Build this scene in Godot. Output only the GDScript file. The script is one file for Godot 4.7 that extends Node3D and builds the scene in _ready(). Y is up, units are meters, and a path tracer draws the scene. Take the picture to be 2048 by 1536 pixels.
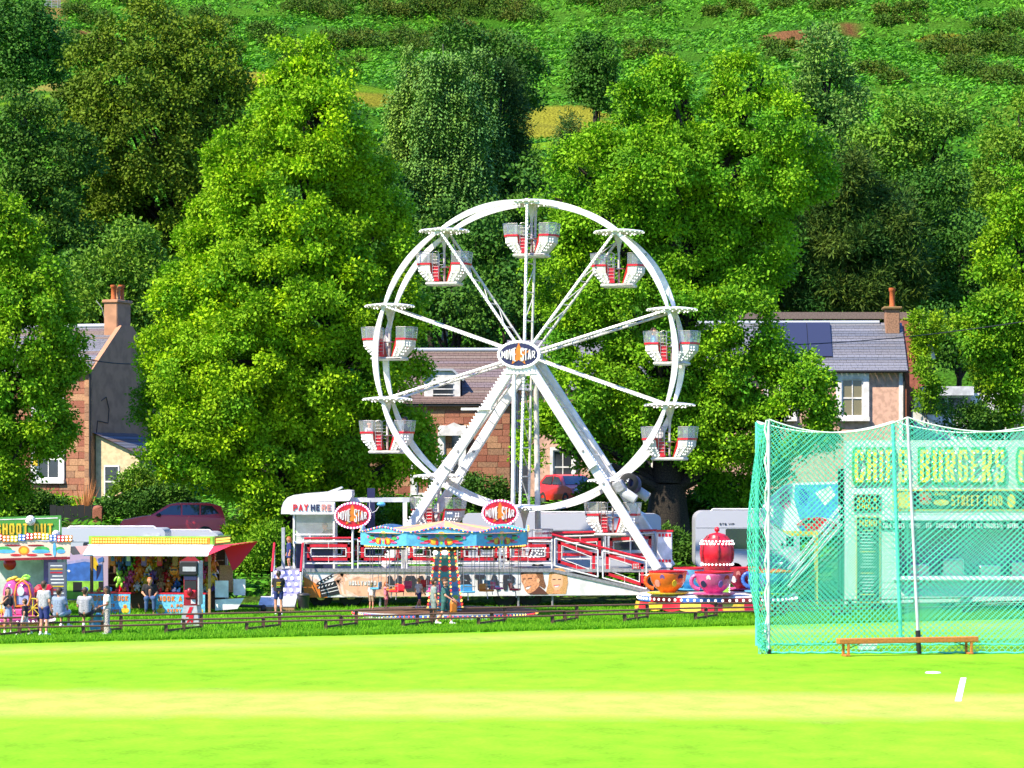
extends Node3D
# A funfair on a village cricket field below a wooded hill. y up, metres; the camera stands on a bank 5.55 m above the field.
const LENS := 6000.0      # focal length in pixels of a 2048 x 1536 picture
const EYE := 5.55
const HORIZON := 930.0
var rng := RandomNumberGenerator.new()
var taken := {}
var M := {}

# ---------- where things stand ----------
func at(u: float, v: float, d: float) -> Vector3:
	return Vector3((u - 1024.0) / LENS * d, EYE - (v - HORIZON) / LENS * d, -d)
func ax(u: float, d: float) -> float:
	return (u - 1024.0) / LENS * d
func ay(v: float, d: float) -> float:
	return EYE - (v - HORIZON) / LENS * d
func rf(a: float, b: float) -> float:
	return rng.randf_range(a, b)

# ---------- mesh builder ----------
class MB:
	var v := PackedVector3Array()
	var n := PackedVector3Array()
	var c := PackedColorArray()
	var col := Color(1, 1, 1)
	var tinted := false
	func tint(r: Color) -> MB:
		col = r
		tinted = true
		return self
	func tri(a: Vector3, b: Vector3, d: Vector3) -> void:
		var m := (d - a).cross(b - a).normalized()
		v.push_back(a); v.push_back(b); v.push_back(d)
		n.push_back(m); n.push_back(m); n.push_back(m)
		c.push_back(col); c.push_back(col); c.push_back(col)
	func quad(a: Vector3, b: Vector3, d: Vector3, e: Vector3) -> void:
		tri(a, b, d)
		tri(a, d, e)
	func stri(a: Vector3, b: Vector3, d: Vector3, na: Vector3, nb: Vector3, nd: Vector3) -> void:
		v.push_back(a); v.push_back(b); v.push_back(d)
		n.push_back(na); n.push_back(nb); n.push_back(nd)
		c.push_back(col); c.push_back(col); c.push_back(col)
	func box(o: Vector3, s: Vector3, bs := Basis()) -> MB:
		var h := s * 0.5
		var x := bs.x * h.x
		var y := bs.y * h.y
		var z := bs.z * h.z
		quad(o - x + y + z, o + x + y + z, o + x - y + z, o - x - y + z)
		quad(o + x + y - z, o - x + y - z, o - x - y - z, o + x - y - z)
		quad(o + x + y + z, o + x + y - z, o + x - y - z, o + x - y + z)
		quad(o - x + y - z, o - x + y + z, o - x - y + z, o - x - y - z)
		quad(o - x + y - z, o + x + y - z, o + x + y + z, o - x + y + z)
		quad(o - x - y + z, o + x - y + z, o + x - y - z, o - x - y - z)
		return self
	func cbox(o: Vector3, s: Vector3, b := 0.02, bs := Basis()) -> MB:   # box with chamfered long edges and caps
		var h := s * 0.5
		var ring := [Vector2(-h.x + b, h.y), Vector2(h.x - b, h.y), Vector2(h.x, h.y - b), Vector2(h.x, -h.y + b), Vector2(h.x - b, -h.y), Vector2(-h.x + b, -h.y), Vector2(-h.x, -h.y + b), Vector2(-h.x, h.y - b)]
		var zs := [[h.z, b], [h.z - b, 0.0], [-h.z + b, 0.0], [-h.z, b]]
		var rows := []
		for z in zs:
			var row := []
			for q in ring:
				var f: float = z[1]
				row.push_back(o + bs * Vector3(q.x - signf(q.x) * f, q.y - signf(q.y) * f, z[0]))
			rows.push_back(row)
		for i in 3:
			for j in 8:
				var k := (j + 1) % 8
				quad(rows[i][k], rows[i][j], rows[i + 1][j], rows[i + 1][k])
		for j in range(1, 7):
			tri(rows[0][0], rows[0][j], rows[0][j + 1])
			tri(rows[3][0], rows[3][j + 1], rows[3][j])
		return self
	func tube(a: Vector3, b: Vector3, ra: float, rb := -1.0, sides := 6, cap := false) -> MB:
		if rb < 0.0:
			rb = ra
		var d := (b - a)
		if d.length() < 1e-6:
			return self
		d = d.normalized()
		var s := d.cross(Vector3.UP if absf(d.y) < 0.95 else Vector3.RIGHT).normalized()
		var t := s.cross(d)
		for i in sides:
			var p := TAU * i / sides
			var q := TAU * (i + 1) / sides
			var e := s * cos(p) + t * sin(p)
			var f := s * cos(q) + t * sin(q)
			stri(a + e * ra, b + f * rb, b + e * rb, e, f, e)
			stri(a + e * ra, a + f * ra, b + f * rb, e, f, f)
			if cap:
				tri(b, b + e * rb, b + f * rb)
				tri(a, a + f * ra, a + e * ra)
		return self
	func path(pts: Array, r: float, sides := 5) -> MB:
		for i in pts.size() - 1:
			tube(pts[i], pts[i + 1], r, r, sides)
		return self
	func lathe(prof: Array, segs: int, o := Vector3.ZERO, bs := Basis(), from := 0.0, to := TAU) -> MB:   # prof: Vector2(radius, height), bottom to top
		for j in prof.size() - 1:
			var p: Vector2 = prof[j]
			var q: Vector2 = prof[j + 1]
			var t := q - p
			if t.length() < 1e-6:
				continue
			var nn := Vector2(t.y, -t.x).normalized()
			var n0 := nn
			var n1 := nn
			if j > 0:
				var pv := p - (prof[j - 1] as Vector2)
				var m := Vector2(pv.y, -pv.x).normalized()
				if m.dot(nn) > 0.5:
					n0 = (m + nn).normalized()
			if j < prof.size() - 2:
				var nx := (prof[j + 2] as Vector2) - q
				var m := Vector2(nx.y, -nx.x).normalized()
				if m.dot(nn) > 0.5:
					n1 = (m + nn).normalized()
			for i in segs:
				var a := from + (to - from) * i / segs
				var b := from + (to - from) * (i + 1) / segs
				var da := Vector3(cos(a), 0, sin(a))
				var db := Vector3(cos(b), 0, sin(b))
				var na := bs * (da * n0.x + Vector3.UP * n0.y)
				var nb := bs * (db * n0.x + Vector3.UP * n0.y)
				var ma := bs * (da * n1.x + Vector3.UP * n1.y)
				var mc := bs * (db * n1.x + Vector3.UP * n1.y)
				var pa := o + bs * (da * p.x + Vector3.UP * p.y)
				var pb := o + bs * (db * p.x + Vector3.UP * p.y)
				var qa := o + bs * (da * q.x + Vector3.UP * q.y)
				var qb := o + bs * (db * q.x + Vector3.UP * q.y)
				if q.x > 1e-5:
					stri(pa, qb, qa, na, mc, ma)
				if p.x > 1e-5:
					stri(pa, pb, qb, na, nb, mc)
		return self
	func ball(o: Vector3, r: Vector3, segs := 8, rows := 5, bs := Basis()) -> MB:
		for j in rows:
			var t0 := -PI / 2 + PI * j / rows
			var t1 := -PI / 2 + PI * (j + 1) / rows
			for i in segs:
				var a := TAU * i / segs
				var b := TAU * (i + 1) / segs
				var d := [Vector3(cos(a) * cos(t0), sin(t0), sin(a) * cos(t0)), Vector3(cos(a) * cos(t1), sin(t1), sin(a) * cos(t1)), Vector3(cos(b) * cos(t1), sin(t1), sin(b) * cos(t1)), Vector3(cos(b) * cos(t0), sin(t0), sin(b) * cos(t0))]
				var p := []
				var m := []
				for k in d:
					p.push_back(o + bs * (k * r))
					m.push_back((bs * (k / r)).normalized())
				if j < rows - 1:
					stri(p[0], p[2], p[1], m[0], m[2], m[1])
				if j > 0:
					stri(p[0], p[3], p[2], m[0], m[3], m[2])
		return self
	func prism(poly: PackedVector2Array, z0: float, z1: float, o := Vector3.ZERO, bs := Basis(), sides := true) -> MB:   # a polygon in x and y, from z0 (back) to z1 (front)
		var p := poly.duplicate()
		if Geometry2D.is_polygon_clockwise(p):
			p.reverse()
		var idx := Geometry2D.triangulate_polygon(p)
		for i in range(0, idx.size(), 3):
			var a: Vector2 = p[idx[i]]
			var b: Vector2 = p[idx[i + 1]]
			var d: Vector2 = p[idx[i + 2]]
			if (b - a).cross(d - a) > 0:
				var t := b
				b = d
				d = t
			tri(o + bs * Vector3(a.x, a.y, z1), o + bs * Vector3(b.x, b.y, z1), o + bs * Vector3(d.x, d.y, z1))
			if sides:
				tri(o + bs * Vector3(a.x, a.y, z0), o + bs * Vector3(d.x, d.y, z0), o + bs * Vector3(b.x, b.y, z0))
		if sides:
			for i in p.size():
				var a: Vector2 = p[i]
				var b: Vector2 = p[(i + 1) % p.size()]
				quad(o + bs * Vector3(a.x, a.y, z1), o + bs * Vector3(b.x, b.y, z1), o + bs * Vector3(b.x, b.y, z0), o + bs * Vector3(a.x, a.y, z0))
		return self
	func quad_mesh(a: Vector3, b: Vector3, d: Vector3, e: Vector3) -> MB:
		quad(a, b, d, e)
		return self
	func quad_box(ridge: float, top: float, wide: float) -> MB:      # far slope of a roof
		quad(Vector3(0.3, ridge, -3.0), Vector3(-wide, ridge, -3.0), Vector3(-wide, top, -6.2), Vector3(0.3, top, -6.2))
		return self
	func mesh() -> ArrayMesh:
		var a := []
		a.resize(Mesh.ARRAY_MAX)
		a[Mesh.ARRAY_VERTEX] = v
		a[Mesh.ARRAY_NORMAL] = n
		if tinted:
			a[Mesh.ARRAY_COLOR] = c
		var m := ArrayMesh.new()
		m.add_surface_from_arrays(Mesh.PRIMITIVE_TRIANGLES, a)
		return m

# ---------- objects ----------
func numbered(called: String) -> String:
	var k: int = taken.get(called, 0)
	taken[called] = k + 1
	return called if k == 0 else "%s_%03d" % [called, k]
func obj(called: String, shape, m: Material, parent: Node = null) -> MeshInstance3D:
	var o := MeshInstance3D.new()
	o.mesh = shape.mesh() if shape is MB else shape
	o.material_override = m
	if parent == null:
		o.name = numbered(called)
		add_child(o)
	else:
		o.name = called
		parent.add_child(o, true)
	return o
func node(called: String, parent: Node, where := Vector3.ZERO, turn := 0.0) -> Node3D:
	var o := Node3D.new()
	o.name = called
	parent.add_child(o, true)
	o.position = where
	o.rotation.y = turn
	return o
func thing(called: String, label: String, category: String, where := Vector3.ZERO, turn := 0.0, group := "") -> Node3D:
	var o := Node3D.new()
	o.name = numbered(called)
	add_child(o)
	o.position = where
	o.rotation.y = turn
	return tag(o, label, category, group)
func tag(o: Node, label: String, category: String, group := "") -> Node:
	o.set_meta("label", label)
	o.set_meta("category", category)
	if group:
		o.set_meta("group", group)
	return o
func kind(o: Node, what: String, label := "", category := "") -> Node:
	o.set_meta("kind", what)
	if label:
		o.set_meta("label", label)
	if category:
		o.set_meta("category", category)
	return o
func dup(o: Node3D, where: Vector3, turn: float, label: String, group := "") -> Node3D:
	var r: Node3D = o.duplicate()
	r.name = numbered(String(o.name).rstrip("_0123456789"))
	add_child(r)
	r.position = where
	r.rotation.y = turn
	r.set_meta("label", label)
	if group:
		r.set_meta("group", group)
	return r

# ---------- materials ----------
func lin(r: float, g: float, b: float) -> Color:
	return Color(r, g, b).linear_to_srgb()
func noise_tex(freq: float, low: float, oct := 4, size := 512, high := 1.0, sd := 1) -> NoiseTexture2D:
	var f := FastNoiseLite.new()
	f.seed = sd
	f.frequency = freq
	f.fractal_octaves = oct
	var g := Gradient.new()
	g.set_color(0, Color(low, low, low))
	g.set_color(1, Color(high, high, high))
	g.set_offset(0, 0.25)
	g.set_offset(1, 0.75)
	var t := NoiseTexture2D.new()
	t.width = size
	t.height = size
	t.seamless = true
	t.noise = f
	t.color_ramp = g
	return t
func mat(called: String, c: Color, rough := 0.7, metal := 0.0, grain = null, scale := 0.5) -> StandardMaterial3D:   # c: linear base colour
	var m := StandardMaterial3D.new()
	m.resource_name = called
	m.albedo_color = lin(c.r, c.g, c.b)
	m.roughness = rough
	m.metallic = metal
	if grain:
		m.albedo_texture = grain
		m.uv1_triplanar = true
		m.uv1_world_triplanar = true
		m.uv1_scale = Vector3.ONE * scale
	M[called] = m
	return m
func glow(called: String, c: Color, e: float, base := Color(0.8, 0.8, 0.8)) -> StandardMaterial3D:
	var m := mat(called, base, 0.4)
	m.emission_enabled = true
	m.emission = lin(c.r, c.g, c.b)
	m.emission_energy_multiplier = e
	return m
func vmat(called: String, rough := 0.8, grain = null, scale := 0.5) -> StandardMaterial3D:
	var m := mat(called, Color(1, 1, 1), rough, 0.0, grain, scale)
	m.vertex_color_use_as_albedo = true
	return m

# ---------- lettering: real letters cut from strokes, size given as the width and height they fill ----------
const GLYPHS := {
	"A": ["0,0 .5,1 1,0", ".2,.33 .8,.33"], "B": ["0,0 0,1 .65,1 .95,.88 .95,.65 .65,.53 0,.53", ".65,.53 1,.4 1,.13 .65,0 0,0"], "C": ["1,.75 .85,1 .15,1 0,.82 0,.18 .15,0 .85,0 1,.25"], "D": ["0,0 0,1 .6,1 1,.75 1,.25 .6,0 0,0"],
	"E": ["1,1 0,1 0,0 1,0", "0,.52 .8,.52"], "F": ["1,1 0,1 0,0", "0,.52 .8,.52"], "G": ["1,.75 .85,1 .15,1 0,.82 0,.18 .15,0 .85,0 1,.18 1,.48 .55,.48"], "H": ["0,0 0,1", "1,0 1,1", "0,.52 1,.52"], "I": [".5,0 .5,1"], "J": ["1,1 1,.2 .8,0 .2,0 0,.2"],
	"K": ["0,0 0,1", "1,1 .08,.45", ".3,.6 1,0"], "L": ["0,1 0,0 1,0"], "M": ["0,0 0,1 .5,.35 1,1 1,0"], "N": ["0,0 0,1 1,0 1,1"], "O": [".15,1 0,.82 0,.18 .15,0 .85,0 1,.18 1,.82 .85,1 .15,1"], "P": ["0,0 0,1 .75,1 1,.88 1,.58 .75,.46 0,.46"],
	"Q": [".15,1 0,.82 0,.18 .15,0 .85,0 1,.18 1,.82 .85,1 .15,1", ".6,.3 1,-.05"], "R": ["0,0 0,1 .75,1 1,.88 1,.6 .75,.48 0,.48", ".5,.48 1,0"], "S": ["1,.8 .85,1 .15,1 0,.85 0,.65 .15,.53 .85,.47 1,.35 1,.15 .85,0 .15,0 0,.2"], "T": ["0,1 1,1", ".5,1 .5,0"],
	"U": ["0,1 0,.18 .15,0 .85,0 1,.18 1,1"], "V": ["0,1 .5,0 1,1"], "W": ["0,1 .25,0 .5,.65 .75,0 1,1"], "X": ["0,0 1,1", "0,1 1,0"], "Y": ["0,1 .5,.5 1,1", ".5,.5 .5,0"], "Z": ["0,1 1,1 0,0 1,0"], "&": ["1,0 .2,.7 .2,.92 .4,1 .6,.92 .6,.75 .05,.3 .05,.1 .25,0 .6,0 1,.4"], "-": [".2,.5 .8,.5"], ".": [".45,.03 .55,.03"],
}
const THIN := {"I": 0.35, "-": 0.6, ".": 0.4, " ": 0.5, "M": 1.25, "W": 1.3, "&": 1.1, "J": 0.9, "L": 0.85, "E": 0.85, "F": 0.85}
func letters(text: String, w: float, h: float, where: Vector3, m: Material, parent: Node, weight := 0.19, depth := 0.012, called := "lettering") -> MeshInstance3D:
	var total := 0.0
	var adv := []
	var unit := 0.0
	for ch in text:
		unit += THIN.get(ch, 1.0)
	var gap := 0.32
	var cell := w / (unit + gap * (text.length() - 1) + 0.001)
	var stroke := minf(weight * h, cell * 0.36)
	var b := MB.new()
	var x := -w * 0.5
	for ch in text:
		var cw: float = cell * THIN.get(ch, 1.0)
		if GLYPHS.has(ch):
			var layer := 0
			for line in GLYPHS[ch]:
				var pts := []
				for q in line.split(" "):
					var xy: PackedStringArray = q.split(",")
					pts.push_back(Vector2(x + stroke * 0.5 + float(xy[0]) * maxf(cw - stroke, 0.001), -h * 0.5 + stroke * 0.5 + float(xy[1]) * (h - stroke)))
				for i in pts.size() - 1:
					var p: Vector2 = pts[i]
					var q: Vector2 = pts[i + 1]
					var e := (q - p).normalized() * stroke * 0.5
					var s := Vector2(-e.y, e.x)
					var f := depth + 0.0006 * layer
					layer += 1
					b.prism(PackedVector2Array([p - e * 0.75 - s, q + e * 0.75 - s, q + e - s * 0.6, q + e + s * 0.6, q + e * 0.75 + s, p - e * 0.75 + s, p - e + s * 0.6, p - e - s * 0.6]), 0.0, f)
		x += cw + gap * cell
	var o := obj(called, b, m, parent)
	o.position = where
	return o
# a flat painted shape: polygon given in picture units on a plane, shifted to the parent's own axes
func flat(called: String, pts: Array, d: float, o: Vector3, m: Material, parent: Node, lift := 0.006, thick := 0.004) -> MeshInstance3D:
	var p := PackedVector2Array()
	for q in pts:
		p.push_back(Vector2(ax(q[0], d) - o.x, ay(q[1], d) - o.y))
	var b := MB.new()
	b.prism(p, lift - thick, lift)
	return obj(called, b, m, parent)
func poly(pts: Array) -> PackedVector2Array:
	var p := PackedVector2Array()
	for q in pts:
		p.push_back(Vector2(q[0], q[1]))
	return p
func oval(rx: float, ry: float, k := 32, o := Vector2.ZERO) -> PackedVector2Array:
	var p := PackedVector2Array()
	for i in k:
		p.push_back(o + Vector2(cos(TAU * i / k) * rx, sin(TAU * i / k) * ry))
	return p
func star_shape(r: float, inner := 0.42, o := Vector2.ZERO) -> PackedVector2Array:
	var p := PackedVector2Array()
	for i in 10:
		var a := PI / 2 + TAU * i / 10
		p.push_back(o + Vector2(cos(a), sin(a)) * (r if i % 2 == 0 else r * inner))
	return p

# ---------- the land ----------
const PROFILE := [[0.0, 0.0], [119.0, 0.0], [124.0, 0.6], [130.0, 1.4], [136.0, 2.6], [142.0, 3.5], [152.0, 3.9], [165.0, 5.0], [185.0, 9.0], [220.0, 18.0], [260.0, 29.0], [300.0, 39.5], [350.0, 54.0], [420.0, 76.0], [520.0, 108.0], [900.0, 220.0]]
var lumps := FastNoiseLite.new()
var specks := FastNoiseLite.new()
func land(x: float, d: float) -> float:
	var y := 0.0
	for i in PROFILE.size() - 1:
		if d <= PROFILE[i + 1][0]:
			y = lerpf(PROFILE[i][1], PROFILE[i + 1][1], (d - PROFILE[i][0]) / (PROFILE[i + 1][0] - PROFILE[i][0]))
			break
	if d > 165.0:
		var k := minf((d - 165.0) / 60.0, 1.0)
		y += k * (lumps.get_noise_2d(x * 0.6, d * 0.6) * 5.0 + x * 0.012)
	return y
func on_hill(u: float, v: float, from := 170.0) -> Vector3:   # where the line of sight through (u, v) meets the hillside
	var d := from
	while d < 800.0:
		var p := at(u, v, d)
		if p.y <= land(p.x, d):
			return p
		d += 1.0
	return at(u, v, d)

var soil_spots := []     # [centre, radius x, radius z, colour]
func hill_colour(x: float, d: float) -> Color:
	var a := lumps.get_noise_2d(x * 2.0 + 300.0, d * 2.0)
	var b := specks.get_noise_2d(x * 4.0, d * 4.0)
	var col := Color(0.045, 0.165, 0.014).lerp(Color(0.085, 0.225, 0.018), clampf(0.5 + a, 0, 1))
	col = col.lerp(Color(0.03, 0.07, 0.012), clampf(b * 1.2, 0, 0.6))
	if d < 170.0:
		col = Color(0.045, 0.11, 0.012).lerp(Color(0.08, 0.08, 0.03), clampf(0.35 + b, 0, 1))
	for s in soil_spots:
		var q := Vector2((x - s[0].x) / s[1], (d + s[0].z) / s[2])
		var r := q.length() + specks.get_noise_2d(x * 9.0, d * 9.0) * 0.5
		if r < 1.0:
			col = s[3] * (1.0 + 0.5 * specks.get_noise_2d(x * 20.0, d * 20.0))
	return col
func build_land() -> void:
	lumps.seed = 5
	lumps.frequency = 0.02
	specks.seed = 9
	specks.frequency = 0.03
	var meadow := Color(0.30, 0.30, 0.03)
	var green := Color(0.17, 0.34, 0.015)
	var soil := Color(0.23, 0.11, 0.045)
	soil_spots = [
		[on_hill(1590, 74), 3.6, 4.5, soil], [on_hill(1640, 90), 3.0, 4.0, Color(0.28, 0.22, 0.05)], [on_hill(1570, 92), 2.2, 3.0, Color(0.25, 0.2, 0.05)],
		[on_hill(1110, 252), 6.0, 9.0, meadow], [on_hill(1110, 290), 4.0, 3.5, green], [on_hill(1095, 235), 4.5, 4.0, meadow],
		[on_hill(20, 188), 9.0, 5.0, Color(0.27, 0.25, 0.05)], [on_hill(105, 205), 5.0, 8.0, green], [on_hill(525, 152), 3.0, 9.0, meadow], [on_hill(745, 190), 3.5, 5.0, meadow * 0.8], [on_hill(745, 182), 5.0, 4.0, green * 0.8],
		[on_hill(105, 45), 1.0, 9.0, Color(0.30, 0.22, 0.07)], [on_hill(108, 25), 0.9, 9.0, Color(0.30, 0.22, 0.07)], [on_hill(180, 75), 2.5, 3.5, soil * 0.8], [on_hill(1030, 95), 2.0, 5.0, soil * 0.6], [on_hill(930, 62), 1.6, 4.0, soil * 0.6], [on_hill(1275, 92), 2.0, 3.0, meadow * 0.7], [on_hill(1885, 80), 3.0, 3.0, meadow * 0.6], [on_hill(1700, 65), 1.8, 3.0, soil * 0.7],
	]
	# the field: one flat sheet, 50 m by 72 m, its texture about 5 cm a pixel
	var sw := 1024
	var shh := 1440
	var im := Image.create(sw, shh, false, Image.FORMAT_RGB8)
	var f1 := FastNoiseLite.new()
	f1.frequency = 0.35
	f1.seed = 3
	f1.fractal_octaves = 5
	var f2 := FastNoiseLite.new()
	f2.frequency = 0.02
	f2.seed = 4
	var r0 := RandomNumberGenerator.new()
	r0.seed = 77
	for j in shh:
		var d := 125.0 - 72.0 * (j + 0.5) / shh
		for i in sw:
			var x := -25.0 + 50.0 * (i + 0.5) / sw
			var n := f1.get_noise_2d(x * 2.0, d * 1.2)
			var big := f2.get_noise_2d(x, d * 2.5)
			var edge := n * 1.3 + big * 1.5
			var c := Vector3(0.158, 0.375, 0.012)           # mown grass
			c = c.lerp(Vector3(0.205, 0.410, 0.018), clampf(0.5 + big * 1.6, 0, 1))
			var bench_line := 96.5 + (x + 15.7) * 0.44
			var dry := clampf(0.5 - (absf(d - (69.6 - 0.035 * x)) - 4.0 + edge * 0.8) * 0.5, 0, 1)      # worn, paler strip of the cricket square
			c = c.lerp(Vector3(0.38, 0.43, 0.085), dry * 0.8)
			var dry2 := clampf(0.5 - (absf(d - (bench_line - 6.8)) - 2.2 + edge) * 0.35, 0, 1) * clampf(0.6 + big * 2.0, 0.2, 1)
			c = c.lerp(Vector3(0.34, 0.41, 0.075), dry2 * 0.7)
			var long_grass := clampf((d - (bench_line - 3.2) + edge * 0.9) * 1.2, 0, 1)                # unmown beyond the benches
			c = c.lerp(Vector3(0.085, 0.285, 0.009), long_grass)
			c *= 1.0 + 0.30 * n + r0.randf_range(-0.14, 0.14)
			im.set_pixel(i, j, Color(c.x, c.y, c.z).linear_to_srgb())
	var tex := ImageTexture.create_from_image(im)
	var fm := mat("field_grass", Color(1, 1, 1), 0.95)
	fm.albedo_texture = tex
	fm.texture_repeat = true
	fm.metallic_specular = 0.15
	var fine := noise_tex(0.05, 0.0, 3, 256)
	fm.heightmap_enabled = false
	var a := []
	a.resize(Mesh.ARRAY_MAX)
	a[Mesh.ARRAY_VERTEX] = PackedVector3Array([Vector3(-25, 0, -125), Vector3(25, 0, -125), Vector3(25, 0, -53), Vector3(-25, 0, -53)])
	a[Mesh.ARRAY_NORMAL] = PackedVector3Array([Vector3.UP, Vector3.UP, Vector3.UP, Vector3.UP])
	a[Mesh.ARRAY_TEX_UV] = PackedVector2Array([Vector2(0, 0), Vector2(1, 0), Vector2(1, 1), Vector2(0, 1)])
	a[Mesh.ARRAY_INDEX] = PackedInt32Array([0, 1, 2, 0, 2, 3])
	var am := ArrayMesh.new()
	am.add_surface_from_arrays(Mesh.PRIMITIVE_TRIANGLES, a)
	kind(obj("field", am, fm), "structure")
	# the ground beyond and around, rising into the hill
	var b := MB.new()
	b.tinted = true
	var xs := []
	var x := -150.0
	while x <= 150.0:
		xs.push_back(x)
		x += 2.0 if absf(x) < 80.0 else 10.0
	var ds := []
	var d := 119.2
	while d < 900.0:
		ds.push_back(d)
		d += 1.7 if d < 480.0 else 40.0
	var rows := []
	for dd in ds:
		var row := PackedVector3Array()
		for xx in xs:
			row.push_back(Vector3(xx, land(xx, dd) - 0.012, -dd))
		rows.push_back(row)
	var pv := PackedVector3Array()
	var pn := PackedVector3Array()
	var pc := PackedColorArray()
	var pi := PackedInt32Array()
	var w := xs.size()
	for j in ds.size():
		for i in w:
			var p: Vector3 = rows[j][i]
			var tx: Vector3 = rows[j][mini(i + 1, w - 1)] - rows[j][maxi(i - 1, 0)]
			var tz: Vector3 = rows[mini(j + 1, ds.size() - 1)][i] - rows[maxi(j - 1, 0)][i]
			pv.push_back(p)
			pn.push_back(tx.cross(tz).normalized())
			pc.push_back(hill_colour(p.x, -p.z))
			if i < w - 1 and j < ds.size() - 1:
				var k := j * w + i
				for q in [k + w, k + w + 1, k + 1, k + w, k + 1, k]:
					pi.push_back(q)
	var ha := []
	ha.resize(Mesh.ARRAY_MAX)
	ha[Mesh.ARRAY_VERTEX] = pv
	ha[Mesh.ARRAY_NORMAL] = pn
	ha[Mesh.ARRAY_COLOR] = pc
	ha[Mesh.ARRAY_INDEX] = pi
	var hm := ArrayMesh.new()
	hm.add_surface_from_arrays(Mesh.PRIMITIVE_TRIANGLES, ha)
	var hmat := vmat("hill_turf", 0.95, noise_tex(0.03, 0.55, 5), 0.2)
	hmat.metallic_specular = 0.1
	kind(obj("hillside", hm, hmat), "structure")
	# flat ground beside and behind the camera
	var g := MB.new()
	g.quad(Vector3(-400, -0.02, -119.3), Vector3(400, -0.02, -119.3), Vector3(400, -0.02, 300), Vector3(-400, -0.02, 300))
	var gm := mat("outer_grass", Color(0.15, 0.34, 0.012), 0.95)
	kind(obj("ground", g, gm), "structure")
	# white crease lines of the cricket pitch
	var cr := MB.new()
	var p0 := at(1927, 1356, 33300.0 / (1356 - 930))
	var p1 := at(1916, 1403, 33300.0 / (1403 - 930))
	p0.y = 0.008
	p1.y = 0.008
	var s := Vector3(0.075, 0, 0)
	cr.quad(p0 - s, p0 + s, p1 + s, p1 - s)
	kind(obj("crease_marking", cr, mat("crease_paint", Color(0.8, 0.8, 0.78), 0.9)), "structure")

# ---------- leaves ----------
func leaf_tuft(count: int, radius: float, length: float, width: float, droop: float, sd: int) -> ArrayMesh:
	var r := RandomNumberGenerator.new()
	r.seed = sd
	var b := MB.new()
	for i in count:
		var dir := Vector3(r.randf_range(-1, 1), r.randf_range(-0.7, 1), r.randf_range(-1, 1)).normalized()
		var p := dir * radius * pow(r.randf(), 0.5)
		var along := (dir + Vector3(r.randf_range(-0.7, 0.7), -droop + r.randf_range(-0.4, 0.4), r.randf_range(-0.7, 0.7))).normalized()
		var side := along.cross(Vector3(r.randf_range(-1, 1), r.randf_range(0.2, 1.4), r.randf_range(-1, 1))).normalized()
		var up := side.cross(along)
		var l := length * r.randf_range(0.7, 1.25)
		var w := width * r.randf_range(0.7, 1.2) * 0.5
		var m1 := p + along * l * 0.45 + side * w - up * w * 0.35
		var m2 := p + along * l * 0.45 - side * w - up * w * 0.35
		var tip := p + along * l - up * l * 0.12
		b.tri(p, tip, m1)
		b.tri(p, m2, tip)
	return b.mesh()
func leaf_mat(called: String, c: Color, through: Color) -> StandardMaterial3D:
	var m := vmat(called, 0.62)
	m.albedo_color = lin(c.r, c.g, c.b)
	m.metallic_specular = 0.22
	m.backlight_enabled = true
	m.backlight = lin(through.r, through.g, through.b)
	return m
func scatter(called: String, mesh: Mesh, m: Material, xf: Array, cols: PackedColorArray, parent: Node = null) -> MultiMeshInstance3D:
	var mm := MultiMesh.new()
	mm.transform_format = MultiMesh.TRANSFORM_3D
	mm.use_colors = true
	mm.mesh = mesh
	mm.instance_count = xf.size()
	for i in xf.size():
		mm.set_instance_transform(i, xf[i])
		mm.set_instance_color(i, cols[i])
	var o := MultiMeshInstance3D.new()
	o.multimesh = mm
	o.material_override = m
	if parent == null:
		o.name = numbered(called)
		add_child(o)
	else:
		o.name = called
		parent.add_child(o, true)
	return o
func rand_dir() -> Vector3:
	var z := rf(-1, 1)
	var a := rf(0, TAU)
	var s := sqrt(1 - z * z)
	return Vector3(s * cos(a), z, s * sin(a))
func rand_basis(s: float) -> Basis:
	return Basis(rand_dir(), rf(0, TAU)).scaled(Vector3.ONE * s)

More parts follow.
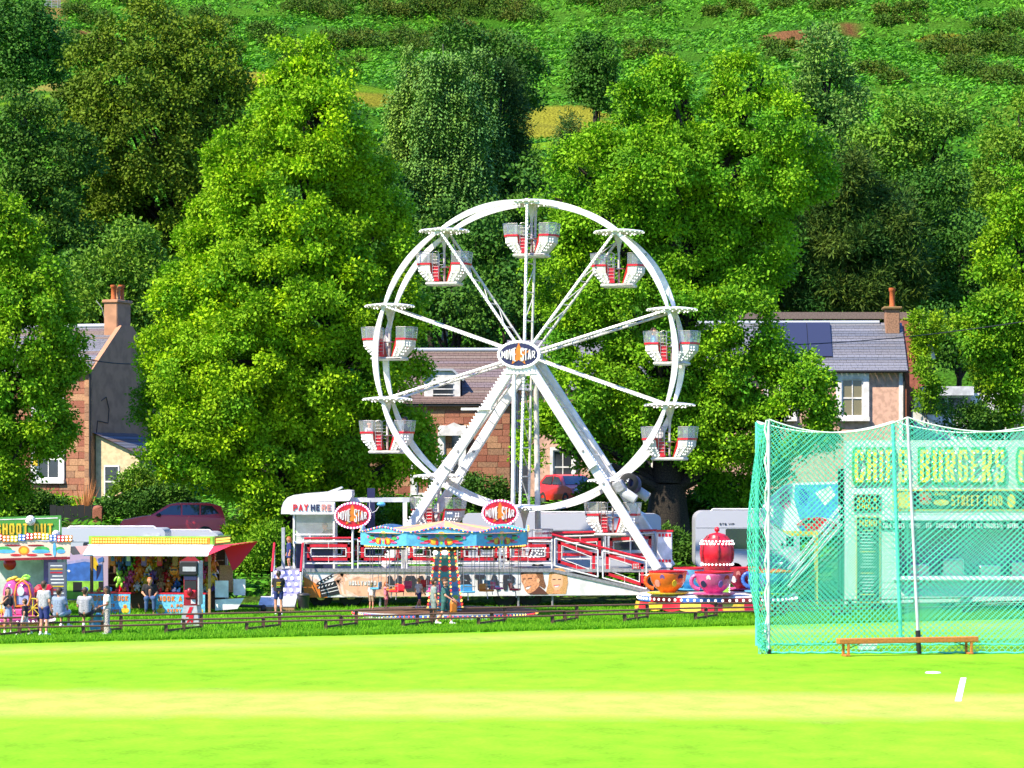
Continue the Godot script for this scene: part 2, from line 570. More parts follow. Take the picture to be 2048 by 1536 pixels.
# lobes: [u, v, half width, half height] in picture units at the tree's distance, with an optional shift in depth (m)
func tree(called: String, label: String, group: String, u: float, d: float, lobes: Array, k: Dictionary) -> Node3D:
	var base := Vector3(ax(u, d), 0, -d)
	base.y = land(base.x, d) - 0.1
	var t := thing(called, label, k.get("category", "tree"), base, 0.0, group)
	var dens: float = k.get("dens", 1.3)
	var rc: float = k.get("clump", 0.95)
	var per: int = k.get("per", 11)
	var sz: float = k.get("size", 1.0)
	var ta: Color = k.get("a", Color(0.9, 1, 0.8))
	var tb: Color = k.get("b", Color(1.3, 1.15, 0.6))
	var hang: float = k.get("hang", 0.0)
	var deep: float = k.get("deep", 0.75)
	var L := []
	for q in lobes:
		var c := at(q[0], q[1], d) - base
		c.z += q[4] if q.size() > 4 else 0.0
		var rx: float = q[2] / LENS * d * k.get("slim", 1.0)
		var ry: float = q[3] / LENS * d
		L.push_back([c, Vector3(rx, ry, rx * deep + 0.2)])
	var xf := []
	var cols := PackedColorArray()
	for li in L.size():
		var c: Vector3 = L[li][0]
		var r: Vector3 = L[li][1]
		var area := 4.0 * PI * pow((pow(r.x * r.y, 1.6) + pow(r.x * r.z, 1.6) + pow(r.y * r.z, 1.6)) / 3.0, 1.0 / 1.6)
		var count := int(area * dens * 0.8 / (rc * rc))
		for i in count:
			var dir := rand_dir()
			if dir.z < -0.35 and rng.randf() < 0.6:     # fewer on the far side
				continue
			var inner := rng.randf() < 0.22
			var wob := 1.0 + 0.20 * lumps.get_noise_3d((c.x + dir.x * r.x) * 14.0, (c.y + dir.y * r.y) * 14.0, li * 50.0)
			var p := c + dir * r * wob * (rf(0.40, 0.72) if inner else rf(0.84, 1.06))
			var hidden := false
			for lj in L.size():
				if lj != li and ((p - L[lj][0]) / L[lj][1]).length() < 0.72:
					hidden = true
					break
			if hidden and rng.randf() < 0.85:
				continue
			var cr := rc * rf(0.5, 1.2)
			var mixed := clampf(rng.randfn(0.45, 0.28), 0.0, 1.0)
			var tc := ta.lerp(tb, mixed) * rf(0.85, 1.12)
			for j in per:
				var e := rand_dir()
				e = (e + dir * 0.7 + Vector3(0, 0.2, 0)).normalized() * pow(rng.randf(), 0.5) * cr * 0.9
				e.y *= 0.62
				var q := p + e
				var s := sz * rf(0.75, 1.3)
				var bs := rand_basis(s) if hang == 0.0 else Basis(Vector3.UP, rf(0, TAU)).scaled(Vector3(s, s * rf(0.8, 1.4), s))
				xf.push_back(Transform3D(bs, q))
				var cc := tc * rf(0.82, 1.15)
				cc.a = 1.0
				cols.push_back(cc)
	kind(scatter("crown", k.mesh, k.mat, xf, cols, t), "stuff")
	# trunk and limbs
	var bark: Material = k.get("bark", M.bark)
	var tr: float = k.get("trunk", 0.45)
	var tb2 := MB.new()
	var top := Vector3.ZERO
	for q in L:
		if q[0].y > top.y:
			top = q[0] * 0.88
	var p0 := Vector3(0, -0.2, 0)
	var steps := 7
	var spine := [p0]
	for i in range(1, steps + 1):
		var f := float(i) / steps
		spine.push_back(Vector3(top.x * f * f + rf(-0.15, 0.15), top.y * f, top.z * f * f + rf(-0.15, 0.15)))
	for i in steps:
		tb2.tube(spine[i], spine[i + 1], tr * pow(1.0 - float(i) / (steps + 1), 0.9) * (1.35 if i == 0 else 1.0), tr * pow(1.0 - float(i + 1) / (steps + 1), 0.9), 9)
	obj("trunk", tb2, bark, t)
	var lb := MB.new()
	for q in L:
		for rep in k.get("limbs", 3):
			var goal: Vector3 = q[0] + rand_dir() * q[1] * 0.6
			var f := clampf(goal.y / maxf(top.y, 0.1) - rf(0.12, 0.3), 0.12, 0.85)
			var s0: Vector3 = spine[int(f * steps)].lerp(spine[mini(int(f * steps) + 1, steps)], f * steps - int(f * steps))
			var mid: Vector3 = s0.lerp(goal, 0.5) + Vector3(rf(-0.3, 0.3), rf(-0.2, 0.7), rf(-0.3, 0.3))
			lb.tube(s0, mid, tr * 0.30, tr * 0.18, 5)
			lb.tube(mid, goal, tr * 0.18, tr * 0.06, 5)
	if lb.v.size():
		kind(obj("limbs", lb, bark, t), "stuff")
	return t

func build_trees() -> void:
	mat("bark", Color(0.045, 0.035, 0.025), 0.95, 0.0, noise_tex(0.06, 0.4, 4, 256), 0.8)
	mat("birch_bark", Color(0.30, 0.28, 0.25), 0.9, 0.0, noise_tex(0.05, 0.3, 4, 256, 1.0, 7), 0.8)
	var broad := leaf_tuft(24, 0.37, 0.155, 0.115, 0.6, 11)
	var soft := leaf_tuft(17, 0.40, 0.17, 0.10, 0.3, 12)
	var far := leaf_tuft(22, 0.52, 0.23, 0.16, 0.5, 13)
	var needle := leaf_tuft(34, 0.46, 0.20, 0.05, 0.1, 14)
	var weep := MB.new()                              # hanging strands of a weeping birch
	var r := RandomNumberGenerator.new()
	r.seed = 15
	for s in 6:
		var o := Vector3(r.randf_range(-0.35, 0.35), 0.3, r.randf_range(-0.35, 0.35))
		for j in 7:
			o += Vector3(r.randf_range(-0.03, 0.03), -0.17, r.randf_range(-0.03, 0.03))
			var a := r.randf_range(0, TAU)
			var e := Vector3(cos(a), -0.8, sin(a)) * 0.15
			var w := Vector3(-sin(a), 0, cos(a)) * 0.045
			weep.tri(o, o + e * 0.5 + w, o + e)
			weep.tri(o, o + e, o + e * 0.5 - w)
	var weeping: ArrayMesh = weep.mesh()
	var lime := leaf_mat("lime_leaf", Color(0.192, 0.348, 0.014), Color(0.22, 0.34, 0.008))
	var maple := leaf_mat("sycamore_leaf", Color(0.144, 0.300, 0.016), Color(0.16, 0.28, 0.008))
	var elm := leaf_mat("elm_leaf", Color(0.104, 0.169, 0.013), Color(0.08, 0.12, 0.006))
	var dark := leaf_mat("dark_leaf", Color(0.053, 0.133, 0.017), Color(0.04, 0.09, 0.006))
	var birch := leaf_mat("birch_leaf", Color(0.101, 0.209, 0.047), Color(0.06, 0.12, 0.02))
	var pale := leaf_mat("pale_leaf", Color(0.138, 0.258, 0.024), Color(0.12, 0.20, 0.012))
	var pine := leaf_mat("pine_needle", Color(0.039, 0.092, 0.016), Color(0.02, 0.04, 0.006))
	var one := Color(0.85, 0.95, 0.9)
	var two := Color(1.25, 1.12, 0.7)
	var wood := "trees at the foot of the hill"
	# the two big trees behind the fair, the one at the edge
	tree("lime_tree", "tall bright yellow-green lime tree with pointed crown beside the big wheel", "", 585, 131, [
		[640, 118, 20, 28], [660, 140, 26, 32], [606, 130, 18, 26], [562, 128, 16, 28], [622, 185, 55, 55], [565, 185, 32, 45], [590, 265, 100, 85], [645, 280, 90, 85, 1.5], [500, 350, 85, 75, 1.0], [700, 360, 85, 85], [590, 430, 170, 130, 1.0], [460, 480, 95, 90], [725, 490, 95, 100], [590, 600, 190, 150, 1.5], [400, 610, 95, 100], [760, 620, 85, 110],
		[355, 720, 85, 85], [480, 750, 150, 120, 2.2], [660, 760, 160, 120, 1.0], [335, 815, 70, 60], [430, 880, 120, 95, 2.0], [560, 900, 120, 100, 1.5], [700, 880, 110, 95], [790, 800, 60, 110], [505, 1000, 72, 70, 2.0], [610, 980, 90, 70], [810, 900, 55, 80]],
		{"mesh": broad, "mat": lime, "dens": 1.25, "clump": 0.85, "per": 15, "a": Color(0.62, 0.85, 0.8), "b": Color(1.65, 1.45, 0.5), "slim": 0.86, "trunk": 0.8, "limbs": 2})
	tree("sycamore_tree", "large green sycamore with two rounded tops and thick dark trunk", "", 1335, 134, [
		[1352, 138, 20, 28], [1335, 178, 45, 48], [1288, 180, 22, 28], [1265, 250, 75, 75], [1487, 182, 52, 60], [1522, 165, 24, 30], [1458, 152, 24, 28], [1400, 305, 85, 75], [1530, 280, 85, 80, 1.0], [1190, 340, 75, 70], [1310, 360, 120, 95, 1.5], [1470, 370, 130, 90, 1.0], [1600, 330, 55, 70], [1130, 400, 60, 45], [1210, 460, 90, 70, 1.0], [1370, 490, 130, 90], [1510, 500, 85, 80],
		[1150, 560, 85, 90], [1260, 600, 110, 90, 1.0], [1420, 640, 120, 100, 1.5], [1180, 690, 90, 80], [1320, 740, 130, 80, 1.0], [1470, 750, 110, 90, 1.0], [1575, 795, 80, 70, 2.0], [1150, 800, 90, 75, 1.0], [1280, 840, 110, 75], [1430, 860, 110, 75, 0.5], [1570, 850, 95, 70, 2.0], [1622, 785, 34, 50, 1.5], [1110, 880, 55, 60, 2.0], [1200, 920, 70, 50], [1480, 950, 80, 60, -1.0]],
		{"mesh": broad, "mat": maple, "dens": 1.2, "clump": 0.9, "per": 15, "a": Color(0.6, 0.88, 0.85), "b": Color(1.55, 1.4, 0.55), "slim": 0.9, "trunk": 0.85, "limbs": 3})
	tree("sycamore_tree", "green tree overhanging the sandstone house at picture edge", "", -10, 128, [
		[0, 470, 65, 80], [-40, 560, 90, 90], [60, 560, 60, 70], [30, 660, 95, 80, 1.0], [90, 650, 55, 60], [40, 760, 85, 70, 1.0], [100, 730, 50, 45], [60, 850, 75, 55, 1.0], [110, 845, 40, 35], [0, 930, 55, 50], [-20, 1000, 60, 50]],
		{"mesh": broad, "mat": maple, "dens": 1.25, "clump": 0.8, "per": 15, "a": Color(0.7, 0.9, 0.8), "b": Color(1.5, 1.2, 0.5), "trunk": 0.45})
	# behind the houses
	tree("willow_tree", "pale grey-green willow behind the sandstone chimney", "", 240, 165, [[250, 520, 70, 60], [190, 570, 60, 50], [300, 580, 60, 60], [230, 640, 90, 60], [160, 620, 40, 40]], {"mesh": soft, "mat": pale, "size": 1.4, "clump": 1.1, "dens": 1.2, "a": Color(0.75, 0.9, 1.0), "b": Color(1.1, 1.1, 0.8)})
	tree("elm_tree", "huge olive-brown elm with domed crown behind the lime tree", "", 310, 190, [
		[300, 90, 100, 65], [220, 160, 85, 75], [390, 140, 90, 85], [300, 190, 120, 90, 2.0], [440, 220, 65, 80], [170, 260, 65, 80], [290, 300, 130, 100, 2.5], [420, 330, 85, 90, 1.0], [190, 370, 85, 90], [330, 420, 130, 100, 2.0], [230, 470, 100, 80], [440, 440, 70, 90]],
		{"mesh": far, "mat": elm, "clump": 1.5, "dens": 1.5, "per": 12, "a": Color(0.75, 0.85, 0.8), "b": Color(1.25, 1.2, 0.7), "trunk": 0.8})
	tree("ash_tree", "dark leafy tree below the elm by the left picture edge", "", 60, 180, [[40, 250, 60, 65], [100, 330, 65, 75], [20, 350, 80, 85], [70, 450, 90, 90, 1.0], [130, 500, 70, 70], [10, 520, 70, 80]], {"mesh": far, "mat": dark, "clump": 1.4, "dens": 1.5, "a": one, "b": two})
	tree("oak_tree", "dense dark oak on the slope below the field gate", "", 45, 290, [[45, 60, 55, 55], [80, 90, 45, 50], [15, 120, 45, 55], [65, 140, 50, 40]], {"mesh": far, "mat": dark, "size": 1.5, "clump": 2.0, "dens": 1.7, "a": Color(0.7, 1.0, 0.9), "b": Color(1.0, 1.1, 0.9)})
	# drooping birches above the wheel
	tree("weeping_birch", "tallest weeping birch with drooping blue-green sprays", "", 890, 185, [[888, 108, 17, 42], [885, 165, 28, 48], [915, 215, 28, 45], [865, 235, 28, 50], [930, 280, 36, 52], [882, 305, 40, 55], [852, 355, 36, 50], [938, 370, 36, 52], [900, 395, 50, 50]], {"mesh": weeping, "mat": birch, "hang": 1.0, "size": 1.15, "clump": 1.1, "dens": 2.0, "a": Color(0.75, 0.95, 1.0), "b": Color(1.7, 1.5, 0.9), "bark": M.birch_bark, "trunk": 0.3})
	tree("weeping_birch", "smaller weeping birch leaning against the taller birch", "", 815, 188, [[822, 140, 17, 36], [812, 190, 25, 42], [835, 232, 23, 40], [795, 262, 28, 48], [826, 300, 32, 52], [790, 350, 34, 52], [825, 400, 42, 55]], {"mesh": weeping, "mat": birch, "hang": 1.0, "size": 1.15, "clump": 1.1, "dens": 2.0, "a": Color(0.9, 1.0, 0.9), "b": Color(2.0, 1.6, 0.8), "bark": M.birch_bark, "trunk": 0.28})
	tree("weeping_birch", "weeping birch with rounded top beside the dark spruce", "", 955, 190, [[950, 145, 20, 36], [968, 200, 26, 44], [950, 260, 28, 48], [972, 320, 30, 50], [952, 390, 42, 55]], {"mesh": weeping, "mat": birch, "hang": 1.0, "size": 1.15, "clump": 1.1, "dens": 2.0, "a": Color(0.7, 0.9, 0.9), "b": Color(1.15, 1.1, 0.8), "bark": M.birch_bark, "trunk": 0.28})
	tree("spruce_tree", "dark narrow spruce rising beside the yellow meadow", "", 1020, 192, [[1005, 190, 24, 60], [1008, 260, 34, 60], [1015, 335, 45, 60], [1025, 400, 55, 60]], {"mesh": needle, "mat": pine, "size": 1.4, "clump": 1.1, "dens": 1.8, "a": Color(0.7, 0.9, 1.0), "b": Color(1.0, 1.0, 0.9)})
	tree("maple_tree", "dark rounded tree behind the birches on the slope", "", 1030, 260, [[1030, 120, 45, 40], [1000, 140, 40, 40], [1055, 160, 35, 45], [930, 100, 40, 35]], {"mesh": far, "mat": dark, "size": 1.3, "clump": 1.6, "dens": 1.7, "a": Color(0.8, 1.0, 0.9), "b": Color(1.1, 1.1, 0.9)})
	tree("hawthorn_tree", "small dark tree standing alone on the bracken slope", "", 1190, 268, [[1192, 110, 26, 32], [1185, 160, 38, 42], [1200, 195, 36, 28]], {"mesh": far, "mat": dark, "size": 1.2, "clump": 1.3, "dens": 1.8, "a": Color(0.8, 1.0, 0.9), "b": Color(1.1, 1.1, 0.9)})
	tree("spruce_tree", "small dark spruce at the meadow edge beside the sycamore", "", 1150, 230, [[1150, 270, 16, 35], [1150, 320, 28, 40], [1150, 380, 40, 40]], {"mesh": needle, "mat": pine, "size": 1.3, "clump": 1.0, "dens": 1.8, "a": Color(0.8, 1, 1), "b": Color(1.1, 1, 0.9)})
	tree("poplar_tree", "soft grey-green poplar rising above the sycamore against bracken", "", 1650, 240, [[1650, 115, 34, 48], [1630, 180, 38, 55], [1675, 190, 38, 55], [1655, 250, 50, 50]], {"mesh": soft, "mat": birch, "size": 1.7, "clump": 1.4, "dens": 1.8, "a": Color(0.9, 1, 0.9), "b": Color(1.4, 1.25, 0.8)})
	tree("ash_tree", "pale green ash with loose top above the slate roof wood", "", 1820, 205, [[1820, 225, 35, 42], [1790, 280, 60, 50], [1850, 300, 60, 60], [1770, 350, 60, 50], [1880, 250, 40, 45], [1735, 310, 40, 45]], {"mesh": far, "mat": pale, "size": 1.1, "clump": 1.5, "dens": 1.5, "a": Color(0.6, 0.85, 0.9), "b": Color(1.1, 1.1, 0.8)})
	tree("pine_tree", "broad dark pine with rusty needles above the solar panels", "", 1680, 172, [[1680, 380, 75, 60], [1620, 450, 70, 60], [1740, 450, 80, 70], [1680, 530, 100, 65, 1.0], [1600, 560, 60, 60], [1770, 560, 70, 60], [1690, 610, 90, 50, 1.0]], {"mesh": needle, "mat": pine, "size": 1.5, "clump": 1.2, "dens": 1.8, "a": Color(0.7, 1.0, 0.9), "b": Color(1.7, 1.15, 0.7), "trunk": 0.5})
	tree("ash_tree", "dark green ash behind the terracotta chimney pot", "", 1860, 178, [[1870, 400, 60, 70], [1830, 470, 65, 65], [1900, 510, 70, 70], [1850, 580, 80, 60], [1930, 600, 60, 60], [1800, 600, 60, 50]], {"mesh": far, "mat": dark, "size": 0.9, "clump": 1.3, "dens": 1.5, "a": Color(0.7, 1.0, 0.9), "b": Color(1.3, 1.2, 0.8)})
	tree("birch_tree", "pale yellow-green birch at the far right picture edge", "", 2030, 200, [[2035, 260, 35, 55], [2010, 330, 50, 60], [2050, 380, 50, 60], [2000, 410, 45, 50]], {"mesh": soft, "mat": pale, "size": 1.5, "clump": 1.3, "dens": 1.7, "a": one, "b": two})
	tree("sycamore_tree", "bright sycamore rising at the right edge above the white garage", "", 2050, 150, [[2030, 390, 45, 50], [2060, 460, 70, 80], [2025, 540, 60, 60], [2050, 620, 80, 70]], {"mesh": broad, "mat": lime, "size": 1.1, "clump": 0.95, "dens": 1.4, "a": Color(0.6, 0.9, 0.8), "b": Color(1.3, 1.15, 0.6)})
	tree("sycamore_tree", "low spreading tree in front of the white garage", "", 1990, 139, [[1990, 640, 60, 45], [1950, 690, 52, 40, 0.5], [2020, 710, 60, 55], [2000, 760, 55, 45], [2040, 640, 50, 50], [1990, 830, 30, 45]], {"mesh": broad, "mat": maple, "clump": 0.8, "dens": 1.3, "a": Color(0.7, 0.95, 0.8), "b": Color(1.5, 1.2, 0.55), "trunk": 0.3})
	# the wood that closes the gaps between the big trees
	var fill := [[560, 175, 500, 80, 90], [480, 178, 560, 90, 90], [690, 182, 330, 70, 90], [740, 176, 440, 80, 100], [760, 170, 560, 90, 100], [860, 168, 500, 80, 80], [960, 166, 520, 90, 90], [1060, 172, 420, 70, 90], [900, 158, 620, 90, 70], [1010, 160, 620, 90, 80], [1100, 165, 500, 80, 100], [1560, 190, 340, 70, 90], [1520, 170, 480, 80, 100], [1600, 200, 330, 70, 70], [1940, 215, 420, 70, 70], [1960, 175, 520, 80, 80], [1700, 225, 300, 70, 50], [340, 172, 600, 80, 80], [100, 170, 590, 90, 70], [20, 175, 620, 90, 80], [1140, 162, 640, 70, 80], [1430, 168, 560, 90, 90], [1350, 170, 480, 90, 90], [1240, 172, 420, 90, 90], [540, 165, 700, 90, 80], [700, 165, 680, 90, 80], [1920, 162, 660, 60, 50]]
	for q in fill:
		var w: float = q[3]
		var h: float = q[4]
		tree("woodland_tree", "dark broadleaf tree filling the wood behind the houses", wood, q[0], q[1], [[q[0], q[2] - h * 0.45, w * 0.6, h * 0.6], [q[0] - w * 0.45, q[2], w * 0.6, h * 0.6], [q[0] + w * 0.45, q[2] + h * 0.1, w * 0.6, h * 0.65], [q[0], q[2] + h * 0.6, w * 0.8, h * 0.7]],
			{"mesh": far, "mat": dark, "clump": 1.4, "dens": 1.1, "per": 10, "a": Color(0.7, 0.95, 0.9), "b": Color(1.25, 1.2, 0.8), "limbs": 2})
	# garden shrubs
	for q in [["garden_shrub", "bright green shrub beside the garden gatepost", 262, 141, [[275, 975, 32, 35], [305, 990, 40, 40], [255, 1008, 28, 22]], pale], ["garden_shrub", "leafy hedge shrub above the red estate car", 290, 139, [[300, 1020, 55, 25], [240, 1025, 35, 22], [340, 1010, 40, 30]], dark], ["garden_shrub", "low yellow-green shrub under the bay window", 130, 142, [[130, 1018, 28, 14], [160, 1022, 22, 12]], lime], ["garden_shrub", "dark bush below the sandstone window", 40, 140, [[40, 1010, 60, 28], [90, 1020, 30, 22]], dark],
		["garden_shrub", "pale bush behind the red oval sign", 960, 142, [[970, 985, 35, 30], [940, 1000, 30, 25], [1010, 1010, 30, 18]], dark], ["garden_shrub", "green bush growing beside the small red hatchback", 1230, 139, [[1220, 985, 45, 28], [1260, 1000, 40, 25], [1190, 1005, 30, 18]], pale], ["garden_shrub", "light green undergrowth behind the pay booth gantry", 770, 138, [[770, 1040, 40, 35], [730, 1050, 30, 25], [815, 1045, 35, 30]], lime],
		["garden_shrub", "dark bush on the bank below the sycamore trunk", 1400, 137, [[1400, 1030, 60, 35], [1460, 1000, 60, 40], [1340, 1060, 40, 25]], dark], ["garden_shrub", "fern-like shrub in front of the white garage", 1930, 138, [[1920, 835, 35, 22], [1960, 840, 30, 20]], dark], ["garden_shrub", "bushy creeper spilling from the pink house gable", 1860, 153, [[1850, 655, 25, 30], [1845, 700, 16, 25]], lime], ["garden_shrub", "slim shrub against the red gable wall", 1845, 146, [[1850, 760, 14, 35], [1858, 800, 16, 30]], maple],
		["bank_shrub", "rough weeds on the bank beside the wheel platform steps", 515, 127, [[510, 1110, 35, 30], [480, 1130, 30, 22], [540, 1090, 30, 30]], maple], ["bank_shrub", "rough weeds on the bank behind the white caravan", 1350, 130, [[1360, 1110, 30, 30], [1350, 1080, 25, 30]], dark], ["bank_shrub", "dark undergrowth beneath the lime tree", 640, 134, [[620, 1040, 70, 35], [700, 1050, 60, 30], [560, 1055, 50, 30]], dark]]:
		tree(q[0], q[1], "", q[2], q[3], q[4], {"mesh": soft, "mat": q[5], "clump": 0.5, "dens": 1.3, "per": 10, "size": 0.85, "trunk": 0.06, "limbs": 1, "category": "shrub", "a": Color(0.75, 0.9, 0.9), "b": Color(1.3, 1.15, 0.7)})

# ---------- what grows on the hill ----------
func build_hill_growth() -> void:
	var gorse := leaf_mat("gorse_leaf", Color(0.072, 0.111, 0.014), Color(0.02, 0.03, 0.004))
	var frond := leaf_mat("bracken_leaf", Color(0.084, 0.280, 0.020), Color(0.04, 0.12, 0.006))
	var tuft := leaf_tuft(16, 0.55, 0.34, 0.16, 0.2, 21)
	var fern := leaf_tuft(12, 0.55, 0.75, 0.26, 0.7, 22)
	# gorse bushes: rows along the slope, as in the picture
	var bands := [[570, 30, 1040, 8, 26, 30], [640, 85, 1010, 95, 26, 26], [500, 60, 640, 130, 10, 22], [860, 20, 1080, 55, 12, 26], [1000, 95, 1060, 130, 5, 22], [1860, 110, 2048, 105, 14, 30], [1900, 150, 2040, 165, 9, 28], [130, 30, 230, 60, 7, 24], [150, 85, 110, 160, 6, 22], [0, 140, 120, 150, 7, 24], [1150, 10, 1330, 25, 8, 22], [1540, 20, 1700, 8, 7, 20], [1250, 100, 1340, 110, 6, 18], [1530, 110, 1590, 105, 4, 18], [1720, 130, 1800, 170, 6, 18], [1400, 10, 1520, 40, 5, 16], [560, 120, 740, 140, 8, 18], [1750, 45, 1850, 30, 6, 18], [1960, 60, 2048, 50, 5, 22], [240, 20, 480, 60, 8, 22]]
	for q in bands:
		for i in q[4]:
			var f: float = (i + rf(0.1, 0.9)) / float(q[4])
			var u := lerpf(q[0], q[2], f)
			var v := lerpf(q[1], q[3], f) + rf(-16, 16)
			var p := on_hill(u, v, 200.0)
			if p.z < -600.0:
				continue
			var rad: float = q[5] * rf(0.7, 1.35) / LENS * -p.z
			var t := thing("gorse_bush", "rounded dark gorse bush on the bracken hillside", "bush", p - Vector3(0, 0.2, 0), 0.0, "gorse bushes on the hillside")
			var xf := []
			var cols := PackedColorArray()
			var brown := clampf(rng.randfn(0.15, 0.22), 0, 1)
			for j in int(64 * rf(0.8, 1.2)):
				var dir := rand_dir()
				dir.y = absf(dir.y)
				var e := dir * Vector3(rad, rad * 1.0, rad) * rf(0.6, 1.1)
				xf.push_back(Transform3D(rand_basis(rf(0.7, 1.3)), e))
				var cc := Color(0.75, 1.15, 0.8).lerp(Color(1.5, 1.05, 0.9), clampf(brown + rf(-0.25, 0.25), 0, 1)) * rf(0.8, 1.2)
				cc.a = 1.0
				cols.push_back(cc)
			kind(scatter("foliage", tuft, gorse, xf, cols, t), "stuff")
			var st := MB.new()
			for j in 3:
				st.tube(Vector3(0, -0.3, 0), Vector3(rf(-0.5, 0.5) * rad, rad * 0.6, rf(-0.5, 0.5) * rad), 0.08, 0.03, 4)
			obj("stem", st, M.bark, t)
	# bracken over the whole slope
	var xf2 := []
	var cols2 := PackedColorArray()
	var n := 0
	while n < 64000:
		n += 1
		var d := 200.0 + 300.0 * pow(rng.randf(), 0.8)
		var x := rf(-0.19, 0.19) * d
		var bare := false
		for s in soil_spots:
			if Vector2((x - s[0].x) / s[1], (d + s[0].z) / s[2]).length() < 1.05:
				bare = true
				break
		if bare:
			continue
		var g := lumps.get_noise_2d(x * 5.0, d * 5.0)
		if g < -0.28:
			continue
		xf2.push_back(Transform3D(Basis(Vector3.UP, rf(0, TAU)).scaled(Vector3.ONE * rf(0.5, 1.15)), Vector3(x, land(x, d) + rf(-0.1, 0.35), -d)))
		var cc := Color(0.75, 0.85, 0.9).lerp(Color(1.45, 1.25, 0.8), clampf(0.5 + g + rf(-0.3, 0.3), 0, 1))
		cc.a = 1.0
		cols2.push_back(cc)
	kind(scatter("bracken", fern, frond, xf2, cols2), "stuff", "bright green bracken covering the open hillside", "bracken")
	# long grass and weeds
	var blade := MB.new()
	var r := RandomNumberGenerator.new()
	r.seed = 31
	for i in 9:
		var a := r.randf_range(0, TAU)
		var o := Vector3(r.randf_range(-0.09, 0.09), 0, r.randf_range(-0.09, 0.09))
		var tip := o + Vector3(cos(a) * 0.06, r.randf_range(0.07, 0.16), sin(a) * 0.06)
		var s := Vector3(-sin(a), 0, cos(a)) * 0.011
		blade.tri(o - s, tip, o + s)
	var bm := leaf_mat("grass_blade", Color(0.105, 0.32, 0.010), Color(0.06, 0.18, 0.005))
	var xf3 := []
	var cols3 := PackedColorArray()
	for i in 52000:
		var x := rf(-24, 24)
		var line := 96.5 + (x + 15.7) * 0.44
		var d := line - 3.3 + (absf(rng.randfn(0.0, 1.3)) if i % 3 == 0 else rf(0, maxf(1.0, 119.5 - line + 3.3)))
		if d > 119.4:
			continue
		xf3.push_back(Transform3D(Basis(Vector3.UP, rf(0, TAU)).scaled(Vector3.ONE * rf(0.6, 1.3)), Vector3(x, 0, -d)))
		var cc := Color(0.8, 0.9, 0.9).lerp(Color(1.6, 1.25, 0.9), rng.randf())
		cc.a = 1.0
		cols3.push_back(cc)
	kind(scatter("grass", blade.mesh(), bm, xf3, cols3), "stuff", "longer grass around the benches and rides", "grass")
	# rough growth on the bank between field and road
	var xf4 := []
	var cols4 := PackedColorArray()
	for i in 9000:
		var d := rf(121.0, 160.0)
		var x := rf(-0.19, 0.19) * d
		xf4.push_back(Transform3D(Basis(Vector3.UP, rf(0, TAU)).scaled(Vector3.ONE * rf(0.3, 0.75)), Vector3(x, land(x, d), -d)))
		var cc := Color(0.6, 0.7, 0.7).lerp(Color(1.4, 1.2, 0.8), rng.randf())
		cc.a = 1.0
		cols4.push_back(cc)
	kind(scatter("undergrowth", fern, frond, xf4, cols4), "stuff", "rough green growth on the bank behind the fair", "undergrowth")

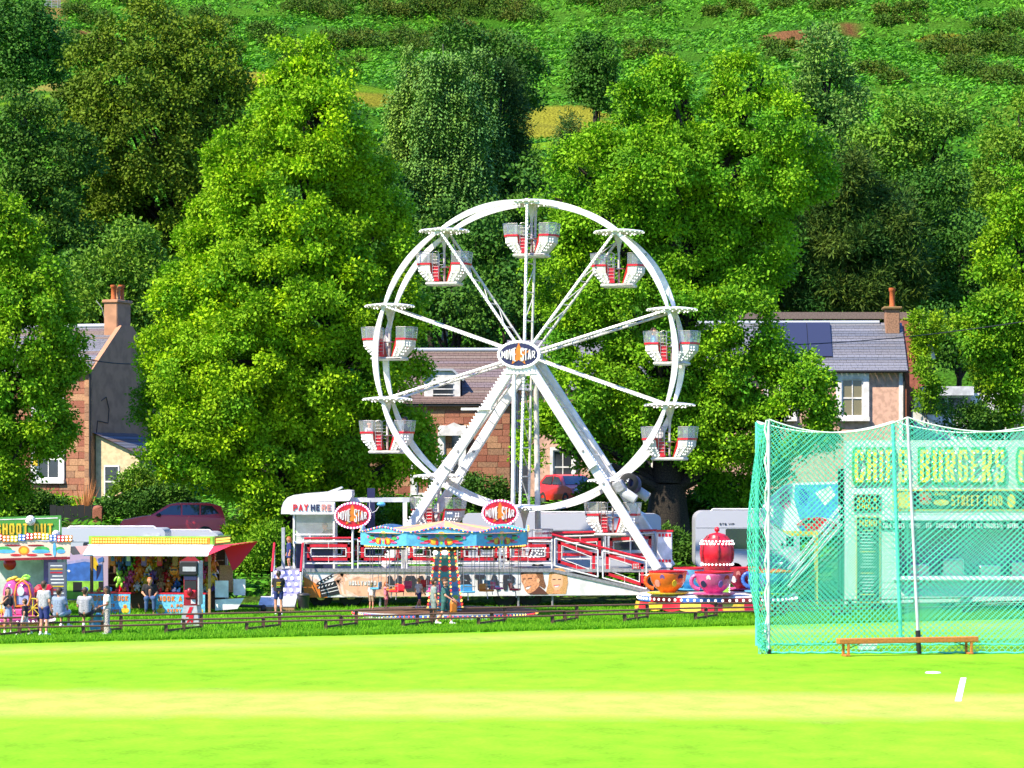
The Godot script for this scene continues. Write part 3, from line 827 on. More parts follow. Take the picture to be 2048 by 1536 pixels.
# ---------- common materials of the fair ----------
func build_materials() -> void:
	var faint := noise_tex(0.02, 0.86, 4, 256, 1.0, 17)
	var worn := noise_tex(0.02, 0.84, 5, 512, 1.04, 18)
	mat("white_paint", Color(0.80, 0.80, 0.80), 0.35, 0.0, faint, 0.4)
	mat("cream_paint", Color(0.60, 0.58, 0.56), 0.4, 0.0, faint, 0.6)
	mat("grey_paint", Color(0.42, 0.44, 0.48), 0.45, 0.0, faint, 0.5)
	mat("pale_grey", Color(0.60, 0.62, 0.66), 0.4, 0.0, faint, 0.4)
	mat("red_paint", Color(0.62, 0.012, 0.03), 0.35, 0.0, faint, 0.5)
	mat("dark_red", Color(0.28, 0.01, 0.02), 0.4, 0.0, faint, 0.5)
	mat("blue_paint", Color(0.05, 0.16, 0.55), 0.4, 0.0, faint, 0.6)
	mat("sky_blue", Color(0.10, 0.42, 0.70), 0.4, 0.0, faint, 0.6)
	mat("teal_paint", Color(0.06, 0.38, 0.45), 0.4, 0.0, faint, 0.6)
	mat("navy_paint", Color(0.018, 0.02, 0.075), 0.4)
	mat("lilac_paint", Color(0.40, 0.40, 0.68), 0.45, 0.0, faint, 0.6)
	mat("yellow_paint", Color(0.75, 0.52, 0.03), 0.4, 0.0, faint, 0.6)
	mat("orange_paint", Color(0.75, 0.22, 0.02), 0.4, 0.0, faint, 0.6)
	mat("pink_paint", Color(0.72, 0.10, 0.32), 0.35, 0.0, faint, 0.6)
	mat("salmon_paint", Color(0.70, 0.30, 0.26), 0.5, 0.0, faint, 0.6)
	mat("peach_paint", Color(0.82, 0.60, 0.50), 0.5, 0.0, faint, 0.8)
	mat("green_paint", Color(0.06, 0.40, 0.10), 0.4, 0.0, faint, 0.6)
	mat("lime_paint", Color(0.28, 0.62, 0.06), 0.4, 0.0, faint, 0.6)
	mat("purple_paint", Color(0.22, 0.12, 0.45), 0.45, 0.0, faint, 0.6)
	mat("black_paint", Color(0.012, 0.012, 0.014), 0.5)
	mat("slate_ink", Color(0.018, 0.02, 0.03), 0.7)
	mat("steel", Color(0.45, 0.45, 0.47), 0.35, 0.9)
	mat("dull_steel", Color(0.36, 0.36, 0.38), 0.5, 0.5, worn, 0.7)
	mat("deck_plate", Color(0.40, 0.40, 0.42), 0.5, 0.4, worn, 0.7)
	mat("rubber", Color(0.02, 0.02, 0.02), 0.85)
	mat("wood_brown", Color(0.13, 0.065, 0.035), 0.8, 0.0, worn, 1.3)
	mat("raw_wood", Color(0.42, 0.24, 0.11), 0.75, 0.0, worn, 1.3)
	mat("varnished_wood", Color(0.55, 0.19, 0.035), 0.4, 0.0, worn, 1.1)
	mat("plastic_black", Color(0.02, 0.022, 0.024), 0.45)
	mat("canvas_red", Color(0.55, 0.02, 0.06), 0.8)
	mat("canvas_white", Color(0.82, 0.82, 0.82), 0.75)
	M.canvas_red.backlight_enabled = true
	M.canvas_red.backlight = lin(0.3, 0.01, 0.03)
	glow("white_bulb", Color(1, 0.97, 0.92), 0.9)
	glow("pink_bulb", Color(1, 0.75, 0.9), 0.9)
	glow("amber_bulb", Color(1, 0.62, 0.12), 0.9, Color(0.8, 0.5, 0.1))
	glow("red_bulb", Color(1, 0.05, 0.03), 0.7, Color(0.7, 0.03, 0.03))
	var gm := mat("clear_glass", Color(0.85, 0.88, 0.9), 0.05)
	gm.transparency = BaseMaterial3D.TRANSPARENCY_ALPHA
	gm.albedo_color.a = 0.16
	var dg := mat("window_glass", Color(0.03, 0.035, 0.045), 0.06)
	dg.metallic_specular = 0.8
	mat("curtain", Color(0.40, 0.36, 0.16), 0.9)

func beads(pts: Array, r: float, bs := Basis(), rows := 3, segs := 5) -> MB:
	var b := MB.new()
	for p in pts:
		b.ball(p, Vector3.ONE * r, segs, rows, bs)
	return b

# ---------- oval sign with lamps round its rim ----------
func oval_sign(parent: Node3D, rx: float, ry: float, face: Material, rim: Material, bulb: Material) -> void:
	obj("board", MB.new().prism(oval(rx, ry), -0.08, 0.0), rim, parent)
	obj("face", MB.new().prism(oval(rx * 0.87, ry * 0.82), -0.01, 0.012), face, parent)
	var pts := []
	var k := 34
	for i in k:
		pts.push_back(Vector3(cos(TAU * i / k) * rx * 0.95, sin(TAU * i / k) * ry * 0.93, 0.02))
	kind(obj("lamps", beads(pts, rx * 0.055), bulb, parent), "stuff")
	obj("star", MB.new().prism(star_shape(ry * 0.86, 0.44), 0.0, 0.024), M.orange_paint, parent)
	# bulging lettering: tall in the middle, shorter at the ends
	var word := "MOVIE"
	var xs := [-0.70, -0.525, -0.365, -0.255, -0.165]
	var hs := [0.50, 0.66, 0.78, 0.88, 0.98]
	var ws := [0.17, 0.13, 0.14, 0.05, 0.095]
	for i in 5:
		letters(word[i], rx * ws[i], ry * hs[i] * 1.0, Vector3(rx * xs[i], 0, 0.03), M.white_paint, parent, 0.14, 0.02, "letter")
	word = "STAR"
	xs = [0.17, 0.335, 0.51, 0.69]
	hs = [0.95, 0.84, 0.70, 0.52]
	ws = [0.15, 0.145, 0.16, 0.15]
	for i in 4:
		letters(word[i], rx * ws[i], ry * hs[i], Vector3(rx * xs[i], 0, 0.03), M.white_paint, parent, 0.14, 0.02, "letter")

# ---------- gondola: hangs from its hinge at the origin ----------
func loft(rings: Array, closed := true) -> MB:      # rings from bottom to top, each a list of points running clockwise seen from above
	var b := MB.new()
	for j in rings.size() - 1:
		var n: int = rings[j].size()
		for i in (n if closed else n - 1):
			var k := (i + 1) % n
			b.quad(rings[j + 1][i], rings[j + 1][k], rings[j][k], rings[j][i])
	return b
func ring(pts: Array, y: float, s := 1.0, mirror := false) -> Array:
	var r := []
	for q in pts:
		r.push_back(Vector3(q[0] * (-1.0 if mirror else 1.0), y, q[1] * s))
	if mirror:
		r.reverse()
	return r
func make_gondola() -> Node3D:
	var t := thing("wheel_gondola", "", "gondola", Vector3.ZERO, 0.0, "gondolas hanging from the big wheel")
	obj("canopy", MB.new().lathe([Vector2(0.0, -0.06), Vector2(0.55, -0.05), Vector2(0.98, 0.0), Vector2(1.0, 0.035), Vector2(0.95, 0.07), Vector2(0.5, 0.13), Vector2(0.0, 0.16)], 28), M.white_paint, t)
	var ring_pts := []
	for i in 26:
		ring_pts.push_back(Vector3(cos(TAU * i / 26.0) * 0.97, 0.015, sin(TAU * i / 26.0) * 0.97))
	for i in 14:
		ring_pts.push_back(Vector3(cos(TAU * i / 14.0) * 0.62, -0.055, sin(TAU * i / 14.0) * 0.62))
	kind(obj("canopy_lamps", beads(ring_pts, 0.032), M.white_bulb, t), "stuff")
	obj("hanger", MB.new().lathe([Vector2(0.05, -0.75), Vector2(0.07, -0.55), Vector2(0.2, -0.1), Vector2(0.2, -0.05)], 10), M.cream_paint, t)
	obj("pole", MB.new().tube(Vector3(0, -2.02, 0), Vector3(0, -0.5, 0), 0.045, 0.045, 8), M.cream_paint, t)
	obj("table", MB.new().lathe([Vector2(0.0, -1.42), Vector2(0.24, -1.42), Vector2(0.24, -1.38), Vector2(0.0, -1.38)], 14), M.steel, t)
	obj("floor", MB.new().cbox(Vector3(0, -2.06, 0), Vector3(1.30, 0.12, 1.05), 0.04), M.cream_paint, t)
	for side in [false, true]:
		var sg := -1.0 if side else 1.0
		var top := [[0.44, 0.6], [0.44, -0.6], [0.80, -0.6], [1.0, -0.32], [1.0, 0.32], [0.80, 0.6]]
		var mid := [[0.42, 0.6], [0.42, -0.6], [0.78, -0.6], [0.97, -0.32], [0.97, 0.32], [0.78, 0.6]]
		var low := [[0.24, 0.5], [0.24, -0.5], [0.46, -0.5], [0.6, -0.3], [0.6, 0.3], [0.46, 0.5]]
		obj("tub", loft([ring(low, -2.0, 1, side), ring(mid, -1.58, 1, side), ring(top, -1.31, 1, side)]), M.cream_paint, t)
		var inn := [[0.40, 0.56], [0.40, -0.56], [0.78, -0.56], [0.96, -0.3], [0.96, 0.3], [0.78, 0.56]]
		var inl := [[0.20, 0.46], [0.20, -0.46], [0.44, -0.46], [0.57, -0.28], [0.57, 0.28], [0.44, 0.46]]
		obj("lining", loft([ring(inl, -1.99, 1, side), ring(inn, -1.30, 1, side)]), M.red_paint, t)
		var outline := ring(top, -1.29, 1, side)
		outline.push_back(outline[0])
		var band := MB.new()
		for i in outline.size() - 1:
			var a: Vector3 = outline[i]
			var c: Vector3 = outline[i + 1]
			band.box((a + c) * 0.5, Vector3(0.05, 0.075, (c - a).length() + 0.04), Basis(Vector3.UP.cross((c - a).normalized()), Vector3.UP, (c - a).normalized()))
		obj("red_rim", band, M.red_paint, t)
		obj("seat", MB.new().cbox(Vector3(sg * 0.66, -1.62, 0), Vector3(0.42, 0.10, 0.9), 0.03), M.red_paint, t)
		obj("seat_back", MB.new().cbox(Vector3(sg * 0.88, -1.42, 0), Vector3(0.06, 0.34, 0.8), 0.02), M.dark_red, t)
		# screens above the rim
		var fr := MB.new()
		var up := Vector3(0, 0.44, 0)
		var corners := [Vector3(sg * 0.44, -1.26, 0.6), Vector3(sg * 0.82, -1.26, 0.6), Vector3(sg * 1.02, -1.26, 0.33), Vector3(sg * 1.02, -1.26, -0.33), Vector3(sg * 0.82, -1.26, -0.6), Vector3(sg * 0.44, -1.26, -0.6)]
		for i in 6:
			var a: Vector3 = corners[i]
			var lean := Vector3(sg * 0.05 if i in [2, 3] else 0.0, 0, 0)
			fr.tube(a, a + up + lean, 0.014, 0.014, 4)
			if i < 5:
				var c: Vector3 = corners[i + 1]
				var lean2 := Vector3(sg * 0.05 if i + 1 in [2, 3] else 0.0, 0, 0)
				fr.tube(a + up + lean, c + up + lean2, 0.014, 0.014, 4)
				var g := MB.new()
				g.quad(a + up + lean, c + up + lean2, c, a)
				obj("screen", g, M.clear_glass, t)
		obj("screen_frame", fr, M.steel, t)
		# lamps on the tub
		var dots := []
		for q in [[0.55, -1.42], [0.63, -1.42], [0.71, -1.42]]:
			dots.push_back(Vector3(sg * q[0], q[1], 0.605))
		for row in 4:
			for i in ([3, 2, 2, 2][row]):
				var yy := -1.64 - 0.095 * row
				var f := (-1.58 - yy) / 0.42
				var x0 := lerpf(0.47, 0.30, f)
				var x1 := lerpf(0.72, 0.43, f)
				dots.push_back(Vector3(sg * lerpf(x0, x1, i / float([2, 1, 1, 1][row])), yy, lerpf(0.6, 0.5, f) + 0.012))
		for row in 5:
			var yy := -1.44 - 0.11 * row
			var f := maxf(0.0, (-1.58 - yy) / 0.42)
			for k in [0.3, 0.7]:
				var p: Vector3 = Vector3(lerpf(0.79, 0.47, f), yy, lerpf(0.6, 0.5, f)).lerp(Vector3(lerpf(0.98, 0.59, f), yy, lerpf(0.32, 0.3, f)), k)
				dots.push_back(Vector3(sg * (p.x + 0.004), p.y, p.z + 0.003))
		kind(obj("tub_lamps", beads(dots, 0.034, Basis().scaled(Vector3(1, 1, 0.35))), M.white_bulb, t), "stuff")
	# gate with rungs across the doorway
	for z in [0.55, -0.55]:
		var gate := MB.new()
		gate.path([Vector3(-0.34, -1.9, z), Vector3(-0.34, -0.84, z), Vector3(-0.22, -0.80, z), Vector3(-0.1, -0.84, z), Vector3(-0.1, -1.9, z)], 0.014, 4)
		for i in 7:
			gate.tube(Vector3(-0.34, -1.0 - 0.13 * i, z), Vector3(-0.1, -1.0 - 0.13 * i, z), 0.011, 0.011, 4)
		obj("gate", gate, M.steel, t)
	obj("door_panel", MB.new().cbox(Vector3(-0.20, -1.68, 0.5), Vector3(0.24, 0.6, 0.04), 0.015), M.red_paint, t)
	return t

func arc_section(r: float, a0: float, a1: float, w0: float, w1: float, z: float, dz: float) -> MB:
	var outer := PackedVector2Array()
	var inner := PackedVector2Array()
	var k := 14
	for i in k + 1:
		var f := float(i) / k
		var a := lerpf(a0, a1, f)
		var s := sin(PI * f)
		var w := lerpf(w0, w1, pow(s, 0.7)) * 0.5
		var rc := r + 0.03 * s
		outer.push_back(Vector2(sin(a), cos(a)) * (rc + w))
		inner.push_back(Vector2(sin(a), cos(a)) * (rc - w))
	inner.reverse()
	outer.append_array(inner)
	return MB.new().prism(outer, z - dz * 0.5, z + dz * 0.5)

func build_wheel() -> Node3D:
	var D := 117.5
	var yaw := deg_to_rad(-13.5)
	var t := thing("ferris_wheel", "white big wheel with lamps on rim and spokes and orange star on its hub", "ferris wheel", Vector3(ax(1056, D), 0, -D), yaw)
	var hub_y := ay(711.5, D)
	var R := 305.0 / LENS * D
	var phase := deg_to_rad(1.4)
	var c := Vector3(0, hub_y, 0)
	for zi in 2:
		var z := 0.75 if zi == 0 else -0.75
		for k in 10:
			var a := phase + TAU * k / 10.0
			var sec := obj("rim_section", arc_section(R, a + 0.015, a + TAU / 10.0 - 0.015, 0.10, 0.235, z, 0.13), M.white_paint, t)
			sec.position = c
			var pts := []
			for i in 24:
				var b := a + TAU / 10.0 * (i + 0.5) / 24.0
				pts.push_back(Vector3(sin(b) * (R + 0.03), cos(b) * (R + 0.03), z + 0.075))
			if zi == 0:
				var la := obj("rim_lamps", beads(pts, 0.032), M.white_bulb, t)
				la.position = c
				kind(la, "stuff")
			var tip := c + Vector3(sin(a) * R, cos(a) * R, z)
			var root := c + Vector3(sin(a) * 0.35, cos(a) * 0.35, z * 0.85)
			obj("spoke", MB.new().tube(root, tip, 0.065 if zi == 0 else 0.05, 0.055, 6), M.white_paint if zi == 0 else M.cream_paint, t)
			obj("joint", MB.new().lathe([Vector2(0, -0.12), Vector2(0.13, -0.12), Vector2(0.13, 0.12), Vector2(0, 0.12)], 10, tip, Basis(Vector3.RIGHT, PI / 2)), M.cream_paint, t)
			if zi == 0:
				var bp := []
				for i in 38:
					bp.push_back(root.lerp(tip, 0.1 + 0.88 * i / 37.0) + Vector3(0, 0, 0.06))
				kind(obj("spoke_lamps", beads(bp, 0.045, Basis(), 3, 5), M.white_bulb, t), "stuff")
				var br := MB.new()
				var far := c + Vector3(sin(a) * R, cos(a) * R, -0.75)
				var far0 := c + Vector3(sin(a) * 0.35, cos(a) * 0.35, -0.64)
				for i in 4:
					var f := 0.18 + 0.2 * i
					br.tube(root.lerp(tip, f), far0.lerp(far, f), 0.025, 0.025, 4)
					br.tube(root.lerp(tip, f), far0.lerp(far, f + 0.18), 0.022, 0.022, 4)
				kind(obj("spoke_braces", br, M.cream_paint, t), "stuff")
	# axle
	obj("axle", MB.new().lathe([Vector2(0, -1.3), Vector2(0.26, -1.3), Vector2(0.26, -0.9), Vector2(0.42, -0.85), Vector2(0.42, 0.85), Vector2(0.26, 0.9), Vector2(0.26, 1.25), Vector2(0, 1.25)], 16, c, Basis(Vector3.RIGHT, PI / 2)), M.cream_paint, t)
	var hs := node("hub_sign", t, c + Vector3(-0.05, 0, 1.36))
	oval_sign(hs, 0.86, 0.54, M.navy_paint, M.white_paint, M.white_bulb)
	# legs
	for z in [1.12, -1.12]:
		for s in [-1.0, 1.0]:
			var head := c + Vector3(s * 0.34, -0.45, z)
			var foot := Vector3(s * 5.45, 1.55, z * (1.25))
			var dir := (foot - head).normalized()
			var side := dir.cross(Vector3(0, 0, 1)).normalized()
			var leg := MB.new()
			leg.cbox((head + foot) * 0.5, Vector3(0.35, 0.24, (foot - head).length()), 0.03, Basis(side, dir.cross(side).normalized() * -1.0, dir))
			obj("leg", leg, M.white_paint, t)
			obj("leg_plate", MB.new().box(head.lerp(foot, 0.5) + Vector3(0, 0, 0.135), Vector3(0.5, 0.015, 0.26), Basis(side, dir, Vector3(0, 0, 1))), M.pale_grey, t)
			for f in [0.42, 0.58]:
				obj("bolt", MB.new().lathe([Vector2(0, 0), Vector2(0.06, 0), Vector2(0.04, 0.04), Vector2(0, 0.04)], 8, head.lerp(foot, f) + Vector3(0, 0, 0.13), Basis(Vector3.RIGHT, PI / 2)), M.dull_steel, t)
			if z > 0 and s < 0:
				var lp := []
				for i in 60:
					lp.push_back(head.lerp(foot, 0.03 + 0.92 * i / 59.0) + side * (-0.2 if s < 0 else 0.2) * (1.0 if side.x * s < 0 else -1.0) + Vector3(0, 0, 0.13))
				kind(obj("leg_lamps", beads(lp, 0.03, Basis(), 3, 5), M.white_bulb, t), "stuff")
		obj("head_plate", MB.new().prism(poly([[-0.62, -0.75], [0.62, -0.75], [0.42, -0.1], [-0.42, -0.1]]), z - 0.06, z + 0.17, c), M.white_paint, t)
	obj("king_post", MB.new().tube(c + Vector3(-0.27, -0.7, 1.2), Vector3(-0.33, 1.6, 1.25), 0.085, 0.085, 6), M.white_paint, t)
	obj("king_post", MB.new().tube(c + Vector3(0.05, -0.7, -1.15), Vector3(0.12, 1.6, -1.3), 0.10, 0.13, 6), M.cream_paint, t)
	obj("work_step", MB.new().box(c + Vector3(-1.75, -2.1, 1.25), Vector3(1.2, 0.09, 0.3)), M.white_paint, t)
	# drive unit on the lower leg
	var dv := node("drive_unit", t, Vector3(4.05, ay(975, D), 0.4))
	obj("gear_case", MB.new().cbox(Vector3(-0.12, 0.05, 0.9), Vector3(0.42, 0.5, 0.5), 0.06, Basis(Vector3(0, 0, 1), 0.5)), M.dull_steel, dv)
	obj("motor", MB.new().lathe([Vector2(0, -0.35), Vector2(0.19, -0.33), Vector2(0.2, 0.3), Vector2(0.13, 0.36), Vector2(0, 0.36)], 14, Vector3(0.22, -0.28, 0.9), Basis(Vector3(0, 0, 1), 1.0)), M.grey_paint, dv)
	obj("motor", MB.new().lathe([Vector2(0, -0.35), Vector2(0.19, -0.33), Vector2(0.2, 0.3), Vector2(0.13, 0.36), Vector2(0, 0.36)], 14, Vector3(0.5, -0.2, -0.2), Basis(Vector3(0, 0, 1), 1.0)), M.grey_paint, dv)
	obj("drive_tyre", MB.new().lathe([Vector2(0.16, -0.11), Vector2(0.34, -0.11), Vector2(0.38, -0.05), Vector2(0.38, 0.05), Vector2(0.34, 0.11), Vector2(0.16, 0.11)], 20, Vector3(0.15, 0.2, 0.5), Basis(Vector3(0, 1, 0), 0.5) * Basis(Vector3.RIGHT, PI / 2)), M.rubber, dv)
	obj("tyre_guard", MB.new().ball(Vector3(0.32, 0.12, 0.2), Vector3(0.28, 0.36, 0.25), 12, 8), M.navy_paint, dv)
	# gondolas
	var spots := ["white gondola at the very top of the big wheel", "empty white gondola one place clockwise from the top of the wheel", "gondola with a man in blue and a child, on the sycamore side", "empty gondola in front of the sycamore's lower branches", "gondola low on the wheel beside the drive motor", "gondola at the bottom of the wheel above the platform", "gondola low on the wheel near the pay booth, behind a leg", "gondola carrying a child and a dark-haired adult, on the lime tree side", "empty gondola in front of the lime tree at hub height", "empty white gondola one place anticlockwise from the top of the wheel"]
	var g := make_gondola()
	var xf := t.transform
	for k in 10:
		var a := phase + TAU * k / 10.0
		var p: Vector3 = xf * (c + Vector3(sin(a) * R, cos(a) * R, 0))
		if k == 0:
			g.position = p
			g.rotation.y = yaw
			g.set_meta("label", spots[0])
		else:
			dup(g, p, yaw + rf(-0.05, 0.05), spots[k])
	return t

# ---------- platform of the wheel ----------
func rail_panel(parent: Node, q: Array, d: float, o: Vector3, z := 0.0) -> void:      # q: top-left, top-right, bottom-right, bottom-left in picture units
	var n := node("railing_panel", parent)
	var p := []
	for k in q:
		p.push_back(Vector3(ax(k[0], d) - o.x, ay(k[1], d), z))
	var fr := MB.new()
	for i in 4:
		fr.tube(p[i], p[(i + 1) % 4], 0.035, 0.035, 6)
	var mid: Vector3 = (p[0] + p[1] + p[2] + p[3]) * 0.25
	var ins := func(f: float, k: int) -> Vector3:
		var v: Vector3 = p[k] - mid
		var w := absf(v.x)
		var h := absf(v.y)
		return mid + Vector3(v.x * (1.0 - f / w), v.y * (1.0 - f / h), 0)
	for i in 4:
		fr.tube(ins.call(0.27, i), ins.call(0.27, (i + 1) % 4), 0.02, 0.02, 4)
		var a: Vector3 = (p[i] + p[(i + 1) % 4]) * 0.5
		var b: Vector3 = (ins.call(0.27, i) + ins.call(0.27, (i + 1) % 4)) * 0.5
		fr.tube(a, b, 0.02, 0.02, 4)
	obj("frame", fr, M.white_paint, n)
	var rb := MB.new()
	for i in 4:
		var a: Vector3 = ins.call(0.165, i)
		var b: Vector3 = ins.call(0.165, (i + 1) % 4)
		var e := (b - a).normalized()
		rb.box((a + b) * 0.5, Vector3((b - a).length() + 0.11, 0.115, 0.03), Basis(e, Vector3(0, 0, 1).cross(e), Vector3(0, 0, 1)))
	obj("red_band", rb, M.red_paint, n)

func build_platform() -> void:
	var D := 116.0
	var o := Vector3(ax(920, D), 0, -D)
	var t := thing("wheel_platform", "long white platform skirt printed MOVIE STAR with red and white railings", "platform", o)
	var L := func(u: float) -> float: return ax(u, D) - o.x
	var Y := func(v: float) -> float: return ay(v, D)
	var deck: float = Y.call(1138)
	var x0: float = L.call(548)
	var x1: float = L.call(1106)
	var x2: float = L.call(1294)
	obj("deck", MB.new().box(Vector3((x0 + L.call(1340)) * 0.5, deck - 0.06, -1.75), Vector3(L.call(1340) - x0, 0.12, 3.5)), M.deck_plate, t)
	obj("deck_edge", MB.new().box(Vector3((x0 + x1) * 0.5, deck - 0.05, 0.03), Vector3(x1 - x0, 0.14, 0.05)), M.dull_steel, t)
	# skirt
	var sk := MB.new()
	sk.prism(poly([[L.call(607), deck - 0.12], [x1, deck - 0.12], [x2, Y.call(1182)], [x2, Y.call(1190)], [x1, Y.call(1191)], [L.call(607), Y.call(1195)]]), -0.06, 0.0)
	obj("skirt", sk, M.white_paint, t)
	obj("ramp", MB.new().prism(poly([[x1, deck - 0.12], [x1, deck], [x2 + 0.1, Y.call(1180)], [x2 + 0.1, Y.call(1186)]]), -1.4, 0.045), M.dull_steel, t)
	# underframe and wheels in the shade
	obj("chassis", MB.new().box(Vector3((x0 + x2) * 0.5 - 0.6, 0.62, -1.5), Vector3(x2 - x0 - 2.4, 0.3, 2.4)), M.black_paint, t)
	for u in [640, 700, 1010, 1060]:
		obj("wheel", MB.new().lathe([Vector2(0.2, -0.14), Vector2(0.44, -0.13), Vector2(0.48, 0), Vector2(0.44, 0.13), Vector2(0.2, 0.14)], 18, Vector3(L.call(u), 0.48, -0.6), Basis(Vector3.RIGHT, PI / 2)), M.rubber, t)
	for u in [760, 1037, 1105]:
		obj("jack_leg", MB.new().tube(Vector3(L.call(u), 0, -0.15), Vector3(L.call(u), 1.0, -0.15), 0.05, 0.05, 6).box(Vector3(L.call(u), 0.03, -0.15), Vector3(0.4, 0.06, 0.4)), M.dull_steel, t)
	# artwork on the skirt: flat print, each shape a few millimetres proud
	flat("print_orange", [[607, 1153], [637, 1168], [655, 1195], [608, 1195]], D, o, M.orange_paint, t, 0.008)
	flat("print_film", [[607, 1146], [612, 1146], [648, 1166], [712, 1193], [690, 1193], [640, 1172], [607, 1152]], D, o, M.peach_paint, t, 0.011)
	flat("print_hill", [[662, 1146], [700, 1143], [850, 1143], [852, 1193], [712, 1193], [675, 1176]], D, o, M.peach_paint, t, 0.006)
	var sep := mat("sepia_print", Color(0.72, 0.40, 0.26), 0.6, 0.0, noise_tex(0.012, 0.85, 3, 256, 1.2, 23), 0.5)
	flat("print_ridge", [[690, 1163], [715, 1153], [735, 1157], [760, 1152], [790, 1158], [815, 1154], [850, 1160], [851, 1192], [716, 1192], [690, 1178]], D, o, sep, t, 0.009)
	for q in [[684, 1150, 15], [676, 1163, 11]]:
		var palm := MB.new()
		var cx: float = L.call(q[0])
		var cy: float = Y.call(q[1])
		for i in 9:
			var a := TAU * i / 9.0 + 0.2
			var e: Vector2 = Vector2(cos(a), sin(a) * 0.8) * q[2] / LENS * D
			var w: Vector2 = Vector2(-e.y, e.x).normalized() * 0.03
			palm.prism(PackedVector2Array([Vector2(cx, cy) - w, Vector2(cx, cy) + e * 0.6 - w + Vector2(0, 0.03), Vector2(cx, cy) + e - Vector2(0, 0.05), Vector2(cx, cy) + e * 0.6 + w + Vector2(0, 0.03), Vector2(cx, cy) + w]), 0.008, 0.014)
		palm.prism(PackedVector2Array([Vector2(cx - 0.03, cy), Vector2(cx + 0.03, cy), Vector2(cx + 0.16, Y.call(1188)), Vector2(cx + 0.08, Y.call(1188))]), 0.008, 0.014)
		obj("print_palm", palm, sep, t)
	# clapper board
	flat("print_clapper", [[637, 1170], [671, 1161], [680, 1188], [643, 1195]], D, o, M.black_paint, t, 0.015)
	flat("print_clapper", [[632, 1170], [634, 1165], [666, 1147], [668, 1152], [638, 1170]], D, o, M.black_paint, t, 0.015)
	flat("print_clapper", [[633, 1173], [668, 1163], [670, 1168], [635, 1178]], D, o, M.black_paint, t, 0.017)
	for i in 5:
		var u := 637.0 + i * 6.6
		flat("print_stripe", [[u, 1166.0 - i * 3.8], [u + 3, 1164.4 - i * 3.8], [u + 5, 1166.5 - i * 3.8], [u + 2, 1168.2 - i * 3.8]], D, o, M.white_paint, t, 0.019)
		flat("print_stripe", [[u + 1, 1173.5 - i * 1.9], [u + 4, 1172.6 - i * 1.9], [u + 2, 1176.5 - i * 1.9], [u - 1, 1177.4 - i * 1.9]], D, o, M.white_paint, t, 0.020)
	for q in [[641, 1181, 674, 1172.5], [643, 1187, 677, 1179], [655, 1176, 658, 1192]]:
		flat("print_line", [[q[0], q[1]], [q[2], q[3]], [q[2] + 0.5, q[3] + 1.3], [q[0] + 0.5, q[1] + 1.3]], D, o, M.white_paint, t, 0.020)
	letters("HOLLYWOOD", 55.0 / LENS * D, 9.0 / LENS * D, Vector3(L.call(725), Y.call(1166), 0.016), M.white_paint, t, 0.2, 0.01)
	letters("MOVIE", 125.0 / LENS * D, 31.0 / LENS * D, Vector3(L.call(838), Y.call(1167), 0.018), M.slate_ink, t, 0.27, 0.012)
	letters("STAR", 110.0 / LENS * D, 31.0 / LENS * D, Vector3(L.call(974), Y.call(1165), 0.018), M.slate_ink, t, 0.27, 0.012)
	portraits(t, D, o)
	# stairs with lamps in the risers
	var st := node("stairs", t)
	for i in 5:
		var top: float = deck - 0.02 - i * 0.215
		var z := 0.02 + i * 0.24
		obj("step", MB.new().box(Vector3(L.call(577), top - 0.12, z + 0.12), Vector3(L.call(607) - L.call(548), 0.205, 0.235)), M.lilac_paint, st)
		var pts := []
		for k in 4:
			pts.push_back(Vector3(L.call(553 + k * 14.0 + (i % 2) * 5.0), top - 0.11, z + 0.245))
		kind(obj("step_lamps", beads(pts, 0.065), M.white_bulb, st), "stuff")
	var side_on := Basis(Vector3(0, 0, 1), Vector3.UP, Vector3(-1, 0, 0))
	obj("ramp_plate", MB.new().prism(poly([[1.23, 0.53], [1.23, 0.47], [2.45, 0.18], [2.45, 0.24]]), -0.69, 0.69, Vector3(L.call(563), 0, 0), side_on), M.pale_grey, st)
	obj("ramp_side", MB.new().prism(poly([[1.25, 0.46], [1.25, 0.0], [2.43, 0.0], [2.43, 0.175]]), -0.67, 0.67, Vector3(L.call(563), 0, 0), side_on), M.raw_wood, st)
	for u in [549, 606]:
		var hr := MB.new()
		var a := Vector3(L.call(u), deck, 0.05)
		var b := Vector3(L.call(u), 0.5, 1.25)
		hr.tube(a, a + Vector3(0, 1.0, 0), 0.03, 0.03, 6)
		hr.tube(b, b + Vector3(0, 0.95, 0), 0.03, 0.03, 6)
		hr.tube(a + Vector3(0, 0.12, 0), b + Vector3(0, 0.12, 0), 0.025, 0.025, 5)
		for k in 4:
			var m := a.lerp(b, (k + 1) / 5.0)
			hr.tube(m + Vector3(0, 0.12, 0), m + Vector3(0, 0.95, 0), 0.015, 0.015, 4)
		obj("handrail_frame", hr, M.white_paint, st)
		obj("handrail", MB.new().tube(a + Vector3(0, 1.0, 0), b + Vector3(0, 0.97, 0), 0.045, 0.045, 6), M.red_paint, st)
	obj("newel_post", MB.new().cbox(Vector3(L.call(567), deck + 0.8, 0.1), Vector3(0.13, 1.6, 0.13), 0.01), M.grey_paint, st)
	# railings
	for q in [[608, 706], [716, 804], [814, 905], [915, 1000], [1008, 1104]]:
		rail_panel(t, [[q[0], 1083], [q[1], 1083], [q[1], 1127], [q[0], 1127]], D, o, -0.05)
		for u in [q[0], q[1]]:
			obj("railing_post", MB.new().tube(Vector3(L.call(u), deck, -0.05), Vector3(L.call(u), Y.call(1078), -0.05), 0.035, 0.035, 6), M.white_paint, t)
		obj("handrail", MB.new().tube(Vector3(L.call(q[0]), Y.call(1077), -0.05), Vector3(L.call(q[1]), Y.call(1076), -0.05), 0.05, 0.05, 6), M.red_paint, t)
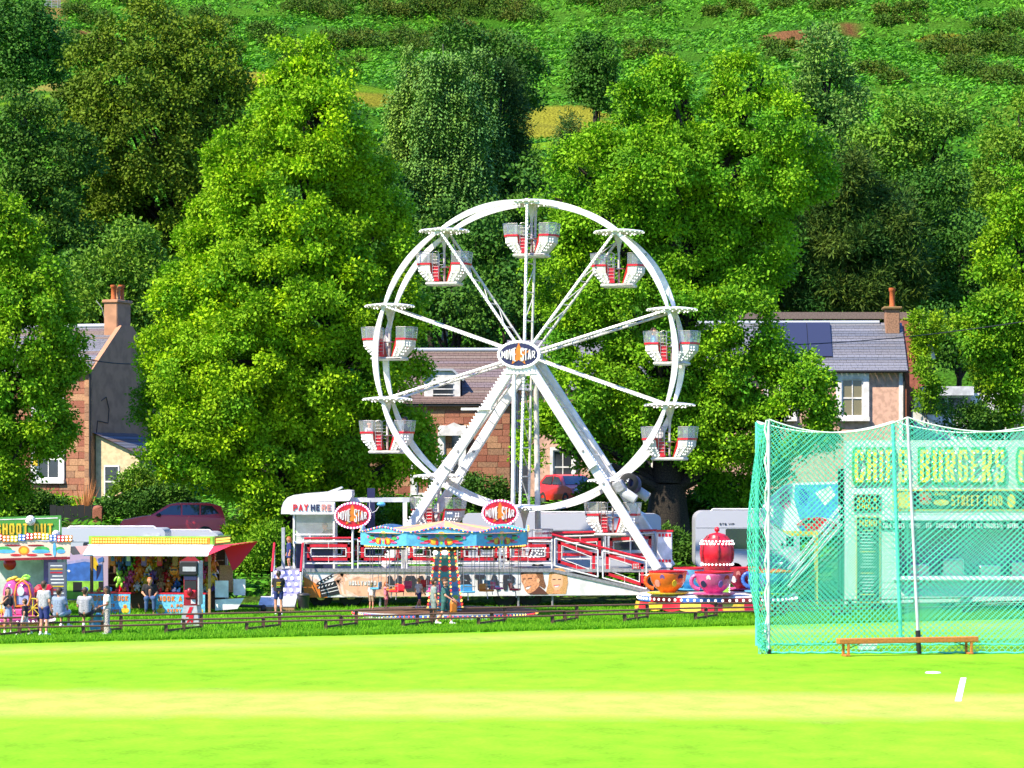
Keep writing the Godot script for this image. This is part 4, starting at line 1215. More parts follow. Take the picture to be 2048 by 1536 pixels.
	rail_panel(t, [[1110, 1077], [1196, 1100], [1196, 1154], [1110, 1132]], D, o, -0.02)
	rail_panel(t, [[1206, 1102], [1293, 1122], [1293, 1178], [1206, 1156]], D, o, -0.02)
	obj("handrail", MB.new().tube(Vector3(L.call(1104), Y.call(1069), -0.02), Vector3(L.call(1293), Y.call(1118), -0.02), 0.05, 0.05, 6), M.red_paint, t)
	rail_panel(t, [[1216, 1072], [1312, 1068], [1312, 1120], [1216, 1120]], D, o, -1.5)
	rail_panel(t, [[1114, 1075], [1210, 1072], [1210, 1120], [1114, 1120]], D, o, -1.5)
	obj("handrail", MB.new().tube(Vector3(L.call(1070), Y.call(1069), -1.5), Vector3(L.call(1318), Y.call(1062), -1.5), 0.05, 0.05, 6), M.red_paint, t)
	for u in [1216, 1264, 1312]:
		obj("railing_post", MB.new().tube(Vector3(L.call(u), deck, -1.5), Vector3(L.call(u), Y.call(1066), -1.5), 0.035, 0.035, 6), M.white_paint, t)
	# back railing
	for k in 6:
		var u := 612.0 + k * 84.0
		rail_panel(t, [[u, 1083], [u + 76, 1083], [u + 76, 1128], [u, 1128]], D, o, -3.3)
	# sign and cabinet at the ramp end
	var ex := node("exit_plate", t, Vector3(L.call(1272), Y.call(1132), 0.03))
	obj("plate", MB.new().box(Vector3.ZERO, Vector3(0.30, 0.23, 0.02)), M.red_paint, ex)
	letters("EXIT", 0.22, 0.075, Vector3(0, 0.052, 0.014), M.white_paint, ex, 0.2, 0.008)
	letters("ONLY", 0.22, 0.075, Vector3(0, -0.05, 0.014), M.white_paint, ex, 0.2, 0.008)
	var cab := node("control_cabinet", t, Vector3(L.call(1331), 0, -0.9))
	obj("body", MB.new().cbox(Vector3(0, deck + 0.72, 0), Vector3(0.58, 1.42, 0.7), 0.03), M.white_paint, cab)
	obj("red_top", MB.new().box(Vector3(0, deck + 1.46, 0), Vector3(0.66, 0.07, 0.75)), M.red_paint, cab)
	for k in 4:
		obj("red_mark", MB.new().box(Vector3(-0.2 + 0.13 * k, deck + 1.3, 0.36), Vector3(0.09, 0.12, 0.012)), M.red_paint, cab)
		obj("red_mark", MB.new().box(Vector3(-0.2 + 0.13 * k, deck + 0.3, 0.36), Vector3(0.09, 0.1, 0.012)), M.red_paint, cab)
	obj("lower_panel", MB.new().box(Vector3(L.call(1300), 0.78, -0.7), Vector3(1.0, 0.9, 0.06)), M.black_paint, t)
	# oval signs on posts
	for q in [[705, 1031, "red oval sign with pink lamps beside the pay booth window"], [1000, 1026, "red oval sign with pink lamps in front of the wheel's king post"]]:
		var s := thing("oval_sign", q[2], "sign", at(q[0], q[1], D - 0.12), 0.0, "red oval signs on the platform")
		oval_sign(s, 37.0 / LENS * D, 27.0 / LENS * D, M.red_paint, M.pink_paint, M.pink_bulb)
		obj("post", MB.new().tube(Vector3(0, -0.4, -0.1), Vector3(0, deck - s.position.y, -0.1), 0.05, 0.05, 6), M.white_paint, s)

func portraits(t: Node, D: float, o: Vector3) -> void:
	var skin := mat("print_skin", Color(0.66, 0.30, 0.14), 0.6, 0.0, noise_tex(0.04, 0.8, 3, 128, 1.15, 25), 1.5)
	var hair := mat("print_hair", Color(0.26, 0.11, 0.045), 0.6, 0.0, noise_tex(0.09, 0.5, 3, 128, 1.3, 26), 2.5)
	var blonde := mat("print_blonde", Color(0.66, 0.36, 0.13), 0.6, 0.0, noise_tex(0.09, 0.6, 3, 128, 1.3, 27), 2.5)
	var pale := mat("print_pale_skin", Color(0.72, 0.40, 0.22), 0.6)
	var ink := mat("print_brown", Color(0.10, 0.035, 0.02), 0.6)
	# a smiling man, head turned, hair swept back
	flat("print_portrait", [[1041, 1150], [1041, 1141], [1048, 1137], [1080, 1137], [1086, 1145], [1088, 1160], [1092, 1172], [1089, 1178], [1076, 1170], [1070, 1152], [1050, 1147]], D, o, hair, t, 0.010)
	flat("print_portrait", [[1042, 1150], [1058, 1145], [1072, 1147], [1077, 1158], [1079, 1168], [1076, 1176], [1068, 1184], [1056, 1187], [1050, 1181], [1047, 1170], [1043, 1164]], D, o, skin, t, 0.013)
	flat("print_portrait", [[1058, 1188], [1070, 1181], [1078, 1172], [1088, 1180], [1097, 1189], [1060, 1189]], D, o, ink, t, 0.016)
	flat("print_portrait", [[1074, 1158], [1078, 1156], [1080, 1161], [1077, 1167], [1074, 1165]], D, o, pale, t, 0.017)
	for q in [[1045, 1157, 1051, 1158.6], [1056, 1156, 1064, 1157.8]]:
		flat("print_portrait", [[q[0], q[1]], [q[2], q[1] - 0.5], [q[2], q[3]], [q[0], q[3]]], D, o, ink, t, 0.018)
	flat("print_portrait", [[1051, 1175], [1062, 1172], [1058, 1178], [1053, 1179]], D, o, M.white_paint, t, 0.018)
	flat("print_portrait", [[1050, 1174], [1063, 1171], [1062, 1172.4], [1051, 1175.4]], D, o, ink, t, 0.019)
	flat("print_portrait", [[1049, 1160], [1052, 1160], [1050, 1168], [1047, 1168]], D, o, pale, t, 0.018)
	# a woman with long fair hair
	flat("print_portrait", [[1101, 1141], [1112, 1136], [1126, 1137], [1134, 1146], [1136, 1165], [1132, 1188], [1091, 1188], [1096, 1168], [1098, 1150]], D, o, blonde, t, 0.010)
	flat("print_portrait", [[1104, 1150], [1113, 1145], [1123, 1147], [1126, 1158], [1125, 1171], [1118, 1180], [1110, 1181], [1104, 1172], [1102, 1160]], D, o, pale, t, 0.013)
	flat("print_portrait", [[1108, 1180], [1119, 1180], [1122, 1188], [1104, 1188]], D, o, skin, t, 0.0125)
	for q in [[1105, 1158], [1116, 1158]]:
		flat("print_portrait", [[q[0], q[1]], [q[0] + 6, q[1] - 0.6], [q[0] + 6, q[1] + 1.2], [q[0], q[1] + 1.6]], D, o, ink, t, 0.018)
	flat("print_portrait", [[1108, 1171], [1119, 1170], [1116, 1174.5], [1111, 1175]], D, o, M.white_paint, t, 0.018)
	flat("print_portrait", [[1107, 1170.4], [1120, 1169.2], [1119, 1170.6], [1108, 1171.8]], D, o, M.red_paint, t, 0.019)

# ---------- pay booth, gantry and bin ----------
func build_booth() -> void:
	var D := 116.4
	var o := Vector3(ax(628, D), ay(1138, D), -D)
	var t := thing("pay_booth", "white pay kiosk with PAY HERE fascia and rounded roof on the platform", "kiosk", o)
	var L := func(u: float) -> float: return ax(u, D) - o.x
	var Y := func(v: float) -> float: return ay(v, D) - o.y
	for u in [588, 668]:
		obj("corner_post", MB.new().cbox(Vector3(L.call(u), Y.call(1084), 0), Vector3(0.08, Y.call(1030) - Y.call(1138), 0.08), 0.01), M.white_paint, t)
	obj("back_wall", MB.new().box(Vector3(0, Y.call(1084), -1.7), Vector3(1.62, 2.1, 0.05)), M.pale_grey, t)
	obj("side_wall", MB.new().box(Vector3(L.call(668), Y.call(1084), -0.9), Vector3(0.05, 2.1, 1.6)), M.white_paint, t)
	obj("counter_front", MB.new().box(Vector3(0.02, Y.call(1112), 0.0), Vector3(1.44, 0.96, 0.05)), M.navy_paint, t)
	obj("counter", MB.new().cbox(Vector3(0.02, Y.call(1085), 0.06), Vector3(1.58, 0.10, 0.3), 0.02), M.white_paint, t)
	obj("window_rail", MB.new().box(Vector3(0.02, Y.call(1069), 0.02), Vector3(1.5, 0.06, 0.06)), M.white_paint, t)
	obj("mullion", MB.new().box(Vector3(L.call(620), Y.call(1076), 0.02), Vector3(0.05, 0.22, 0.05)), M.white_paint, t)
	var pane := MB.new()
	pane.quad(Vector3(L.call(590), Y.call(1030), 0.01), Vector3(L.call(666), Y.call(1030), 0.01), Vector3(L.call(666), Y.call(1084), 0.01), Vector3(L.call(590), Y.call(1084), 0.01))
	obj("pane", pane, M.clear_glass, t)
	var fas := node("fascia", t)
	obj("board", MB.new().cbox(Vector3(L.call(626), Y.call(1017), 0.12), Vector3(1.74, 0.50, 0.14), 0.03), M.white_paint, fas)
	letters("PAY", 30.0 / LENS * D, 13.0 / LENS * D, Vector3(L.call(602), Y.call(1015), 0.2), M.red_paint, fas, 0.2, 0.02)
	letters("HE", 18.0 / LENS * D, 13.0 / LENS * D, Vector3(L.call(631), Y.call(1015), 0.2), M.navy_paint, fas, 0.2, 0.02)
	letters("RE", 19.0 / LENS * D, 13.0 / LENS * D, Vector3(L.call(653), Y.call(1015), 0.2), M.salmon_paint, fas, 0.2, 0.02)
	var rp := []
	for q in [[562, 1028], [563, 1015], [567, 1004], [575, 995], [588, 990], [610, 987], [660, 983], [690, 980], [703, 981], [704, 992], [698, 1002], [600, 1004], [584, 1008], [580, 1028]]:
		rp.push_back([L.call(q[0]), Y.call(q[1])])
	obj("roof", MB.new().prism(poly(rp), -2.1, 0.02), M.white_paint, t)
	obj("roof_vent", MB.new().prism(poly([[L.call(655), Y.call(983)], [L.call(682), Y.call(973)], [L.call(684), Y.call(976)], [L.call(668), Y.call(984)]]), -1.0, -0.3), M.pale_grey, t)
	obj("skylight", MB.new().box(Vector3(L.call(625), Y.call(985.2), -0.9), Vector3(0.9, 0.02, 1.0), Basis(Vector3(0, 0, 1), 0.075)), M.window_glass, t)
	# aluminium gantry with hose reel
	var g := thing("gantry_frame", "aluminium awning frame with hanging blue hose beside the pay booth", "frame", Vector3(ax(760, 116.8), ay(1138, 116.8), -116.8))
	var gy := ay(1000, 116.8) - g.position.y
	obj("beam", MB.new().box(Vector3(0, gy, 0), Vector3(2.3, 0.16, 0.12)), M.pale_grey, g)
	obj("beam", MB.new().box(Vector3(0, gy, -1.9), Vector3(2.3, 0.16, 0.12)), M.pale_grey, g)
	obj("cross_beam", MB.new().box(Vector3(1.0, gy, -0.95), Vector3(0.1, 0.12, 1.9)), M.pale_grey, g)
	for z in [0.0, -1.9]:
		obj("post", MB.new().box(Vector3(0.94, gy * 0.5, z), Vector3(0.10, gy, 0.1)), M.white_paint, g)
	obj("dark_post", MB.new().box(Vector3(-0.42, gy * 0.5 + 0.3, -1.6), Vector3(0.3, gy + 0.3, 0.1)), M.navy_paint, g)
	obj("hose_coil", MB.new().ball(Vector3(0.05, gy - 0.16, 0.1), Vector3(0.17, 0.09, 0.1), 10, 6), M.sky_blue, g)
	obj("hose", MB.new().path([Vector3(-0.4, gy, 0.08), Vector3(-0.4, gy - 0.3, 0.09), Vector3(-0.3, gy - 0.5, 0.09), Vector3(-0.15, gy - 0.42, 0.09), Vector3(0.0, gy - 0.2, 0.09)], 0.015, 5), M.pale_grey, g)
	# black dustbin
	var b := thing("dustbin", "black plastic dustbin on the grass beside the platform stairs", "dustbin", Vector3(ax(607, 114.3), 0, -114.3))
	obj("barrel", MB.new().lathe([Vector2(0.0, 0), Vector2(0.19, 0), Vector2(0.23, 0.55), Vector2(0.245, 0.58), Vector2(0.0, 0.58)], 16), M.plastic_black, b)
	obj("lid", MB.new().lathe([Vector2(0.26, 0.58), Vector2(0.26, 0.62), Vector2(0.2, 0.66), Vector2(0.0, 0.68)], 16), M.plastic_black, b)
	# yellow toy horse seat behind the railing
	var h := thing("rocking_animal", "yellow moulded animal seat behind the platform railing", "toy animal", Vector3(ax(632, 117.0), ay(1138, 117.0), -117.0))
	obj("body", MB.new().ball(Vector3(0.0, 0.42, 0), Vector3(0.48, 0.28, 0.26), 14, 9).ball(Vector3(0.34, 0.32, 0.1), Vector3(0.2, 0.28, 0.12), 10, 7).ball(Vector3(-0.34, 0.32, 0.1), Vector3(0.2, 0.3, 0.12), 10, 7), M.yellow_paint, h)
	obj("neck", MB.new().tube(Vector3(0.12, 0.5, 0), Vector3(0.0, 1.1, 0), 0.15, 0.1, 10), M.yellow_paint, h)
	obj("head", MB.new().ball(Vector3(-0.06, 1.14, 0), Vector3(0.2, 0.12, 0.11), 10, 7), M.yellow_paint, h)

# ---------- children's swing ride ----------
func build_swing_ride() -> void:
	var D := 110.4
	var o := Vector3(ax(890, D), 0, -D)
	var t := thing("swing_ride", "small blue chair swing ride with orange striped top and painted rounding boards", "fairground ride", o)
	var R := 184.0 / LENS * D
	obj("base_deck", MB.new().lathe([Vector2(R * 0.94, 0.0), Vector2(R, 0.06), Vector2(R, 0.16), Vector2(R * 0.99, 0.20), Vector2(0.0, 0.22)], 48), M.wood_brown, t)
	var bands := [[0.02, 0.08, M.white_paint, 1.006], [0.085, 0.17, M.blue_paint, 1.004], [0.175, 0.21, M.pale_grey, 1.002]]
	for q in bands:
		obj("base_band", MB.new().lathe([Vector2(R * q[3], q[0]), Vector2(R * q[3], q[1])], 48), q[2], t)
	var am := []
	var rd := []
	for i in 120:
		var a := TAU * i / 120.0
		(am if i % 10 < 5 else rd).push_back(Vector3(cos(a) * R * 1.008, 0.128, sin(a) * R * 1.008))
	kind(obj("base_lamps", beads(am, 0.035), M.amber_bulb, t), "stuff")
	kind(obj("base_lamps", beads(rd, 0.035), M.red_bulb, t), "stuff")
	# tower
	var y1 := ay(1098, D)
	var k := 8
	for i in k:
		var a0 := TAU * (i + 0.5) / k + PI / 2
		var a1 := TAU * (i + 1.5) / k + PI / 2
		var b := MB.new()
		var p := func(a: float, r: float, y: float) -> Vector3: return Vector3(cos(a) * r, y, sin(a) * r)
		b.quad(p.call(a1, 0.36, y1), p.call(a0, 0.36, y1), p.call(a0, 0.66, 0.22), p.call(a1, 0.66, 0.22))
		obj("tower_panel", b, M.sky_blue if i % 2 == 0 else M.teal_paint, t)
		var la := []
		var lr := []
		for j in 17:
			var f := j / 16.0
			var q: Vector3 = p.call(a0, lerpf(0.69, 0.38, f), lerpf(0.3, y1 - 0.05, f))
			(la if j % 2 == 0 else lr).push_back(q)
		kind(obj("tower_lamps", beads(la, 0.045), M.amber_bulb, t), "stuff")
		kind(obj("tower_lamps", beads(lr, 0.045), M.red_bulb, t), "stuff")
		# painted scrolls on the panel
		var am2 := (a0 + a1) * 0.5
		var cosm := cos(PI / k)
		for q in [[1.75, 0.16, M.red_paint, 0.12], [1.35, 0.13, M.orange_paint, 0.1], [1.0, 0.17, M.blue_paint, 0.1], [0.7, 0.16, M.lime_paint, 0.09], [0.45, 0.2, M.red_paint, 0.1]]:
			var f: float = (q[0] - 0.22) / (y1 - 0.22)
			var rr := (lerpf(0.66, 0.36, f)) * cosm + 0.006
			var n := Vector3(cos(am2), 0.13, sin(am2)).normalized()
			var sd := Vector3(-sin(am2), 0, cos(am2))
			obj("painted_scroll", MB.new().prism(oval(q[1], q[3], 10), 0, 0.006, Vector3(cos(am2) * rr, q[0], sin(am2) * rr), Basis(n.cross(sd).cross(n) * -1.0, n.cross(sd) * -1.0, n)), q[2], t)
		obj("tower_star", MB.new().prism(star_shape(0.08), 0, 0.006, Vector3(cos(am2) * 0.40, y1 - 0.3, sin(am2) * 0.40), Basis(Vector3(sin(am2), 0, -cos(am2)), Vector3.UP, Vector3(cos(am2), 0, sin(am2)))), M.white_paint, t)
	obj("floodlight", MB.new().ball(Vector3(0.0, y1 - 0.12, 0.45), Vector3(0.13, 0.09, 0.06), 10, 6), M.white_bulb, t)
	obj("floodlight", MB.new().ball(Vector3(-0.35, y1 - 0.12, 0.3), Vector3(0.1, 0.08, 0.06), 10, 6), M.white_bulb, t)
	obj("tower_head", MB.new().lathe([Vector2(0.3, y1 - 0.1), Vector2(0.55, y1), Vector2(0.55, y1 + 0.12), Vector2(0.2, y1 + 0.2)], 16), M.wood_brown, t)
	# rounding boards: eight curved panels with scalloped tops
	var yb := ay(1088, D)
	var RC := 178.0 / LENS * D
	for i in k:
		var a0 := TAU * (i + 0.5) / k + PI / 2 + 0.02
		var a1 := a0 + TAU / k
		var c0 := Vector3(cos(a0) * RC, 0, sin(a0) * RC)
		var c1 := Vector3(cos(a1) * RC, 0, sin(a1) * RC)
		var w := (c1 - c0).length()
		var ex := (c0 - c1).normalized()
		var mid := (c0 + c1) * 0.5
		var ez := Vector3(mid.x, 0, mid.z).normalized()
		var bs := Basis(ex, Vector3.UP, ez)
		var bn := node("rounding_board", t)
		var pts := PackedVector2Array()
		var steps := 16
		var tops := []
		for j in steps + 1:
			var f := float(j) / steps
			pts.push_back(Vector2(lerpf(-w / 2, w / 2, f), -0.03 + 0.05 * pow(absf(f - 0.5) * 2.0, 2.0)))
		for j in steps + 1:
			var f := 1.0 - float(j) / steps
			var h := 0.53 + 0.17 * (0.5 + 0.5 * cos((f - 0.5) * TAU))
			pts.push_back(Vector2(lerpf(-w / 2, w / 2, f), h))
			tops.push_back(mid + Vector3(0, yb, 0) + bs * Vector3(lerpf(-w / 2, w / 2, f), h - 0.03, 0.03))
		var org := mid + Vector3(0, yb, 0)
		obj("board", MB.new().prism(pts, -0.04, 0.0, org, bs), M.sky_blue, bn)
		kind(obj("board_lamps", beads(tops.slice(1, steps, 2), 0.035), M.amber_bulb, bn), "stuff")
		kind(obj("board_lamps", beads(tops.slice(2, steps, 2), 0.035), M.red_bulb, bn), "stuff")
		obj("board_edge", MB.new().path(tops, 0.02, 4), M.blue_paint, bn)
		# painted flower pattern, mirror-symmetrical
		var art := [[0.0, 0.27, 0.10, 0.10, M.salmon_paint], [0.0, 0.12, 0.05, 0.07, M.lime_paint], [0.0, 0.46, 0.12, 0.06, M.yellow_paint]]
		for s in [-1.0, 1.0]:
			art += [[s * 0.27, 0.18, 0.17, 0.14, M.orange_paint], [s * 0.27, 0.17, 0.10, 0.08, M.yellow_paint], [s * 0.36, 0.36, 0.16, 0.085, M.blue_paint], [s * 0.50, 0.17, 0.12, 0.06, M.red_paint], [s * 0.62, 0.26, 0.16, 0.055, M.green_paint], [s * 0.60, 0.35, 0.13, 0.035, M.wood_brown], [s * 0.82, 0.30, 0.05, 0.05, M.pink_paint], [s * 0.62, 0.12, 0.16, 0.03, M.pink_paint], [s * 0.14, 0.37, 0.07, 0.05, M.green_paint], [s * 0.16, 0.13, 0.05, 0.09, M.red_paint]]
		var zz := 0.004
		for q in art:
			if absf(q[0]) + q[2] < w * 0.5:
				obj("painted_flower", MB.new().prism(oval(q[2], q[3], 12, Vector2(q[0], q[1])), zz - 0.003, zz, org, bs), q[4], bn)
				zz += 0.0015
		# sweep arm above the seats
		obj("sweep_arm", MB.new().box(Vector3(mid.x, 0, mid.z) * 0.5 + Vector3(0, yb + 0.02, 0), Vector3(0.1, 0.08, RC * 0.85), Basis(ex, Vector3.UP, ez)), M.grey_paint, bn)
	# striped top
	for i in 16:
		var a0 := TAU * i / 16.0
		obj("canopy_stripe", MB.new().lathe([Vector2(RC * 0.98, yb + 0.45), Vector2(RC * 0.5, yb + 0.63), Vector2(0.0, yb + 0.86)], 3, Vector3.ZERO, Basis(), a0, a0 + TAU / 16.0), M.salmon_paint if i % 2 == 0 else mat("stripe_peach", Color(0.75, 0.42, 0.14), 0.6), t)
	var under := []
	for i in 90:
		var a := TAU * i / 90.0
		under.push_back(Vector3(cos(a) * RC * 0.9, yb - 0.04, sin(a) * RC * 0.9))
	kind(obj("under_lamps", beads(under, 0.035), M.amber_bulb, t), "stuff")
	# seats on chains
	var seat_cols := [M.red_paint, M.orange_paint, M.sky_blue, M.pink_paint]
	for i in 12:
		var a := TAU * (i + 0.35) / 12.0
		var rr := RC * (0.80 if i % 2 == 0 else 0.62)
		var n := node("swing_seat", t, Vector3(cos(a) * rr, ay(1178, D), sin(a) * rr), -a + PI / 2)
		var top := yb - 0.12 - ay(1178, D)
		obj("chair", MB.new().cbox(Vector3(0, 0, 0), Vector3(0.46, 0.07, 0.36), 0.02).cbox(Vector3(0, 0.14, -0.17), Vector3(0.46, 0.22, 0.05), 0.02), seat_cols[i % 4], n)
		var ch := MB.new()
		for s in [[-0.21, -0.16], [0.21, -0.16], [-0.21, 0.16], [0.21, 0.16]]:
			ch.tube(Vector3(s[0], 0, s[1]), Vector3(s[0], top, s[1]), 0.011, 0.011, 4)
		kind(obj("chains", ch, M.dull_steel, n), "stuff")
		obj("safety_bar", MB.new().box(Vector3(0, 0.2, 0.17), Vector3(0.46, 0.03, 0.03)), M.dull_steel, n)
		obj("hanger", MB.new().box(Vector3(0, top, 0), Vector3(0.52, 0.06, 0.4)), M.wood_brown, n)
		obj("foot_bar", MB.new().tube(Vector3(0, 0, 0), Vector3(0, -0.3, 0.05), 0.02, 0.02, 4), M.dull_steel, n)

# ---------- teacup ride ----------
func cup_profile() -> Array:
	return [Vector2(0.28, 0.0), Vector2(0.30, 0.06), Vector2(0.36, 0.12), Vector2(0.52, 0.26), Vector2(0.64, 0.46), Vector2(0.695, 0.70), Vector2(0.71, 0.80), Vector2(0.69, 0.83), Vector2(0.66, 0.80), Vector2(0.62, 0.5), Vector2(0.45, 0.28), Vector2(0.0, 0.24)]
func build_teacups() -> void:
	var D := 114.0
	var o := Vector3(ax(1434, D), 0, -D)
	var t := thing("teacup_ride", "round teacup ride platform with red teapot tower and lamp-studded rim", "fairground ride", o)
	var R := 157.0 / LENS * D
	obj("rim", MB.new().lathe([Vector2(R * 0.93, 0.38), Vector2(R * 0.99, 0.40), Vector2(R, 0.44), Vector2(R, 0.64), Vector2(R * 0.99, 0.68), Vector2(0.0, 0.70)], 56), M.cream_paint, t)
	var cols := [M.red_paint, M.blue_paint, M.dark_red, M.blue_paint]
	for i in 12:
		obj("rim_panel", MB.new().lathe([Vector2(R * 1.006, 0.43), Vector2(R * 1.006, 0.62)], 6, Vector3.ZERO, Basis(), TAU * i / 12.0, TAU * (i + 1) / 12.0), cols[i % 4], t)
	var pts := []
	for i in 72:
		var a := TAU * i / 72.0
		pts.push_back(Vector3(cos(a) * R * 1.01, 0.53, sin(a) * R * 1.01))
	kind(obj("rim_lamps", beads(pts, 0.055), M.white_bulb, t), "stuff")
	# scalloped apron in red and yellow
	for i in 24:
		var a0 := TAU * i / 24.0
		var b := MB.new()
		for j in 6:
			var f0 := j / 6.0
			var f1 := (j + 1) / 6.0
			var p := func(f: float, y: float, r: float) -> Vector3: return Vector3(cos(a0 + f * TAU / 24.0) * r, y, sin(a0 + f * TAU / 24.0) * r)
			b.quad(p.call(f1, 0.40, R * 1.03), p.call(f0, 0.40, R * 1.03), p.call(f0, 0.17 - 0.07 * sin(PI * f0), R * 1.05), p.call(f1, 0.17 - 0.07 * sin(PI * f1), R * 1.05))
		obj("apron_scallop", b, M.red_paint if i % 2 == 0 else M.yellow_paint, t)
	obj("chassis", MB.new().lathe([Vector2(R * 0.9, 0.0), Vector2(R * 0.92, 0.36)], 32), M.black_paint, t)
	# teapot tower
	var tp := node("teapot_tower", t)
	obj("column", MB.new().lathe([Vector2(0.5, 0.7), Vector2(0.52, 1.2), Vector2(0.5, 1.62), Vector2(0.58, 1.68), Vector2(0.6, 1.78)], 24), M.red_paint, tp)
	obj("pot", MB.new().lathe([Vector2(0.52, 1.80), Vector2(0.62, 1.9), Vector2(0.66, 2.2), Vector2(0.63, 2.5), Vector2(0.52, 2.72), Vector2(0.36, 2.82), Vector2(0.36, 2.86), Vector2(0.3, 2.92), Vector2(0.0, 3.0)], 28), M.red_paint, tp)
	obj("lid_knob", MB.new().ball(Vector3(0, 3.1, 0), Vector3(0.1, 0.1, 0.1), 12, 8).tube(Vector3(0, 2.95, 0), Vector3(0, 3.05, 0), 0.04, 0.04, 6), M.red_paint, tp)
	for i in 6:
		var a := TAU * i / 6.0 + 0.5
		obj("rib", MB.new().path([Vector3(cos(a) * 0.55, 1.82, sin(a) * 0.55), Vector3(cos(a) * 0.66, 2.05, sin(a) * 0.66), Vector3(cos(a) * 0.67, 2.3, sin(a) * 0.67), Vector3(cos(a) * 0.6, 2.6, sin(a) * 0.6), Vector3(cos(a) * 0.38, 2.84, sin(a) * 0.38)], 0.05, 6), M.dark_red, tp)
	var lp := []
	for i in 26:
		var a := TAU * i / 26.0
		lp.push_back(Vector3(cos(a) * 0.585, 2.66, sin(a) * 0.585))
		lp.push_back(Vector3(cos(a + 0.1) * 0.635, 2.56, sin(a + 0.1) * 0.635))
		lp.push_back(Vector3(cos(a) * 0.61, 1.78, sin(a) * 0.61))
	kind(obj("pot_lamps", beads(lp, 0.042), M.white_bulb, tp), "stuff")
	var nb := node("notice", tp, Vector3(0.12, 0, 0.56))
	obj("board", MB.new().box(Vector3(0.02, 1.18, 0), Vector3(0.52, 0.42, 0.03)), M.yellow_paint, nb)
	obj("board", MB.new().box(Vector3(0.02, 0.84, 0), Vector3(0.52, 0.27, 0.03)), M.lime_paint, nb)
	for i in 5:
		obj("line", MB.new().box(Vector3(0.02, 1.32 - i * 0.075, 0.018), Vector3(0.36 - 0.05 * (i % 2), 0.02, 0.004)), M.slate_ink, nb)
	var nl := []
	for i in 8:
		nl.push_back(Vector3(0.31, 0.75 + 0.09 * i, 0.02))
	kind(obj("notice_lamps", beads(nl, 0.03), M.white_bulb, nb), "stuff")
	# cups
	var defs := [[1336, 112.2, mat("cup_orange", Color(0.72, 0.13, 0.02), 0.2), M.red_paint, M.yellow_paint, "glossy orange teacup with red rim on yellow saucer"], [1428, 111.4, M.pink_paint, M.red_paint, M.pink_paint, "glossy pink teacup at the front of the teacup ride"], [1384, 115.8, M.sky_blue, M.red_paint, M.sky_blue, "blue teacup at the back of the ride, between orange and pink cups"], [1487, 116.0, M.dark_red, M.red_paint, M.pink_paint, "dark red teacup at the back beside the teapot"], [1530, 113.6, M.blue_paint, M.red_paint, M.sky_blue, "blue teacup at the net edge of the teacup ride"], [1545, 112.0, M.sky_blue, M.orange_paint, M.lime_paint, "cyan teacup seen through the green net"]]
	for q in defs:
		var c := thing("teacup_car", q[5], "teacup", Vector3(ax(q[0], q[1]), 0.70, -q[1]), 0.0, "cars of the teacup ride")
		var paint: StandardMaterial3D = q[2].duplicate()
		paint.roughness = 0.12
		paint.clearcoat_enabled = true
		paint.clearcoat = 0.8
		obj("saucer", MB.new().lathe([Vector2(0.0, 0.005), Vector2(0.62, 0.01), Vector2(0.78, 0.07), Vector2(0.78, 0.1), Vector2(0.6, 0.05), Vector2(0.0, 0.05)], 28), q[4], c)
		var cup := MB.new()
		cup.lathe(cup_profile(), 32, Vector3(0, 0.05, 0))
		obj("cup", cup, paint, c)
		obj("lip", MB.new().lathe([Vector2(0.70, 0.80), Vector2(0.73, 0.84), Vector2(0.73, 0.88), Vector2(0.66, 0.88), Vector2(0.65, 0.82)], 32, Vector3(0, 0.02, 0)), q[3], c)
		var hp := []
		for i in 9:
			var a := -PI / 2 + PI * i / 8.0
			hp.push_back(Vector3(-0.62 - cos(a) * 0.27 + 0.08 * (1.0 - i / 8.0), 0.5 + sin(a) * 0.26, 0.1))
		obj("handle", MB.new().path(hp, 0.075, 8), q[2] if q[2] != M.orange_paint else M.red_paint, c)
		obj("seat", MB.new().lathe([Vector2(0.0, 0.42), Vector2(0.55, 0.42), Vector2(0.6, 0.5)], 20), M.dark_red, c)
		obj("turn_wheel", MB.new().lathe([Vector2(0.0, 0.72), Vector2(0.22, 0.72), Vector2(0.24, 0.75), Vector2(0.22, 0.78), Vector2(0.0, 0.78)], 16).tube(Vector3(0, 0.3, 0), Vector3(0, 0.72, 0), 0.04, 0.04, 6), M.steel, c)
		# painted blossoms wrapped on the front of the cup
		var pal := [M.yellow_paint, M.red_paint, M.purple_paint, M.salmon_paint, M.white_paint, M.navy_paint]
		for i in 7:
			var a := PI * (0.16 + 0.115 * i)
			var y := 0.5 + 0.13 * sin(i * 2.1)
			var r := 0.655 if y > 0.55 else 0.615
			var n := Vector3(cos(a), -0.35, sin(a)).normalized()
			var sx := Vector3(sin(a), 0, -cos(a))
			obj("painted_blossom", MB.new().prism(oval(0.09 + 0.03 * (i % 2), 0.10 + 0.02 * (i % 3), 9), -0.03, 0.022, Vector3(cos(a) * r, y + 0.06, sin(a) * r), Basis(sx, n.cross(sx), n)), pal[(i + int(q[0])) % 6], c)

